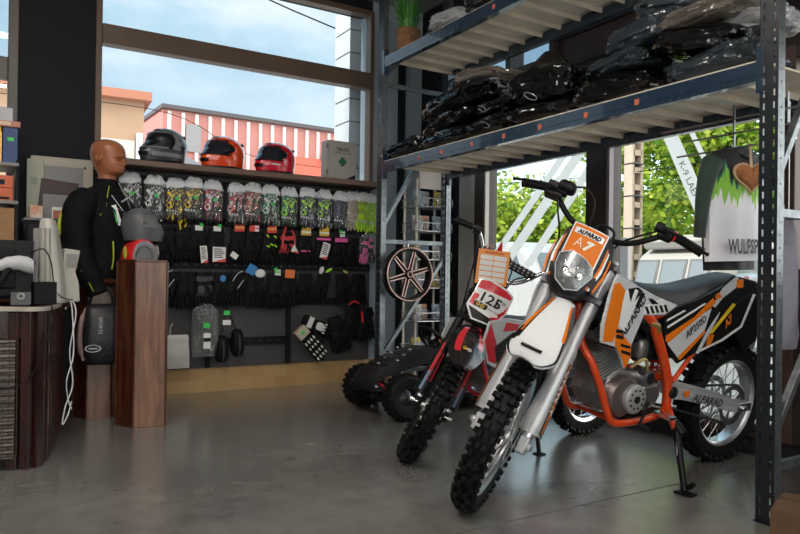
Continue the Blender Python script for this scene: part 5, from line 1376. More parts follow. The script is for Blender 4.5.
# handlebar
hb = MB(); hb.T = FT
bpts = [(.055, -.40, .252), (.082, -.30, .262), (.095, -.255, .255), (.08, -.15, .175), (.06, -.06, .150), (.06, .06, .150), (.08, .15, .175), (.095, .255, .255), (.082, .30, .262), (.055, .40, .252)]
hb.tube(bpts, .0125, BLACK, 12, sub=4); HB = hb.build('handlebar', ob)
b = MB(); b.T = FT
for y in (-.045, .045): b.box((.05, y, .11), (.04, .03, .11), DARKSTEEL)
b.build('bar_clamp', HB, smooth=0, bev=.006)
for s in (-1, 1):
    b = MB(); b.T = FT; b.tube([(.086, s * .285, .2615), (.082, s * .30, .262), (.056, s * .395, .2525), (.054, s * .404, .2515)], [.021, .0195, .0195, .022], RUBBER, 14)
    for k in range(7): b.torus((.0805 - .0034 * k, s * (.305 + .013 * k), .2615 - .00125 * k), (-.26 , s, -.1), .0192, .0022, RUBBER, 14, 6)
    b.build('grip', HB)
    b = MB(); b.T = FT; k_ = 1.35 if s < 0 else 1.
    b.box((.10, s * .245, .252), (.05 * k_, .06 * k_, .05 * k_), BLACK); b.box((.12, s * .215, .262), (.045, .035 * k_, .035 * k_), SATIN)
    b.build('switch_housing', HB, bev=.006)
    b = MB(); b.T = FT; b.tube([(.12, s * .22, .25), (.15, s * .25, .248), (.165, s * .32, .238), (.150, s * .41, .222), (.145, s * .425, .220)], [.009, .008, .007, .0065, .0095], BLACK, 8, sub=3); b.build('lever', HB)
b = MB(); b.T = FT; b.torus((.09, -.275, .26), (-.26, -1, 0), .022, .007, ORANGE, 16, 8); b.build('throttle_collar', HB)
b = MB(); b.T = FT; b.torus((.088, .279, .26), (-.26, 1, 0), .020, .006, RED, 16, 8); b.build('throttle_collar', HB)
b = MB(); b.T = FT; b.ell((.13, -.20, .275), (.036, .04, .026), BLACK, 14, 10, e=.6); b.build('brake_reservoir', HB)
for pts, m_ in (([(.135, -.20, .275), (.17, -.12, .285), (.16, -.06, .24), (.14, -.045, .15), (.09, -.05, .08)], BLACK), ([(.12, -.235, .25), (.15, -.19, .16), (.10, -.14, .06), (.03, -.12, -.1)], BLACK), ([(.12, .22, .25), (.12, .15, .19), (.09, .09, .13), (.03, .07, .02)], BLACK)):
    b = MB(); b.T = FT; b.tube(pts, .0045, m_, 7, sub=6); b.build('cable', ob)
b = MB(); b.T = FT; b.tube([(.12, -.02, .13), (.13, -.01, .168), (.13, .02, .178), (.13, .06, .165), (.12, .07, .12)], .006, SATIN, 8, sub=5); b.build('bar_loop', ob)
# headlight mask: curved plate with graphics (fork frame l,a -> bulging f)
CX = -.020
def mf(l, a): return .150 - 1.9 * (l - CX) ** 2 - .55 * max(0, a - .02) ** 2 - .9 * max(0, -.08 - a) ** 2 * 4
def mp_(l, a, off=0.): return V((mf(l, a) + off, l, a))
def maskpoly(b, poly, m, off=0., n=7):
    """fill a convex-ish polygon on the mask surface"""
    c = (sum(p[0] for p in poly) / len(poly), sum(p[1] for p in poly) / len(poly)); rings = []
    P = []
    for i in range(len(poly)):
        a, q = poly[i], poly[(i + 1) % len(poly)]
        for k in range(4): P.append((a[0] + (q[0] - a[0]) * k / 4, a[1] + (q[1] - a[1]) * k / 4))
    for k in range(n + 1):
        t = k / n; rings.append([mp_(c[0] + (x - c[0]) * t, c[1] + (y - c[1]) * t, off) for x, y in P])
    b.loft(rings, m, caps=False)
MO = [(-.095, .152), (-.02, .148), (.050, .142), (.088, .10), (.104, .05), (.098, -.02), (.085, -.08), (.045, -.148), (-.02, -.165), (-.075, -.15), (-.115, -.09), (-.130, -.02), (-.132, .05), (-.122, .11)]
b = MB(); b.T = FT; maskpoly(b, MO, blackg); 
rim = []
for i in range(len(MO)):
    a, q = MO[i], MO[(i + 1) % len(MO)]
    for k in range(4): rim.append((a[0] + (q[0] - a[0]) * k / 4, a[1] + (q[1] - a[1]) * k / 4))
b.loft([[mp_(x, y) for x, y in rim], [mp_(x, y, -.035) + V((0, (x - CX) * .06, y * .06)) for x, y in rim]], blackg, caps=False)
PO = [(-.098, .146), (.046, .136), (.048, -.018), (.012, .010), (-.025, .020), (-.062, .024), (-.092, -.004)]
maskpoly(b, [(x, y) for x, y in [(-.104, .150), (.053, .140), (.055, -.035), (-.099, -.012)]], whiteg, .0012)
maskpoly(b, [(-.098, .145), (.047, .135), (.049, -.04), (-.093, -.02)], orangeg, .0024)
for sgn, x0_ in ((1, .06), (-1, -.104)):
    for k, m_ in enumerate((blackg, orangeg, whiteg, blackg, orangeg)):
        xa = x0_ + sgn * .009 * k
        b.add([mp_(xa, .10 - .012 * k, .0014), mp_(xa + sgn * .006, .09 - .012 * k, .0014), mp_(xa + sgn * .010, -.0 - .01 * k, .0014), mp_(xa - sgn * .006, -.11, .0014), mp_(xa - sgn * .012, -.11, .0014), mp_(xa + sgn * .002, 0., .0014)], [(0, 1, 5), (1, 2, 5), (5, 2, 3), (5, 3, 4)], m_)
maskpoly(b, [(-.088, .130), (.040, .121), (.040, .094), (-.088, .102)], whiteg, .0034, 3)
MASK = b.build('headlight_mask', ob, smooth=50)
b = MB(); b.T = FT
def masktext(s, x0_, x1_, y0_, h_, m, off, bold=.02, slope=0., shear=0.):
    vs, fs, w_ = text_mesh(s, bold, shear)
    b.add([mp_(x0_ + (x1_ - x0_) * x / w_, y0_ + y * h_ + slope * x / w_, off) for x, y in vs], fs, m)
# seen from the front, +l runs to the right of the picture
masktext('ALPARAD', -.074, .030, .1045, .019, BLACK, .0065, .05, -.006, .15)
b.build('lettering', MASK, smooth=0)
b = MB(); b.T = FT; pl_ = mat('pale peach print', (.85, .62, .45), .4); masktext('A', -.066, -.030, .043, .042, pl_, .0075, .0); masktext('7', -.024, .018, .040, .043, mat('cream print', (.85, .80, .66), .4), .0075, .06, -.004, .25); b.build('model_number', MASK, smooth=0)
HL = [(-.100, -.006), (-.062, .016), (-.025, .012), (.012, .002), (.050, -.022), (.060, -.055), (.030, -.125), (-.020, -.142), (-.070, -.115), (-.098, -.055)]
b = MB(); b.T = FT; maskpoly(b, [(CX + (x - CX) * 1.05, -.06 + (y + .06) * 1.06) for x, y in HL], silverg, .004); HLo = b.build('headlight', ob, smooth=50)
b = MB(); b.T = FT
hc = V((.150, CX, -.062))
b.lathe([(.010, -.045), (.03, -.038), (.048, -.018), (.058, .004)], hc + V((-.0, 0, 0)), (1, 0, 0), CHROME, 24); maskpoly(b, HL, mat('dark reflector', (.22, .23, .24), .2, .6), .0055); b.build('reflector', HLo, smooth=50)
b = MB(); b.T = FT; b.lathe([(0, .014), (.012, .013), (.014, .0), (0, 0)], hc, (1, 0, 0), mat('bulb glass', (.75, .75, .72), .1), 16); b.ell(hc + V((.004, -.03, -.01)), (.004, .014, .020), CHROME, 10, 8); b.ell(hc + V((.004, .035, -.012)), (.004, .014, .020), CHROME, 10, 8); b.build('bulb', HLo)
b = MB(); b.T = FT
P = []
for i in range(len(HL)):
    a, q = HL[i], HL[(i + 1) % len(HL)]
    for k in range(4): P.append((a[0] + (q[0] - a[0]) * k / 4, a[1] + (q[1] - a[1]) * k / 4))
c = (CX, -.06); b.loft([[mp_(c[0] + (x - c[0]) * t, c[1] + (y - c[1]) * t, .006 + .028 * (1 - t * t)) for x, y in P] for t in (.02, .3, .6, .85, 1.)], clearlens, caps=False); b.build('lens', HLo, smooth=60)
# front fender (fork frame): rows along the length f, a, half width, droop
FR = [(-.20, -.30, .062, .012), (-.10, -.235, .066, .016), (.0, -.185, .055, .014), (.08, -.165, .048, .012), (.14, -.205, .050, .012), (.20, -.30, .078, .016), (.26, -.395, .098, .022), (.31, -.445, .100, .024), (.37, -.485, .074, .020), (.42, -.505, .050, .014)]
b = MB(); b.T = FT
def frow(r_, dz=0., k=1.): return [V((r_[0], r_[2] * k * (j / 6 - 1), r_[1] + dz - r_[3] * abs(j / 6 - 1) ** 2.5)) for j in range(13)]
R0 = catmull([V((r_[0], r_[1], 0)) for r_ in FR], 4); 
def interp(fr, sub):
    out = []
    A = catmull([V((r_[0], r_[1], r_[2])) for r_ in fr], sub); Bq = catmull([V((r_[3], 0, 0)) for r_ in fr], sub)
    return [(p.x, p.y, p.z, q.x) for p, q in zip(A, Bq)]
FI = interp(FR, 4)
b.loft([frow(r_) for r_ in FI], whiteg, closed=False, caps=False); b.loft([frow(r_, -.005, .985) for r_ in FI], whiteg, closed=False, caps=False)
top = [frow(r_, .0016) for r_ in FI]
# printed edges: orange and black wedge along the rider's right edge
for i in range(14, 26): b.add([top[i][0], top[i][1], top[i + 1][1], top[i + 1][0]], [(0, 1, 2, 3)], orangeg if i < 23 else blackg)
for i in range(14, 25): b.add([top[i][1], top[i][1] * .55 + top[i][2] * .45, top[i + 1][1] * .55 + top[i + 1][2] * .45, top[i + 1][1]], [(0, 1, 2, 3)], blackg)
for i in range(15, 22): b.add([top[i][11], top[i][12], top[i + 1][12], top[i + 1][11]], [(0, 1, 2, 3)], orangeg)
for i in range(22, len(top) - 1):
    for j0_, j1_, w0_ in ((0, 1, .5), (12, 11, .5)):
        e0, e1 = top[i][j0_], top[i + 1][j0_]; q0 = e0.lerp(top[i][j1_], w0_); q1 = e1.lerp(top[i + 1][j1_], w0_); up_o = V((.0006, 0, .0012)); b.add([e0 + up_o, q0 + up_o, q1 + up_o, e1 + up_o], [(0, 1, 2, 3)], blackg)
b.add([top[-1][0] + V((0, 0, .001)), top[-1][12] + V((0, 0, .001)), top[-1][12].lerp(top[-2][12], .6) + V((0, 0, .002)), top[-1][0].lerp(top[-2][0], .6) + V((0, 0, .002))], [(0, 1, 2, 3)], blackg)
FD = b.build('front_fender', ob, smooth=50)
b = MB(); b.T = FT
d0 = V((.31, 0, -.445)); tdir = (V((.37, 0, -.49)) - V((.31, 0, -.445))).normalized()
b.box(V((.325, -.005, -.448)), (.016, .085, .006), BLACK, MX.Rotation(rad(37), 3, 'Y')); b.text('ALPARAD', V((.330, -.044, -.4475)), (0, 1, 0), (-.62, 0, .46), .009, PALEGREY, lift=.002, squash=1.2); b.build('badge', FD, smooth=0)
# front caliper
b = MB(); b.T = FT; b.box((-.03, .085, -.70), (.05, .04, .09), greyplate); b.build('brake_caliper', ob, bev=.008)

# frame
def tubepart(name, pts, r_, m=ORFRAME, n=12, sub=5, parent=ob):
    b_ = MB(); b_.tube(pts, r_, m, n, sub=sub); return b_.build(name, parent)
b = MB(); b.T = fork_frame(1.143, 1.0, 27.6, 0); b.cyl((0, 0, -.10), (0, 0, .03), .034, ORFRAME, 18); b.build('head_tube', ob)
for s in (1, -1):
    tubepart('main_spar', [(1.15, s * .03, .93), (1.0, s * .085, .89), (.844, s * .13, .815), (.74, s * .135, .67), (.668, s * .13, .545), (.635, s * .125, .45), (.625, s * .12, .37)], .023)
    tubepart('cradle_tube', [(1.165, s * .02, .86), (1.175, s * .07, .70), (1.150, s * .115, .62), (1.085, s * .125, .50), (1.03, s * .128, .39), (1.0, s * .128, .350), (.95, s * .128, .335), (.80, s * .128, .335), (.66, s * .122, .352), (.625, s * .12, .38)], .0165)
    tubepart('subframe_strut', [(.60, s * .12, .50), (.43, s * .115, .675), (.30, s * .10, .80)], .0115, sub=0)
    tubepart('subframe_rail', [(.80, s * .09, .80), (.5, s * .085, .83), (.15, s * .07, .95), (.02, s * .05, .985)], .012)
    b = MB(); b.ell((.62, s * .145, .455), (.03, .014, .03), SATIN, 14, 10); b.cyl((.635, s * .12, .375), (.635, s * .15, .375), .02, ORFRAME, 12); b.build('pivot_bolt', ob)
b = MB(); b.tube([(.835, .14, .79), (.80, .155, .775), (.79, .15, .75)], .014, mat('brass clip', (.55, .38, .14), .3, .8), 10); b.build('clip', ob)
for a_, c_ in (((.60, -.12, .50), (.66, .12, .53)), ((.92, -.12, .325), (.95, .12, .345))):
    b = MB(); b.bb(a_, c_, ORFRAME); b.build('cross_member', ob, bev=.005)
# swingarm
for s in (1, -1):
    b = MB(); poly = [(.64, .49), (.60, .505), (.30, .435), (.10, .375), (-.02, .355), (-.035, .32), (-.02, .295), (.10, .305), (.30, .36), (.58, .415), (.63, .44)]
    b.prism([(x, s * (.118 if x < .5 else .105), z) for x, z in poly], (0, -s * .028, 0), greyplate)
    if s == 1:
        b.text('ALPARAD', (.435, .1195, .392), (-.95, 0, -.20), (-.20, 0, .95), .038, BLACK, bold=.01, shear=.2, squash=1.05)
        b.bb((.46, .1185, .415), (.50, .120, .445), orangeg)
    b.build('swingarm', ob, smooth=0, bev=.006)
    b = MB(); b.bb((-.06, s * .100, .300), (.06, s * .125, .345), ALU); b.cyl((.02, s * .12, .322), (.02, s * .142, .322), .014, STEEL, 6); b.build('chain_adjuster', ob, smooth=0, bev=.003)
# chain
b = MB(); pts = []
for k in range(13):
    a = pi / 2 + pi * k / 12; pts.append((.02 + .106 * cos(a), .064, .322 + .106 * sin(a)))
for k in range(7):
    a = -pi / 2 + pi * k / 6; pts.append((.70 + .035 * cos(a), .064, .43 + .035 * sin(a)))
b.tube(pts, .0065, DARKSTEEL, 6, closed=True); b.build('chain', ob)
# engine
en = MB(); 
case = [(1.02, .54), (1.04, .46), (1.01, .39), (.95, .362), (.80, .365), (.71, .40), (.69, .47), (.73, .53), (.82, .56), (.98, .58)]
en.prism([(x, .105, z) for x, z in case], (0, -.21, 0), casing); EN = en.build('engine', ob, smooth=0, bev=.02, seg=3)
b = MB(); b.lathe([(.098, 0), (.096, .018), (.080, .040), (.055, .046), (0, .046)], (.945, .10, .455), (0, 1, 0), mat('bronze grey cover', (.24, .20, .19), .35, .8), 32); b.build('magneto_cover', EN)
b = MB(); b.lathe([(.068, 0), (.066, .016), (.056, .022), (0, .022)], (.895, .145, .45), (0, 1, 0), mat('pale cast cover', (.45, .45, .45), .33, .5), 30)
b.build('clutch_cover', EN)
b = MB()
for k in range(10):
    a = k * 2 * pi / 10; b.cyl((.895 + .042 * cos(a), .166, .45 + .042 * sin(a)), (.895 + .042 * cos(a), .169, .45 + .042 * sin(a)), .0055, SATIN, 8)
b.cyl((.895, .165, .45), (.895, .172, .45), .017, SATIN, 14); b.build('cover_bolt_ring', EN)
b = MB(); b.prism([(x, .105, z) for x, z in ((.83, .50), (.72, .505), (.70, .45), (.73, .40), (.80, .38), (.84, .40))], (0, .035, 0), ALU); b.build('sprocket_cover', EN, smooth=0, bev=.012)
b = MB(); b.cyl((.80, .05, .535), (.80, .145, .535), .036, ALU, 20); b.cyl((.80, .145, .535), (.80, .152, .535), .026, DARKSTEEL, 16); b.build('starter_motor', EN)
ca = V((.40, 0, .917)).normalized(); c0 = V((.965, 0, .545)); cx_ = V((ca.z, 0, -ca.x))
b = MB()
Rm = MX((cx_, V((0, 1, 0)), ca)).transposed()
for k in range(13):
    w_ = .165 if k < 9 else .15
    b.box(c0 + ca * (.018 + .0155 * k), (w_, .19, .0042), finm if k < 9 else casing, Rm)
b.box(c0 + ca * .10, (.12, .14, .20), BLACK, Rm); b.box(c0 + ca * .225, (.13, .15, .05), casing, Rm); b.build('cylinder', EN, smooth=0, bev=.002)
b = MB(); b.tube([(.90, .05, .74), (.82, .06, .70), (.76, .05, .68)], .024, SATIN, 12, sub=3); b.ell((.80, .06, .655), (.035, .045, .05), casing, 14, 10, e=.6); b.build('carburettor', ob)
b = MB(); b.tube([(.88, .10, .58), (.84, .13, .62), (.80, .12, .60), (.76, .10, .52)], .008, mat('brass fuel line', (.45, .33, .12), .4), 8, sub=4); b.build('fuel_hose', ob)
b = MB(); b.bb((.55, -.10, .60), (.78, .10, .80), SATIN); b.build('airbox', ob, bev=.02)
b = MB(); pts = []
for k in range(90):
    a = k * 2 * pi / 12; t = k / 89; pts.append((.60 - .02 * t + .036 * cos(a), .036 * sin(a), .45 + .22 * t))
b.tube(pts, .006, RED, 6); b.cyl((.60, 0, .42), (.58, 0, .72), .02, STEEL, 12); b.build('shock_absorber', ob)
b = MB(); b.tube([(1.06, -.03, .68), (1.16, -.06, .60), (1.17, -.13, .52), (1.05, -.16, .48), (.80, -.155, .55), (.55, -.15, .66)], .020, STEEL, 12, sub=5); b.build('exhaust_pipe', ob)
b = MB(); b.tube([(.52, -.155, .67), (.44, -.165, .71), (.05, -.165, .86), (.02, -.165, .872)], [.03, .052, .052, .03], SATIN, 16); b.build('muffler', ob)
# pegs, shifter
b = MB(); b.bar((.70, .13, .365), (.70, .22, .36), .05, .018, STEEL); b.build('foot_peg', ob, smooth=0, bev=.003)
b = MB(); b.tube([(.78, .14, .42), (.84, .165, .36), (.87, .175, .335)], .007, SATIN, 8); b.cyl((.865, .165, .333), (.845, .215, .320), .011, BLACK, 10); b.build('gear_lever', ob)
# side stand
b = MB(); b.tube([(.625, .14, .365), (.615, .17, .30), (.61, .18, .28)], .016, ORFRAME, 10); b.tube([(.61, .178, .29), (.65, .25, .17), (.685, .315, .058)], [.019, .015, .014], BLACK, 12); b.cyl((.605, .16, .315), (.60, .205, .275), .024, BLACK, 12)
SS = b.build('side_stand', ob)
b = MB(); b.T = MX.Translation((.688, .322, .052)) @ MX.Rotation(rad(LEAN), 4, 'X'); b.box((0, 0, 0), (.055, .085, .010), BLACK); b.cyl((-.02, .0, .02), (-.02, .03, .045), .012, BLACK, 10); b.build('stand_foot', SS, smooth=0, bev=.003)
b = MB(); b.tube([(.60, .165, .33), (.66, .235, .19)], .006, DARKSTEEL, 6); b.build('stand_spring', SS)

# seat, shrouds, panels
SR = [(1.165, .040, 1.005, .985), (1.08, .060, .995, .965), (.98, .072, .985, .935), (.85, .085, .962, .90), (.72, .10, .945, .872), (.60, .108, .940, .858), (.48, .108, .950, .872), (.36, .10, .972, .905), (.25, .092, .992, .945), (.15, .082, 1.005, .982), (.12, .06, 1.000, .986)]
SI = []
A_ = catmull([V(r_[:3]) for r_ in SR], 3); B_ = catmull([V((r_[3], 0, 0)) for r_ in SR], 3)
b = MB(); rings = []
for p, q in zip(A_, B_):
    x, w_, zt, zb = p.x, p.y, p.z, q.x; h_ = zt - zb; ring = []
    for k in range(15):
        t = -1 + 2 * k / 14; ring.append(V((x, w_ * math.copysign(min(1, abs(t) ** .8), t), zb + h_ * (1 - abs(t) ** 3.2))))
    for k in range(5):
        t = 1 - 2 * (k + 1) / 6; ring.append(V((x, w_ * .9 * t, zb - .004)))
    rings.append(ring)
b.loft(rings, seatm); b.build('seat', ob, smooth=50)
SP_OUT = [(0.718, 0.729), (0.666, 0.644), (0.594, 0.587), (0.466, 0.635), (0.274, 0.689), (0.136, 0.753), (0.064, 0.914), (0.064, 0.98), (0.241, 1.006), (0.333, 0.951), (0.505, 0.888), (0.648, 0.854), (0.73, 0.803)]
SP_GREY = [(0.688, 0.687), (0.597, 0.614), (0.424, 0.74), (0.394, 0.846), (0.514, 0.797)]
SP_BLACK = [(0.467, 0.642), (0.416, 0.733), (0.209, 0.867), (0.072, 0.928), (0.133, 0.805), (0.262, 0.702)]
SP_OR1 = [(0.703, 0.698), (0.704, 0.724), (0.516, 0.808), (0.388, 0.901), (0.392, 0.855), (0.487, 0.803), (0.682, 0.69)]
SP_OR2 = [(0.595, 0.607), (0.591, 0.627), (0.425, 0.744), (0.418, 0.728), (0.578, 0.606)]
SP_YEL = [(0.392, 0.723), (0.233, 0.872), (0.208, 0.863), (0.363, 0.724)]
SP_OR3 = [(0.402, 0.657), (0.395, 0.719), (0.347, 0.717), (0.368, 0.66)]
SP_WTOP = [(0.332, 0.946), (0.24, 1.002), (0.211, 1.007), (0.227, 0.946), (0.321, 0.896), (0.369, 0.85), (0.393, 0.86)]
SP_EDGE = [(0.472, 0.63), (0.273, 0.684), (0.132, 0.748), (0.056, 0.914), (0.08, 0.916), (0.145, 0.758), (0.283, 0.695), (0.467, 0.642)]
TAILOR = [(0.23, 0.988), (0.176, 0.99), (0.17, 0.949), (0.22, 0.945)]
SH_OUT = [(1.184, 0.983), (1.207, 0.928), (1.239, 0.803), (1.229, 0.734), (1.114, 0.706), (1.063, 0.654), (1.023, 0.601), (0.985, 0.646), (0.989, 0.704), (0.914, 0.829), (0.728, 0.82), (0.604, 0.858), (0.828, 0.91), (1.001, 0.961), (1.162, 1.013)]
SH_OR = [(1.188, 0.971), (1.147, 0.98), (1.095, 0.943), (1.106, 0.897), (1.116, 0.811), (1.145, 0.732), (1.221, 0.738), (1.222, 0.81)]
SH_WH = [(1.104, 0.897), (1.092, 0.942), (0.999, 0.952), (0.957, 0.939), (0.996, 0.876), (1.062, 0.767), (1.113, 0.798)]
SH_ORL = [(1.136, 0.804), (1.065, 0.751), (0.994, 0.703), (0.988, 0.648), (1.024, 0.605), (1.058, 0.654), (1.127, 0.718)]
SH_BKS = [[(1.126, 0.762), (1.073, 0.752), (1.073, 0.735), (1.128, 0.746)], [(1.134, 0.784), (1.081, 0.777), (1.078, 0.760), (1.13, 0.768)], [(1.074, 0.692), (0.994, 0.672), (0.994, 0.656), (1.068, 0.677)], [(1.085, .72), (1.0, .70), (1.0, .688), (1.08, .706)]]
SH_SIL = [(0.915, 0.835), (0.729, 0.825), (0.614, 0.858), (0.774, 0.895), (0.917, 0.872)]
SH_BLUE = [(1.075, 0.951), (0.992, 0.955), (0.948, 0.935), (1.035, 0.878)]
yS = lin(.11, .20); yP = lin(.128, .0)
for s in (1, -1):
    b = MB(); pan(b, SH_OUT, yS, silverg, 0, .012, s)
    for i, (pl_, m_) in enumerate(((SH_WH, whiteg), (SH_SIL, whiteg), (SH_BLUE, blackg), (SH_OR, orangeg), (SH_ORL, orangeg))): pan(b, pl_, yS, m_, .001 + .0004 * i, .002, s)
    for q in SH_BKS: pan(b, q, yS, blackg, .0034, .002, s)
    for k in range(5): 
        x_ = .70 + .042 * k; pan(b, [(x_, .835), (x_ + .022, .833), (x_ + .052, .868), (x_ + .030, .868)], yS, blackg, .0034, .002, s)
    pan(b, [(1.02, .948), (.992, .94), (1.035, .86), (1.06, .86)], yS, whiteg, .0040, .002, s); pan(b, [(.965, .935), (.93, .925), (.985, .86), (1.0, .875)], yS, blackg, .0036, .002, s); pan(b, [(.90, .905), (.86, .90), (.80, .875), (.86, .875)], yS, blackg, .0036, .002, s)
    if s == 1: pantext(b, 'ALPARAD', (1.072, .735), (.915, .900), yS, .040, blackg, .0044, bold=.02)
    b.build('radiator_shroud', ob, smooth=0, bev=.002)
    b = MB(); pan(b, SP_OUT, yP, blackg, 0, .012, s)
    for i, (pl_, m_) in enumerate(((SP_GREY, silverg), (SP_BLACK, blackg), (SP_OR1, orangeg), (SP_OR2, orangeg), (SP_WTOP, silverg), (SP_YEL, yellowg), (SP_OR3, orangeg), (SP_EDGE, whiteg), (TAILOR, orangeg))): pan(b, pl_, yP, m_, .001 + .0004 * i, .002, s)
    pan(b, [(.70, .758), (.705, .768), (.53, .842), (.46, .872), (.44, .872), (.52, .834)], yP, whiteg, .003, .002, s)
    pan(b, [(.712, .79), (.712, .80), (.60, .842), (.585, .838)], yP, whiteg, .003, .002, s)
    pan(b, [(.472, .63), (.416, .733), (.394, .76), (.36, .80), (.33, .83), (.34, .80), (.38, .74), (.45, .63)], yP, silverg, .0046, .002, s)
    for (x_, z_) in ((.40, .875), (.43, .855), (.36, .905)): pan(b, [(x_ - .03, z_), (x_, z_ + .02), (x_ + .028, z_ + .004), (x_ + .01, z_ - .018)], yP, orangeg, .005, .002, s)
    if s == 1:
        pantext(b, 'AP250D', (.556, .706), (.424, .790), yP, .036, blackg, .0056, bold=.01)
        pantext(b, 'A7', (.270, .745), (.215, .790), yP, .040, orangeg, .0056, bold=.04, shear=.2)
    SPo = b.build('side_panel', ob, smooth=0, bev=.002)
# dark intake cover below the shroud
b = MB(); b.ell((.80, .10, .775), (.10, .045, .040), blackg, 18, 12, R=MX.Rotation(-.45, 3, 'Y')); b.build('intake_cover', ob)
# radiators
for s in (1, -1):
    b = MB(); b.bb((1.04, s * .06, .68), (1.08, s * .17, .93), finm)
    for k in range(16): b.bb((1.03, s * .065, .69 + .015 * k), (1.09, s * .168, .694 + .015 * k), DARKSTEEL)
    b.build('radiator', ob, smooth=0)
# fuel tank between the shrouds
b = MB(); b.ell((.98, 0, .88), (.18, .105, .10), mat('grey fuel tank', (.10, .10, .11), .4), 20, 14, e=.8); b.build('fuel_tank', ob)
# rear fender and tail
b = MB(); rows = []
for x, w_, z in ((.45, .10, .80), (.30, .10, .88), (.15, .095, .945), (.05, .09, .985), (-.05, .082, 1.005), (-.16, .07, 1.01), (-.24, .05, 1.005)):
    rows.append([V((x, w_ * (j / 5 - 1), z - .03 * abs(j / 5 - 1) ** 2.5)) for j in range(11)])
b.loft(rows, whiteg, closed=False, caps=False); b.loft([[p - V((0, 0, .006)) for p in r_] for r_ in rows], blackg, closed=False, caps=False); b.build('rear_fender', ob, smooth=50)
b = MB(); b.bb((-.235, -.04, .955), (-.20, .04, .985), RED); b.build('tail_light', ob, bev=.006)
b = MB(); b.prism([(-.12, -.08, .97), (.05, -.08, .93), (.10, -.08, .70), (.0, -.08, .60), (-.10, -.08, .66)], (0, .16, 0), SATIN); b.build('mud_flap', ob, smooth=0, bev=.01)
# ------------------------------------------------------------------ RED 125 BIKE
rb = thing('pit_bike', 'smaller red and black dirt bike with number plate reading 125, standing behind the orange one', 'dirt bike', (3.214, 3.09, 0), rot=(rad(-8), 0, pi))
FT2 = fork_frame(.855, .8, 28.5, 56)
AX2 = V((.049, 0, -.614))
wheel(rb, 'front_wheel', FT2 @ MX.Translation(AX2), .300, .222, .078, 32, nk=40, rim_m=mat('dark rim', (.10, .10, .11), .3, .9))
wheel(rb, 'rear_wheel', MX.Translation((.0, 0, .272)), .272, .190, .095, 32, sprocket=.085, nk=38, rim_m=mat('polished rim', (.75, .76, .78), .2, 1.))
for s in (1, -1):
    b = MB(); b.T = FT2; b.lathe([(0, -.30), (.0235, -.30), (.024, .06), (.020, .07), (0, .07)], (.015, s * .085, 0), (0, 0, 1), BLACK, 18); o = b.build('fork_leg', rb)
    b = MB(); b.T = FT2; b.cyl((.015, s * .085, -.29), (.015, s * .085, -.60), .020, CHROME, 14); b.build('stanchion', o)
    b = MB(); b.T = FT2; b.box((.03, s * .085, -.612), (.06, .036, .055), SATIN); b.cyl((.049, s * .07, -.614), (.049, s * .125, -.614), .012, STEEL, 10); b.build('axle_clamp', o, bev=.006)
    b = MB(); b.T = FT2
    def gp2(a_, ang, off=0.):
        rr = .030 + .012 * max(0, min(1, (-a_ - .32) / .22)) + off
        return V((.015 + rr * cos(ang), s * (.085 + rr * sin(ang)), a_))
    for o_ in (0, -.004): b.loft([[gp2(-.25 - .32 * i / 10, -1.2 + 2.7 * j / 12, o_) for j in range(13)] for i in range(11)], blackg, closed=False, caps=False)
    for i in range(2, 8): b.add([gp2(-.27 - .028 * i, -.5, .0012), gp2(-.27 - .028 * i, .15 + .1 * (i % 2), .0012), gp2(-.298 - .028 * i, .15, .0012), gp2(-.298 - .028 * i, -.5, .0012)], [(0, 1, 2, 3)], RED)
    for i in range(10):
        a0, a1 = -.27 - .028 * i, -.27 - .028 * (i + 1)
        b.add([gp2(a0, .2, .0014), gp2(a0, .55, .0014), gp2(a1, .55, .0014), gp2(a1, .2, .0014)], [(0, 1, 2, 3)], mat('steel blue graphic', (.18, .26, .40), .3) if i > 5 else RED)
    b.build('fork_guard', rb, smooth=40)
for a_ in (-.11, .03):
    b = MB(); b.T = FT2; b.prism([(-.025, -.05, a_), (.0, -.115, a_), (.045, -.115, a_), (.045, .115, a_), (.0, .115, a_), (-.025, .05, a_)], (0, 0, .026), SATIN); b.build('triple_clamp', rb, smooth=0, bev=.004)
b = MB(); b.T = FT2; b.tube([(.04, -.36, .345), (.055, -.27, .352), (.062, -.21, .335), (.06, -.12, .22), (.05, -.05, .175), (.05, .05, .175), (.06, .12, .22), (.062, .21, .335), (.055, .27, .352), (.04, .36, .345)], .011, CHROME, 12, sub=4); HB2 = b.build('handlebar', rb)
b = MB(); b.T = FT2
for y in (-.04, .04): b.box((.045, y, .115), (.03, .025, .13), SATIN)
b.build('bar_riser', HB2, smooth=0, bev=.004)
padm = mat('black padded cover with pale studs', (.015, .015, .016), .6)
b = MB(); b.T = FT2; b.tube([(.062, -.155, .265), (.062, .155, .265)], .024, padm, 14)
for k in range(12):
    for j in range(3): b.ell((.062 + .0235 * cos(j * .7 - .7), -.14 + .0255 * k, .265 + .0235 * sin(j * .7 - .7)), (.004, .006, .004), PALEGREY, 6, 4)
b.build('bar_pad', HB2)
for s in (-1, 1):
    b = MB(); b.T = FT2; b.tube([(.0545, s * .26, .352), (.0385, s * .365, .345)], [.018, .019], RUBBER, 12); b.build('grip', HB2)
    b = MB(); b.T = FT2; b.box((.062, s * .23, .345), (.04, .04, .04), BLACK); b.tube([(.08, s * .22, .34), (.11, s * .25, .335), (.115, s * .38, .318)], .006, SATIN, 8, sub=3); b.build('lever', HB2)
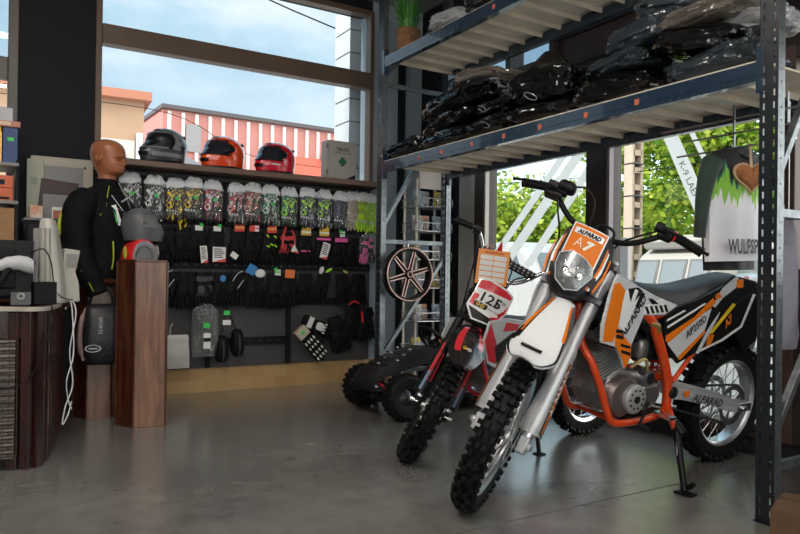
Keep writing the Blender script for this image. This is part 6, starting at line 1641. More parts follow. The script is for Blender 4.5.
for pts in ([(.08, -.22, .335), (.12, -.19, .25), (.11, -.15, .10), (.05, -.10, -.08)], [(.08, .22, .335), (.13, .15, .25), (.12, .06, .18), (.04, .05, .02)], [(.06, -.05, .22), (.02, -.03, .32), (-.05, .05, .25), (-.12, .05, .0)]):
    b = MB(); b.T = FT2; b.tube(pts, .004, BLACK, 6, sub=6); b.build('cable', rb)
# number plate
b = MB(); b.T = FT2
PL = [(-.098, .112), (-.05, .130), (.06, .122), (.108, .105), (.112, .0), (.066, -.092), (-.043, -.106), (-.100, -.045), (-.094, .03)]
def pf(l, a): return .125 - 1.2 * l * l
def plpoly(poly, m, off):
    c = (sum(p[0] for p in poly) / len(poly), sum(p[1] for p in poly) / len(poly)); P = []
    for i in range(len(poly)):
        a, q = poly[i], poly[(i + 1) % len(poly)]
        for k in range(3): P.append((a[0] + (q[0] - a[0]) * k / 3, a[1] + (q[1] - a[1]) * k / 3))
    b.loft([[V((pf(c[0] + (x - c[0]) * t, 0) + off, c[0] + (x - c[0]) * t, c[1] + (y - c[1]) * t)) for x, y in P] for t in (0.01, .3, .6, .85, 1.)], m, caps=False)
plpoly(PL, whiteg, 0); plpoly(PL, whiteg, -.006)
sc_ = lambda poly, k: [(x * k, y * k + .004) for x, y in poly]
redg2 = mat('red plate graphic', (.66, .015, .03), .25, coat=.5)
plpoly([(-.090, .104), (-.048, .120), (.058, .113), (.098, .096), (.100, .080), (-.088, .062)], redg2, .0015)
plpoly([(-.094, .03), (-.06, .03), (-.06, .008), (-.075, -.01), (-.062, -.035), (-.090, -.03)], redg2, .0015)
plpoly([(.100, .05), (.104, .0), (.085, -.04), (.07, -.02), (.092, .01)], redg2, .0015)
plpoly([(-.088, -.045), (.072, -.060), (.062, -.084), (-.040, -.097)], blackg, .0015)
plpoly([(.04, -.052), (.09, -.03), (.074, -.07)], redg2, .0022)
NP = b.build('number_plate', rb, smooth=50)
b = MB(); b.T = FT2
def pltext(s, x0_, x1_, y0_, h_, m, bold=.02, off=.004):
    vs, fs, w_ = text_mesh(s, bold); b.add([V((pf(x0_ + (x1_ - x0_) * x / w_, 0) + off, x0_ + (x1_ - x0_) * x / w_, y0_ + y * h_)) for x, y in vs], fs, m)
pltext('125', -.046, .066, .004, .052, blackg, .02); pltext('cc', .068, .086, .038, .013, blackg, .01); b.build('lettering', NP, smooth=0)
b = MB(); b.T = FT2; plpoly([(-.064, -.004), (.004, -.004), (.010, -.018), (.002, -.032), (-.062, -.032), (-.070, -.018)], blackg, .003); b.torus((pf(-.045, 0) + .005, -.045, -.018), (1, 0, 0), .008, .003, yellowg, 16, 6); b.torus((pf(-.02, 0) + .005, -.02, -.018), (1, 0, 0), .008, .003, yellowg, 16, 6)
pltext('RACING', .016, .085, -.022, .009, blackg, .0, .004); b.build('badge', NP, smooth=30)
b = MB(); b.T = FT2
for y in (-.05, .05): b.bar((.045, y, .02), (.125, y * .8, .02), .012, .012, SATIN)
b.build('plate_bracket', NP, smooth=0)
# front fender
FR2 = [(-.16, -.24, .05, .010), (-.06, -.16, .052, .012), (.04, -.125, .048, .012), (.12, -.150, .068, .016), (.20, -.20, .095, .024), (.28, -.265, .096, .024), (.35, -.33, .066, .016), (.385, -.365, .03, .008)]
b = MB(); b.T = FT2; FI2 = interp(FR2, 4); blackgloss = mat('black gloss plastic', (.016, .014, .015), .2, coat=.3)
b.loft([frow(r_) for r_ in FI2], blackgloss, closed=False, caps=False); b.loft([frow(r_, -.005, .985) for r_ in FI2], blackgloss, closed=False, caps=False)
top = [frow(r_, .0016) for r_ in FI2]
for i in range(12, 22): b.add([top[i][2], top[i][4], top[i + 1][4], top[i + 1][2]], [(0, 1, 2, 3)], redg2)
for i in range(12, 18): b.add([top[i][9], top[i][11], top[i + 1][11], top[i + 1][9]], [(0, 1, 2, 3)], redg2)
FD2 = b.build('front_fender', rb, smooth=50)
b = MB(); b.T = FT2; b.torus((.305, -.012, -.272), (.65, 0, .75), .009, .003, yellowg, 14, 6); b.torus((.305, .012, -.272), (.65, 0, .75), .009, .003, whiteg, 14, 6); b.build('badge', FD2)
for s in (1, -1):
    tubepart('main_spar', [(.87, s * .03, .77), (.70, s * .09, .70), (.55, s * .10, .52), (.50, s * .10, .33)], .018, redg2, parent=rb)
    tubepart('cradle_tube', [(.885, s * .02, .72), (.90, s * .08, .55), (.84, s * .10, .38), (.78, s * .10, .285), (.55, s * .10, .275), (.50, s * .10, .31)], .014, redg2, parent=rb)
    b = MB(); b.prism([(x, s * .10, z) for x, z in ((.53, .39), (.48, .40), (.1, .31), (-.03, .29), (-.03, .25), (.1, .26), (.48, .33))], (0, -s * .025, 0), SATIN); b.build('swingarm', rb, smooth=0, bev=.005)
    SHR = [(.95, .76), (.985, .66), (.94, .54), (.86, .50), (.78, .56), (.60, .63), (.45, .68), (.62, .74), (.82, .77)]
    b = MB(); yR = lin(.10, .18, .5); pan(b, SHR, yR, silverg, 0, .012, s); pan(b, [(.94, .75), (.975, .66), (.93, .55), (.87, .53), (.88, .64)], yR, redg2, .0012, .002, s); pan(b, [(.86, .52), (.62, .635), (.50, .68), (.76, .69), (.90, .62)], yR, blackg, .0012, .002, s); pan(b, [(.84, .70), (.66, .70), (.70, .73), (.82, .75)], yR, redg2, .0016, .002, s); b.build('radiator_shroud', rb, smooth=0, bev=.002)
    b = MB(); yQ = lin(.105, 0.); pan(b, [(.55, .63), (.42, .50), (.15, .56), (-.05, .70), (.02, .76), (.40, .69)], yQ, redg2, 0, .012, s); pan(b, [(.36, .64), (.34, .54), (.16, .59), (.04, .69)], yQ, whiteg, .0012, .002, s); b.build('side_panel', rb, smooth=0, bev=.002)
b = MB(); b.T = fork_frame(.855, .8, 28.5, 0); b.cyl((0, 0, -.08), (0, 0, .02), .03, redg2, 16); b.build('head_tube', rb)
b = MB(); A_ = [V((.86, .045, .80)), V((.70, .075, .755)), V((.5, .095, .735)), V((.3, .09, .76)), V((.1, .07, .80)), V((.02, .04, .81))]
rings = []
for p in catmull(A_, 3): rings.append([V((p.x, p.y * math.copysign(abs(cos(2 * pi * k / 16)) ** .6, cos(2 * pi * k / 16)), p.z - .03 + .035 * sin(2 * pi * k / 16))) for k in range(16)])
b.loft(rings, seatm); b.build('seat', rb, smooth=50)
b = MB(); b.prism([(x, .09, z) for x, z in ((.82, .45), (.82, .33), (.70, .29), (.56, .30), (.52, .38), (.58, .45))], (0, -.18, 0), casing); E2 = b.build('engine', rb, smooth=0, bev=.015)
b = MB(); b.lathe([(.06, 0), (.058, .02), (.04, .028), (0, .028)], (.68, .09, .37), (0, 1, 0), ALU, 24); b.build('engine_cover', E2)
b = MB()
for k in range(9): b.box((.80 + .012 * k, 0, .46 + .0125 * k), (.11, .15, .005), finm, MX.Rotation(rad(40), 3, 'Y'))
b.box((.85, 0, .51), (.09, .11, .14), finm, MX.Rotation(rad(40), 3, 'Y')); b.build('cylinder', E2, smooth=0)
b = MB(); b.ell((.74, 0, .66), (.14, .085, .07), blackgloss, 18, 12); b.build('fuel_tank', rb)
b = MB(); rows = []
for x, w_, z in ((.32, .08, .66), (.15, .085, .73), (.0, .08, .785), (-.15, .065, .81), (-.26, .04, .81)): rows.append([V((x, w_ * (j / 5 - 1), z - .025 * abs(j / 5 - 1) ** 2.5)) for j in range(11)])
b.loft(rows, redg2, closed=False, caps=False); b.loft([[p - V((0, 0, .006)) for p in r_] for r_ in rows], blackg, closed=False, caps=False); b.build('rear_fender', rb, smooth=50)
b = MB(); b.tube([(.86, -.02, .52), (.93, -.05, .46), (.90, -.11, .33), (.62, -.13, .30), (.30, -.13, .45)], .016, STEEL, 10, sub=5); b.tube([(.32, -.13, .44), (.05, -.14, .58)], .038, ALU, 14); b.build('exhaust_pipe', rb)
b = MB(); pts = []
for k in range(70):
    a = k * 2 * pi / 10; t = k / 69; pts.append((.42 + .10 * t + .03 * cos(a), .03 * sin(a), .38 + .22 * t))
b.tube(pts, .005, redg2, 6); b.cyl((.42, 0, .36), (.53, 0, .62), .015, STEEL, 10); b.build('shock_absorber', rb)
b = MB(); b.tube([(.52, .115, .30), (.56, .20, .15), (.585, .262, .048)], .0125, BLACK, 10); b.box((.587, .268, .042), (.05, .05, .008), BLACK, MX.Rotation(rad(8), 3, 'X')); b.build('side_stand', rb)
b = MB(); b.T = FT2; b.box((-.03, .075, -.54), (.045, .035, .08), SATIN); b.build('brake_caliper', rb, bev=.006)
# orange sales tag hung on the red bike's handlebar
M_ = MX.Translation((3.214, 3.09, 0)) @ Euler((rad(-8), 0, pi)).to_matrix().to_4x4() @ FT2
tg = thing('sales_tag', 'orange edged price sheet with white table hanging on the handlebar of the 125 bike', 'price sheet', M_ @ V((.11, -.07, .20)))
o3 = M_.to_3x3(); n_ = (o3 @ V((1, 0, 0))).normalized()
n_ = V((n_.x, n_.y, 0)).normalized(); u_ = V((0, 0, 1)).cross(n_).normalized(); u_ = (u_ + V((0, 0, -.12))).normalized(); v_ = n_.cross(u_).normalized()
tg.rotation_euler = MX((u_, v_, n_)).transposed().to_euler()
b = MB(); b.bb((-.085, -.10, -.001), (.085, .085, .001), mat('orange sheet', (.85, .30, .07), .5)); b.build('sheet', tg, smooth=0)
b = MB()
for c_ in range(2):
    for r_ in range(5): b.bb((-.07 + .072 * c_, -.085 + .029 * r_, .001), (-.002 + .072 * c_, -.061 + .029 * r_, .0022), PAPER)
b.bb((-.05, .065, .001), (.05, .074, .0022), mat('dark orange ink', (.5, .14, .03), .5)); b.build('table_print', tg, smooth=0)
b = MB(); b.prism([(.01, .085, 0), (.03, .14, .02), (.04, .085, 0)], (0, 0, .002), RED); b.tube([(-.05, .08, 0), (-.04, .11, -.02), (.0, .10, -.04)], .002, ORANGE, 5); b.build('tie', tg, smooth=0)

# ------------------------------------------------------------------ GO-KART
kt = thing('go_kart', 'black go kart with perforated nose cover, parked behind the red bike under the rack', 'go kart', (2.47, 4.20, 0), pi)
def fat_tyre(x, y, R, w, name):
    b = MB(); b.lathe([(R * .48, -w * .42), (R * .6, -w * .5), (R * .85, -w * .5), (R * .97, -w * .36), (R, 0), (R * .97, w * .36), (R * .85, w * .5), (R * .6, w * .5), (R * .48, w * .42), (R * .48, -w * .42)], (0, 0, 0), (0, 1, 0), RUBBER, 40)
    for k in range(22):
        a = 2 * pi * k / 22
        for j, q in enumerate((-.3, 0, .3)):
            t_ = a + (j % 2) * pi / 22; d = V((cos(t_), 0, sin(t_))); tt = V((-sin(t_), 0, cos(t_)))
            b.box(d * (R * (1. if q == 0 else .985)) + V((0, q * w, 0)), (.024, w * .22, .016), RUBBER, MX((tt, V((0, 1, 0)), d)).transposed())
    o = b.build(name, kt, smooth=35); o.location = (x, y, R + .006)
    b = MB(); b.lathe([(R * .5, -w * .40), (R * .42, -w * .40), (R * .36, -w * .15), (R * .12, -w * .12), (0, -w * .2)], (0, 0, 0), (0, 1, 0), DARKSTEEL, 28); b.lathe([(0, w * .30), (R * .12, w * .28), (R * .36, w * .18), (R * .44, w * .42), (R * .5, w * .42)], (0, 0, 0), (0, 1, 0), DARKSTEEL, 28); b.build('rim', o, smooth=40)
for x, y in ((.02, .285), (.02, -.285), (-.95, .31), (-.95, -.31)): fat_tyre(x, y, .150 if x > 0 else .16, .12 if x > 0 else .16, 'wheel')
def nose_mat():
    m = bpy.data.materials.new('black nose plastic'); m.use_nodes = True
    b_ = m.node_tree.nodes['Principled BSDF']; b_.inputs['Base Color'].default_value = (.014, .014, .015, 1); b_.inputs['Roughness'].default_value = .33; return m
nm_ = nose_mat()
b = MB(); rows = []
for x, w_, z, dr in ((.20, .14, .225, .03), (.185, .165, .27, .04), (.12, .19, .325, .04), (.0, .215, .385, .06), (-.14, .245, .42, .06), (-.26, .25, .455, .07), (-.32, .245, .455, .08), (-.34, .24, .43, .06)):
    rows.append([V((x, w_ * (j / 9 - 1), z - dr * abs(j / 9 - 1) ** 4)) for j in range(19)])
b.loft(rows, nm_, closed=False, caps=False); b.loft([[p - V((0, 0, .008)) for p in r_] for r_ in rows], nm_, closed=False, caps=False)
slot = mat('vent slot', (.004, .004, .004), .8)
for i in range(4):
    for j in range(6):
        x = .08 - .085 * i; y = -.14 + .056 * j; z = .352 + (.08 - x) * .33
        b.ell((x, y, z + .002), (.011, .013, .006), PALEGREY if (i + j) % 3 == 0 else slot, 8, 5)
NOSE = b.build('nose_cover', kt, smooth=45)
for s in (1, -1):
    b = MB(); b.tube([(.2, s * .14, .16), (.0, s * .17, .15), (-.4, s * .20, .14), (-.9, s * .20, .16), (-1.15, s * .2, .2)], .018, SATIN, 10, sub=3); b.build('chassis_rail', kt)
    b = MB(); b.tube([(.02, s * .10, .17), (.02, s * .23, .155)], .012, STEEL, 8); b.tube([(.14, s * .10, .24), (.05, s * .22, .17)], .010, RED, 8); b.tube([(.0, s * .1, .30), (.0, s * .21, .19)], .02, mat('grey damper', (.3, .3, .31), .4, .5), 10); b.build('suspension_arm', kt)
    b = MB(); b.tube([(.17, s * .10, .205), (.19, s * .12, .20)], .020, SATIN, 12); b.build('head_lamp', kt)
b = MB(); b.tube([(.10, -.20, .19), (.20, -.15, .20), (.20, .15, .20), (.10, .20, .19)], .014, SATIN, 10, sub=4); b.build('bumper', kt)
b = MB(); ctr = V((-.40, .02, .475)); b.torus(ctr, (-.75, 0, .62), .15, .014, BLACK, 36, 10); SW = b.build('steering_wheel', kt)
x_, y_, d_ = frame_of((-.75, 0, .62)); b = MB()
for a in (.4, 2.5, 4.5): b.bar(ctr, ctr + (x_ * cos(a) + y_ * sin(a)) * .13, .03, .006, DARKSTEEL, up=d_)
b.lathe([(0, -.03), (.035, -.03), (.03, .015), (0, .018)], ctr, (-.75, 0, .62), BLACK, 16); b.build('spoke', SW, smooth=30)
b = MB(); b.cyl(ctr, (-.15, 0, .30), .012, STEEL, 10); b.build('steering_column', kt)
b = MB(); b.tube([(-.70, -.19, .16), (-.72, -.19, .22)], .02, BLACK, 8); b.loft([[V((x, y * k, z)) for y in (-.19, -.1, 0, .1, .19)] for x, z, k in ((-.52, .20, 1), (-.80, .19, 1), (-.90, .30, .98), (-1.0, .62, .9))], BLACK, closed=False, caps=False); b.loft([[V((x, y * k, z - .03)) for y in (-.19, -.1, 0, .1, .19)] for x, z, k in ((-.52, .20, 1), (-.80, .19, 1), (-.93, .30, .98), (-1.03, .62, .9))], BLACK, closed=False, caps=False); b.build('seat', kt, smooth=40)
b = MB(); b.bb((-1.12, -.2, .17), (-.86, .2, .185), BLACK); b.bb((-.9, -.2, .10), (.1, .2, .115), BLACK); b.bb((-1.14, -.12, .19), (-1.0, .14, .36), casing); b.build('floor_pan', kt, smooth=0)
b = MB(); b.bb((-.44, .02, .40), (-.43, .10, .50), mat('amber sticker', (.75, .35, .08), .5)); b.bb((-.36, -.03, .35), (-.34, .11, .46), SATIN); b.build('dash_plate', kt, smooth=0)

# ------------------------------------------------------------------ right edge: box, motorcycle bars, wrapped item
bx = thing('cardboard_box', 'brown cardboard box on the floor beside the near rack post, bottom right corner', 'box', (2.34, 1.37, 0), rad(21))
dk = mat('dark brown cardboard', (.10, .052, .022), .8, var=.15, vscale=10)
for a, c in (((0, -.40, 0), (.006, 0, .17)), ((.244, -.40, 0), (.25, 0, .17)), ((.006, -.40, 0), (.244, -.394, .17)), ((.006, -.006, 0), (.244, 0, .17)), ((.006, -.394, 0), (.244, -.006, .006))):
    b = MB(); b.bb(a, c, dk); b.build('side', bx, smooth=0)
b = MB(); b.bar((.003, -.2, .17), (.118, -.2, .178), .394, .005, dk, up=(1, 0, 0)); b.bar((.247, -.2, .17), (.132, -.2, .178), .394, .005, dk, up=(1, 0, 0)); b.build('flap', bx, smooth=0)
sk = thing('tool_bottle', 'small black bottle standing on the cardboard box at the right edge', 'bottle', (2.50, 1.30, .178))
b = MB(); b.lathe([(0, 0), (.028, 0), (.028, .07), (.012, .085), (.012, .1), (0, .1)], (0, 0, 0), (0, 0, 1), BLACK, 16); b.build('body', sk); b = MB(); b.cyl((0, 0, .1), (0, 0, .115), .014, PALEGREY, 12); b.build('cap', sk)
scx = thing('bike_handlebar', 'black motorcycle handlebar with grip and lever reaching in at the right edge', 'scooter', (3.35, .78, 0), rad(-60))  # bars of a bike out of frame; stem, deck and wheels are added support
b = MB(); b.cyl((0, 0, .1), (-.12, 0, 1.08), .022, SATIN, 14); b.build('stem', scx)
b = MB(); b.tube([(-.12, -.30, 1.06), (-.12, -.1, 1.09), (-.12, .1, 1.09), (-.12, .30, 1.06)], .014, BLACK, 10, sub=3); HB3 = b.build('handlebar', scx)
for s in (-1, 1):
    b = MB(); b.cyl((-.12, s * .20, 1.075), (-.12, s * .33, 1.055), .020, RUBBER, 12); b.build('grip', HB3)
    b = MB(); b.tube([(-.10, s * .17, 1.08), (-.06, s * .20, 1.075), (-.05, s * .32, 1.05)], .007, DARKSTEEL, 8); b.box((-.115, s * .16, 1.085), (.05, .05, .05), BLACK); b.build('lever', HB3)
b = MB(); b.box((-.35, 0, .11), (.62, .15, .035), SATIN); b.build('deck', scx, bev=.01)
for x in (.02, -.70):
    b = MB(); b.lathe([(.03, -.02), (.07, -.022), (.095, -.015), (.10, 0), (.095, .015), (.07, .022), (.03, .02), (.03, -.02)], (x, 0, .101), (0, 1, 0), RUBBER, 24); b.cyl((x, -.03, .101), (x, .03, .101), .03, STEEL, 14); b.build('wheel', scx)
pj = thing('hanging_cloth', 'lavender grey crumpled cloth hanging behind the near post, at the right edge', 'cloth', (3.02, 1.70, 1.22))
lav = mat('lavender grey cloth', (.24, .23, .28), .7, bump=.6, bscale=16)
b = MB(); rings = []
for z, w_, d in ((0, .03, .015), (-.06, .05, .025), (-.2, .055, .03), (-.36, .06, .03), (-.50, .065, .03), (-.56, .06, .02)):
    rings.append([V((w_ * cos(2 * pi * k / 20) + .012 * noise.noise(V((k * .7, z * 9, 1))), d * sin(2 * pi * k / 20) + .012 * noise.noise(V((k * .7, z * 9, 5))), z)) for k in range(20)])
b.loft(rings, lav); b.build('cloth', pj, smooth=50)
b = MB(); b.tube([(0, 0, -.01), (0, 0, .30), (0, -.0, .52)], .003, STEEL, 6); b.build('hook', pj)
# ================================================================== OUTSIDE
mb = MB(); mb.bb((-30, YA + T, -.25), (60, 70, -.12), mat('pale yard concrete', (.42, .42, .40), .8, var=.12, vscale=1.5)); mb.bb((XB + T, -40, -.25), (60, YA + T, -.12), mat('pale yard concrete', (.42, .42, .40), .8)); struct('ground', mb, smooth=0)
def leafmat(n_, c):
    m = mat(n_, c, .5, spec=.3)
    nt_ = m.node_tree; tr = nt_.nodes.new('ShaderNodeBsdfTranslucent'); tr.inputs[0].default_value = (*c, 1); mx_ = nt_.nodes.new('ShaderNodeMixShader'); mx_.inputs[0].default_value = .4
    nt_.links.new(nt_.nodes['Principled BSDF'].outputs[0], mx_.inputs[1]); nt_.links.new(tr.outputs[0], mx_.inputs[2]); nt_.links.new(mx_.outputs[0], nt_.nodes['Material Output'].inputs[0]); return m
leafm = [leafmat('leaf green %d' % i, c) for i, c in enumerate(((.22, .36, .03), (.38, .50, .05), (.50, .58, .09), (.12, .26, .03), (.30, .44, .06)))]
leafy = [leafmat('leaf amber %d' % i, c) for i, c in enumerate(((.55, .50, .08), (.60, .36, .08), (.40, .48, .06)))]
bark = mat('bark', (.10, .07, .05), .9)
def tree(label, x, y, h, r, n, seed, extra=(), base=.8):
    t = thing('tree', label, 'tree', (x, y, -.12), 0, 'trees in the yard')
    rnd = random.Random(seed); b = MB()
    blobs = []
    for k in range(16):
        a = rnd.uniform(0, 2 * pi); q = rnd.uniform(0, .75) * r
        blobs.append((V((q * cos(a), q * sin(a), base + rnd.uniform(.1, 1) * (h - base))), r * rnd.uniform(.35, .55)))
    pal = leafm + list(extra)
    for k in range(n):
        c, rr = rnd.choice(blobs); d = V((rnd.gauss(0, 1), rnd.gauss(0, 1), rnd.gauss(0, 1))).normalized()
        p = c + d * rr * rnd.uniform(.6, 1.05); s = rnd.uniform(.045, .10)
        u = V((rnd.gauss(0, 1), rnd.gauss(0, 1), rnd.gauss(0, .6))).normalized(); w = u.cross(d + V((rnd.gauss(0, .5), rnd.gauss(0, .5), rnd.gauss(0, .5)))).normalized()
        b.add([p - u * s, p + w * s * .55, p + u * s, p - w * s * .55], [(0, 1, 2, 3)], rnd.choice(pal))
    tag(b.build('crown', t, smooth=0))
    b = MB(); b.tube([(0, 0, 0), (.05, .02, base), (0, .05, h * .7)], [.12, .09, .04], bark, 8)
    for k in range(5):
        a = k * 1.3; b.tube([(.03, .02, base + .2 * k), (r * .5 * cos(a), r * .5 * sin(a), base + .3 * k + .6)], [.05, .015], bark, 6)
    b.build('trunk', t); return t
tree('leafy green tree beyond the left glass pane, right of the white stripes', 11.5, 9.6, 5.3, 1.6, 9500, 1)
tree('lower yellowing tree beyond the left glass pane, behind the white stripes', 11.2, 12.4, 3.3, 1.6, 8000, 2, leafy[2:])
tree('orange tinted bush at the far left of the left glass pane', 10.6, 14.2, 2.8, 1.2, 5000, 3, leafy)
tree('tall bright green tree right of the concrete pole', 11.0, 7.6, 5.2, 1.5, 9000, 4)
tree('broad green tree behind the caravan, seen left of the hanging jersey', 12.9, 6.7, 5.9, 1.9, 11000, 5)
tree('low green tree left of the concrete pole', 12.0, 9.75, 2.7, .9, 4000, 6)
tree('green tree behind the hanging jersey', 10.6, 3.6, 4.5, 1.5, 6000, 7)
# concrete pole with openings
pole = thing('utility_pole', 'beige concrete utility pole with a column of openings, beyond the right glass pane', 'utility pole', (9.1, 7.65, -.12))
pc = mat('beige concrete pole', (.46, .38, .30), .8, var=.1, vscale=6)
b = MB()
for s in (-1, 1): b.bb((s * .075, -.085, 0), (s * .125, .085, 6), pc)
for k in range(22): b.bb((-.09, -.085, k * .28), (.09, .085, k * .28 + .09), pc)
b.build('post', pole, smooth=0)
b = MB(); b.bb((-.10, .04, 0), (.10, .06, 6), mat('pole recess', (.10, .08, .07), .9)); b.build('back_web', pole, smooth=0)
for k in range(4):
    b = MB(); b.bb((-.135, -.11, 1.9 + k * .52), (.135, .11, 1.915 + k * .52), DARKSTEEL); b.build('band', pole, smooth=0)
# caravan
cv_ = thing('caravan', 'cream white caravan with three front windows parked outside', 'caravan', (8.0, 6.1, -.12))
cm = mat('cream caravan shell', (.42, .405, .37), .4)
b = MB(); prof = [(0, .35), (0, 1.05), (.10, 1.40), (.35, 1.55), (.9, 1.62), (2.6, 1.62), (2.8, 1.4), (2.8, .35)]
b.prism([(x, -.62, z) for x, z in prof], (0, 1.24, 0), cm); b.build('shell', cv_, smooth=0, bev=.08, seg=4)
b = MB(); b.prism([(.02, -.50, 1.62), (.3, -.5, 1.70), (2.5, -.5, 1.70), (2.5, -.5, 1.6), (.1, -.5, 1.5)], (0, 1.0, 0), cm); b.build('roof_cap', cv_, smooth=0, bev=.03)
gl_ = mat('caravan glazing', (.22, .25, .27), .12, spec=.4)
for y0_, y1_ in ((-.58, -.26), (-.22, .18), (.22, .58)):
    b = MB(); b.prism([(-.012, y0_, 1.0), (-.012, y1_, 1.0), (.085, y1_, 1.36), (.085, y0_, 1.36)], (-.01, 0, 0), mat('grey frame', (.16, .16, .16), .4)); o = b.build('window', cv_, smooth=0)
    b = MB(); b.prism([(-.020, y0_ + .03, 1.03), (-.020, y1_ - .03, 1.03), (.072, y1_ - .03, 1.33), (.072, y0_ + .03, 1.33)], (-.006, 0, 0), gl_); b.build('pane', o, smooth=0)
for y0_ in (.55, 1.5):
    b = MB(); b.bb((y0_, -.635, 1.0), (y0_ + .6, -.615, 1.4), gl_); b.build('window', cv_, smooth=0)
b = MB(); b.cyl((.9, -.5, .35), (.9, .5, .35), .3, RUBBER, 24); b.build('wheel', cv_); b = MB(); b.bb((-1, -.05, .35), (.1, .05, .42), DARKSTEEL); b.cyl((-.9, 0, 0), (-.9, 0, .5), .03, DARKSTEEL, 8); b.build('tow_bar', cv_)
b = MB(); b.ell((-.02, -.2, .80), (.02, .04, .03), ORANGE, 10, 6); b.build('marker_lamp', cv_)
# white van beyond the left pane
vn = thing('white_van', 'white van with bluish windows parked outside, beyond the left glass pane', 'van', (6.3, 6.75, -.12))
wv = mat('white van paint', (.42, .43, .44), .25, coat=.6)
b = MB(); b.prism([(0, y, z) for y, z in ((0, .3), (.0, .95), (.35, 1.45), (.6, 1.58), (3.4, 1.60), (3.5, 1.4), (3.55, .3))], (1.6, 0, 0), wv); b.build('body', vn, smooth=0, bev=.07, seg=3)
vg = mat('van glass', (.10, .15, .17), .08, spec=.5)
for (y0_, y1_) in ((.40, 1.15), (1.22, 2.1), (2.17, 3.2)):
    b = MB(); b.prism([(-.012, y0_ + (.12 if y0_ < .5 else 0), 1.42), (-.012, y1_, 1.42), (-.012, y1_, 1.05), (-.012, y0_ - (.05 if y0_ < .5 else 0), 1.05)], (.03, 0, 0), vg); b.build('window', vn, smooth=0)
b = MB(); b.prism([(.12, .03, 1.0), (1.48, .03, 1.0), (1.42, .315, 1.42), (.18, .315, 1.42)], (0, -.02, .01), vg); b.build('windscreen', vn, smooth=0)
b = MB(); b.bb((.1, -.02, .35), (1.5, .02, .55), SATIN); b.build('bumper', vn, smooth=0)
for x in (.2, 1.4):
    b = MB(); b.ell((x, -.0, .78), (.12, .04, .08), CHROME, 12, 8); b.build('head_light', vn)
    for y in (.7, 2.8):
        b = MB(); b.cyl((x - .15, y, .33), (x + .1, y, .33), .33, RUBBER, 24); b.build('wheel', vn)
sb = thing('yard_sign', 'white board with a letter d and red lamp, outside left of the concrete pole', 'sign', (6.05, 5.20, -.12))
b = MB(); b.bb((0, -.05, .75), (.05, .85, 1.53), mat('sign white', (.45, .45, .45), .5)); b.build('board', sb, smooth=0)
b = MB(); b.bb((.05, .0, 0), (.1, .06, 1.5), galv); b.build('post', sb, smooth=0)
b = MB(); b.bb((.05, .74, 0), (.1, .80, 1.5), galv); b.build('post', sb, smooth=0)
b = MB(); b.text('d', (-.001, .22, 1.24), (0, -1, 0), (0, 0, 1), .15, SATIN, bold=.01, lift=.003); b.build('lettering', sb, smooth=0)
b = MB(); b.ell((-.01, .47, 1.28), (.03, .05, .10), RED, 12, 8); b.ell((-.01, .47, 1.42), (.02, .04, .035), RED, 12, 8); b.build('lamp', sb)
# white stripe decals on the glass
dec = mat('white vinyl', (.80, .81, .82), .5)
_nt = dec.node_tree; _tr = _nt.nodes.new('ShaderNodeBsdfTranslucent'); _tr.inputs[0].default_value = (.95, .95, .95, 1); _mx = _nt.nodes.new('ShaderNodeMixShader'); _mx.inputs[0].default_value = .85
_o = _nt.nodes['Material Output']; _nt.links.new(_nt.nodes['Principled BSDF'].outputs[0], _mx.inputs[1]); _nt.links.new(_tr.outputs[0], _mx.inputs[2]); _nt.links.new(_mx.outputs[0], _o.inputs[0])
def decal(label, P0, P1, w, word=None):
    t = thing('window_decal', label, 'window decal', (XB + .048, 0, 0))
    p, q = V((0, *P0)), V((0, *P1)); d = (q - p).normalized(); s = V((0, 1, 0))
    b = MB(); b.prism([p - s * w, p + s * w, q + s * w, q - s * w], (-.001, 0, 0), dec); o = b.build('vinyl', t, smooth=0)
    if word:
        b = MB(); n = V((-1, 0, 0)); u = (p - q).normalized() if p.z > q.z else (q - p).normalized(); u = -u
        v = n.cross(u); L = (q - p).length; b.text(word, (p if p.z > q.z else q) + u * L * .30 - v * .020 + n * .0015, u, v, .040, mat('decal lettering', (.16, .17, .12), .5), squash=1.15); b.build('lettering', t, smooth=0)
decal('leftmost of the white diagonal glass stripes, starting at the window foot', (4.52, 1.17), (3.70, 1.93), .05)
decal('second white diagonal glass stripe from the left, the widest', (4.39, 1.10), (3.47, 2.0), .065)
decal('third white diagonal glass stripe, behind the right hand grip of the orange bike', (4.15, 1.05), (3.40, 1.86), .05)
decal('wide white glass stripe with lettering, falling to the right between trees', (2.885, 1.95), (2.46, 1.06), .055, 'K-9 LAENTION')
decal('narrow white glass stripe right of the lettered one', (2.74, 1.95), (2.40, 1.30), .018)
# building with pink and white striped front
pk = thing('pink_building', 'long pink building with white vertical strips across the street', 'building', (4.30, 19.41, -.12), atan2(19.636 - 19.411, 9.782 - 4.354))
pinkw = mat('pink render', (.56, .24, .22), .8, var=.1, vscale=.8); whitew = mat('white strip', (.74, .70, .69), .7)
b = MB(); b.bb((0, 0, 0), (5.50, 5, 5.55), pinkw); b.build('wall', pk, smooth=0)
b = MB(); b.bb((-.05, -.12, 5.55), (5.60, 5.1, 5.66), mat('dark roof edge', (.10, .09, .10), .6)); b.build('roof', pk, smooth=0)
for k in range(15):
    x = .12 + k * .375; b = MB(); b.bb((x, -.05, 0), (x + .095, 0, 5.5), whitew); b.build('strip', pk, smooth=0)
for x0_, z0_, w_, h_ in ((.62, 4.45, .42, .75), (3.2, 2.6, .42, .7)):
    b = MB(); b.bb((x0_, -.055, z0_), (x0_ + w_, -.01, z0_ + h_), mat('dim window', (.30, .30, .32), .2)); b.build('window', pk, smooth=0)
b = MB(); b.bb((3.6, -.10, 4.05), (5.2, -.055, 4.65), mat('coral sign', (.80, .16, .11), .6)); b.build('sign_board', pk, smooth=0)
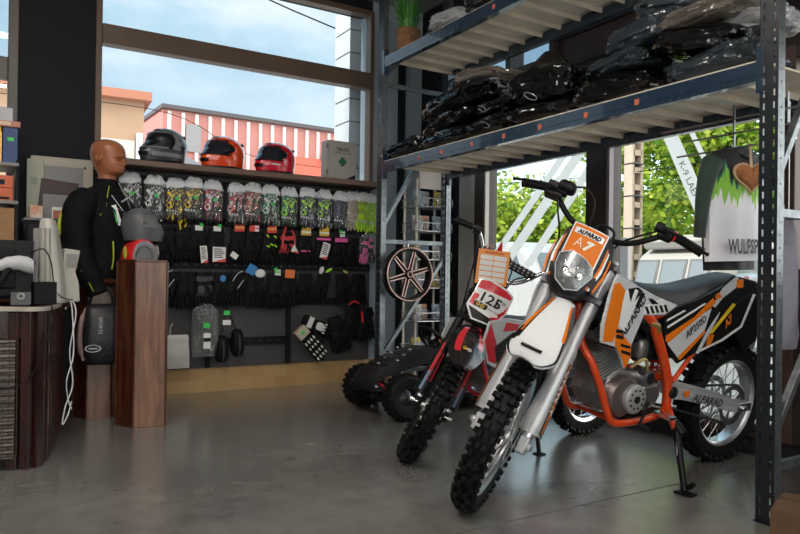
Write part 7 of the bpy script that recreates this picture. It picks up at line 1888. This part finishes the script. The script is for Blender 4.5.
b = MB(); b.bb((4.75, -.3, 4.55), (5.3, -.10, 4.85), mat('grey unit', (.35, .34, .36), .6)); b.build('air_unit', pk, smooth=0)
yb = thing('ochre_building', 'pale ochre house with grey shutter left of the pink building', 'building', (-4.0, 15.3, -.12), rad(-4))
b = MB(); b.bb((0, 0, 0), (6.93, 4, 4.55), mat('ochre render', (.50, .33, .22), .8, var=.12, vscale=1)); b.build('wall', yb, smooth=0)
b = MB(); b.bb((-.1, -.25, 4.55), (7.05, 4.1, 4.72), mat('terracotta eave', (.48, .20, .13), .8)); b.build('roof', yb, smooth=0)
b = MB(); b.bb((5.2, -.06, 0), (6.75, 0, 3.75), mat('pale door surround', (.60, .60, .57), .7)); b.bb((5.3, -.10, 3.0), (6.65, -.05, 3.1), whitew); b.build('shutter_frame', yb, smooth=0)
b = MB(); b.bb((5.35, -.09, 0), (6.6, -.06, 3.45), mat('grey shutter', (.42, .43, .42), .6)); b.build('shutter', yb, smooth=0)
for x0_ in (6.78, 7.0):
    b = MB(); b.cyl((x0_ + .06, -.08, 0), (x0_ + .06, -.08, 3.9), .07, whitew, 10); b.build('drain_pipe', yb)
aw = thing('grey_canopy', 'sloping grey canopy roof in front of the pink building, behind the black helmet', 'canopy', (3.65, 16.2, -.12), rad(10))
b = MB(); b.prism([(-.1, 0, 4.05), (1.75, 0, 3.30), (1.75, 0, 3.15), (1.3, 0, 2.75), (-.1, 0, 3.2)], (0, 1.4, 0), mat('slate canopy', (.26, .28, .32), .5)); b.build('canopy_sheet', aw, smooth=0)
for x in (.1, 1.5):
    b = MB(); b.cyl((x, .3, 0), (x, .3, 3.0), .05, whitew, 8); b.build('post', aw)
lb = thing('coral_house', 'coral roofed pale house seen through the far left window', 'building', (-2.4, 21, -.12))
b = MB(); b.bb((0, 0, 0), (4.3, 4, 4.2), mat('pale house wall', (.55, .50, .46), .8)); b.build('wall', lb, smooth=0)
b = MB(); b.prism([(-.2, -.2, 4.2), (4.5, -.2, 4.2), (4.5, 2, 5.6), (-.2, 2, 5.6)], (0, 0, .15), mat('coral roof', (.58, .18, .13), .8)); b.build('roof', lb, smooth=0)
# brick pilaster right outside the back window
mb = MB()
for k in range(17): mb.bb((3.03, YA + .28, -.2 + .22 * k), (3.4, YA + .6, -.2 + .22 * k + .205), mat('pale blockwork', (.50, .54, .58), .8))
mb.bb((3.04, YA + .29, -.2), (3.39, YA + .59, 3.5), mat('block joint', (.22, .24, .27), .8)); struct('trim_8', mb, smooth=0)
for (lb_, P, r_) in (('dark overhead cable crossing the top of the back window', [(-2, 12, 8.2), (3.2, 11.0, 5.75), (7.5, 10.2, 4.6)], .012),
               ('overhead cable drooping in front of the pink building', [(-3, 13.9, 3.8), (2.75, 13.9, 4.12), (4.9, 13.9, 3.42), (8.0, 13.8, 3.3)], .007),
               ('thin overhead cable behind the concrete pole', [(9.1, 16.5, 3.3), (9.1, 7.65, 2.7), (9.2, 2, 3.0)], .008)):
    b = MB(); b.tube(P, r_, SATIN, 6, sub=8); tag(b.build('overhead_cable', smooth=60), lb_, 'cable')

# ================================================================== LIGHT, SKY, CAMERA
w = bpy.data.worlds.new('overcast sky'); SC.world = w; w.use_nodes = True
nt = w.node_tree; bg = nt.nodes['Background']
tc = nt.nodes.new('ShaderNodeTexCoord'); mp = nt.nodes.new('ShaderNodeMapping'); mp.inputs['Scale'].default_value = (1.6, 1.6, 4.2); mp.inputs['Location'].default_value = (.35, .1, .2)
n = nt.nodes.new('ShaderNodeTexNoise'); n.inputs['Scale'].default_value = 1.7; n.inputs['Detail'].default_value = 6; n.inputs['Roughness'].default_value = .55
nt.links.new(tc.outputs['Generated'], mp.inputs[0]); nt.links.new(mp.outputs[0], n.inputs['Vector'])
r = nt.nodes.new('ShaderNodeValToRGB'); e = r.color_ramp.elements
e[0].position = .38; e[0].color = (.22, .40, .54, 1); e[1].position = .66; e[1].color = (.70, .77, .84, 1)
x_ = e.new(.52); x_.color = (.38, .56, .68, 1)
nt.links.new(n.outputs['Fac'], r.inputs['Fac'])
sep = nt.nodes.new('ShaderNodeSeparateXYZ'); nt.links.new(tc.outputs['Generated'], sep.inputs[0])
mr = nt.nodes.new('ShaderNodeMapRange'); mr.inputs['From Min'].default_value = 0.; mr.inputs['From Max'].default_value = .42; mr.inputs['To Min'].default_value = 1.; mr.inputs['To Max'].default_value = 0.
nt.links.new(sep.outputs['Z'], mr.inputs['Value'])
mx = nt.nodes.new('ShaderNodeMix'); mx.data_type = 'RGBA'; nt.links.new(mr.outputs[0], mx.inputs[0]); nt.links.new(r.outputs['Color'], mx.inputs[6]); mx.inputs[7].default_value = (.64, .73, .79, 1)
mxw = nt.nodes.new('ShaderNodeMix'); mxw.data_type = 'RGBA'; mxw.inputs[7].default_value = (.82, .79, .74, 1)
nt.links.new(mx.outputs[2], mxw.inputs[6]); nt.links.new(mxw.outputs[2], bg.inputs['Color'])
# the sky is hazier and brighter over the yard (+X) and behind the shop (-Y)
m2 = nt.nodes.new('ShaderNodeMapRange'); m2.interpolation_type = 'SMOOTHSTEP'
m2.inputs['From Min'].default_value = .50; m2.inputs['From Max'].default_value = .96; m2.inputs['To Min'].default_value = 1.; m2.inputs['To Max'].default_value = 4.
m3 = nt.nodes.new('ShaderNodeMapRange'); m3.interpolation_type = 'SMOOTHSTEP'
m3.inputs['From Min'].default_value = .1; m3.inputs['From Max'].default_value = -.6; m3.inputs['To Min'].default_value = 1.; m3.inputs['To Max'].default_value = FRONT_S
mf_ = nt.nodes.new('ShaderNodeMapRange'); mf_.inputs['From Min'].default_value = .1; mf_.inputs['From Max'].default_value = -.3; nt.links.new(sep.outputs['Y'], mf_.inputs['Value']); nt.links.new(mf_.outputs[0], mxw.inputs[0])
nt.links.new(sep.outputs['X'], m2.inputs['Value']); nt.links.new(sep.outputs['Y'], m3.inputs['Value'])
m4 = nt.nodes.new('ShaderNodeMath'); m4.operation = 'MAXIMUM'; nt.links.new(m2.outputs[0], m4.inputs[0]); nt.links.new(m3.outputs[0], m4.inputs[1])
m5 = nt.nodes.new('ShaderNodeMath'); m5.operation = 'MULTIPLY'; m5.inputs[1].default_value = SKY_S; nt.links.new(m4.outputs[0], m5.inputs[0]); nt.links.new(m5.outputs[0], bg.inputs['Strength'])
def light(name, kind, **k):
    l = bpy.data.lights.new(name, kind)
    for a, v in k.items():
        if a not in ('loc', 'rot'): setattr(l, a, v)
    o = bpy.data.objects.new(name, l); COL.objects.link(o)
    if 'loc' in k: o.location = k['loc']
    if 'rot' in k: o.rotation_euler = k['rot']
    return o
# hazy sun, high and behind the shop roof: it lights the yard, not the room
s_ = light('hazy_sun', 'SUN', energy=SUN_E, angle=rad(14), color=(1, .95, .86))
s_.rotation_euler = V((.78, .0, -.62)).to_track_quat('-Z', 'Y').to_euler()
# window openings guide the sky light into the room
def portal(name, c, n_, sx, sy):
    l = bpy.data.lights.new(name, 'AREA'); l.shape = 'RECTANGLE'; l.size = sx; l.size_y = sy; l.cycles.is_portal = True
    o = bpy.data.objects.new(name, l); COL.objects.link(o); o.location = c; o.rotation_euler = V(n_).to_track_quat('-Z', 'Z').to_euler()
portal('portal_back', (1.94, YA + .1, 2.6), (0, -1, 0), 2.3, 1.7)
portal('portal_right', (XB + .14, 3.4, 1.13), (-1, 0, 0), 2.6, 2.2)
portal('portal_far', (XB + .14, .85, 1.3), (-1, 0, 0), 2.4, 1.8)
portal('portal_front', (.2, Y0 - .14, 1.72), (0, 1, 0), 6.1, 2.7)
portal('portal_left', (-.42, YA + .1, 2.3), (0, -1, 0), 1.4, 2.2)
cam = bpy.data.cameras.new('camera'); co = bpy.data.objects.new('camera', cam); COL.objects.link(co)
F_, yaw, pit, rol = 695.9, rad(31.4865), rad(.2927), rad(.7663)
fw = V((sin(yaw) * cos(pit), cos(yaw) * cos(pit), sin(pit))); rt = V((cos(yaw), -sin(yaw), 0)); up_ = rt.cross(fw)
r2 = rt * cos(rol) + up_ * sin(rol); u2 = up_ * cos(rol) - rt * sin(rol)
co.matrix_world = MX.Translation((0, 0, .95)) @ MX((r2, u2, -fw)).transposed().to_4x4()
cam.sensor_width = 36; cam.lens = F_ * 36 / 800; cam.shift_y = 6.584 / 800; cam.clip_start = .05; cam.clip_end = 300
SC.camera = co
vs_ = SC.view_settings; vs_.view_transform = 'Standard'; vs_.look = 'None'; vs_.gamma = 1; vs_.use_curve_mapping = False; vs_.exposure = EXPO
SC.cycles.max_bounces = 10; SC.cycles.transparent_max_bounces = 16; SC.cycles.glossy_bounces = 4; SC.cycles.caustics_reflective = False; SC.cycles.caustics_refractive = False
SC.cycles.sample_clamp_indirect = 6; SC.cycles.use_denoising = True
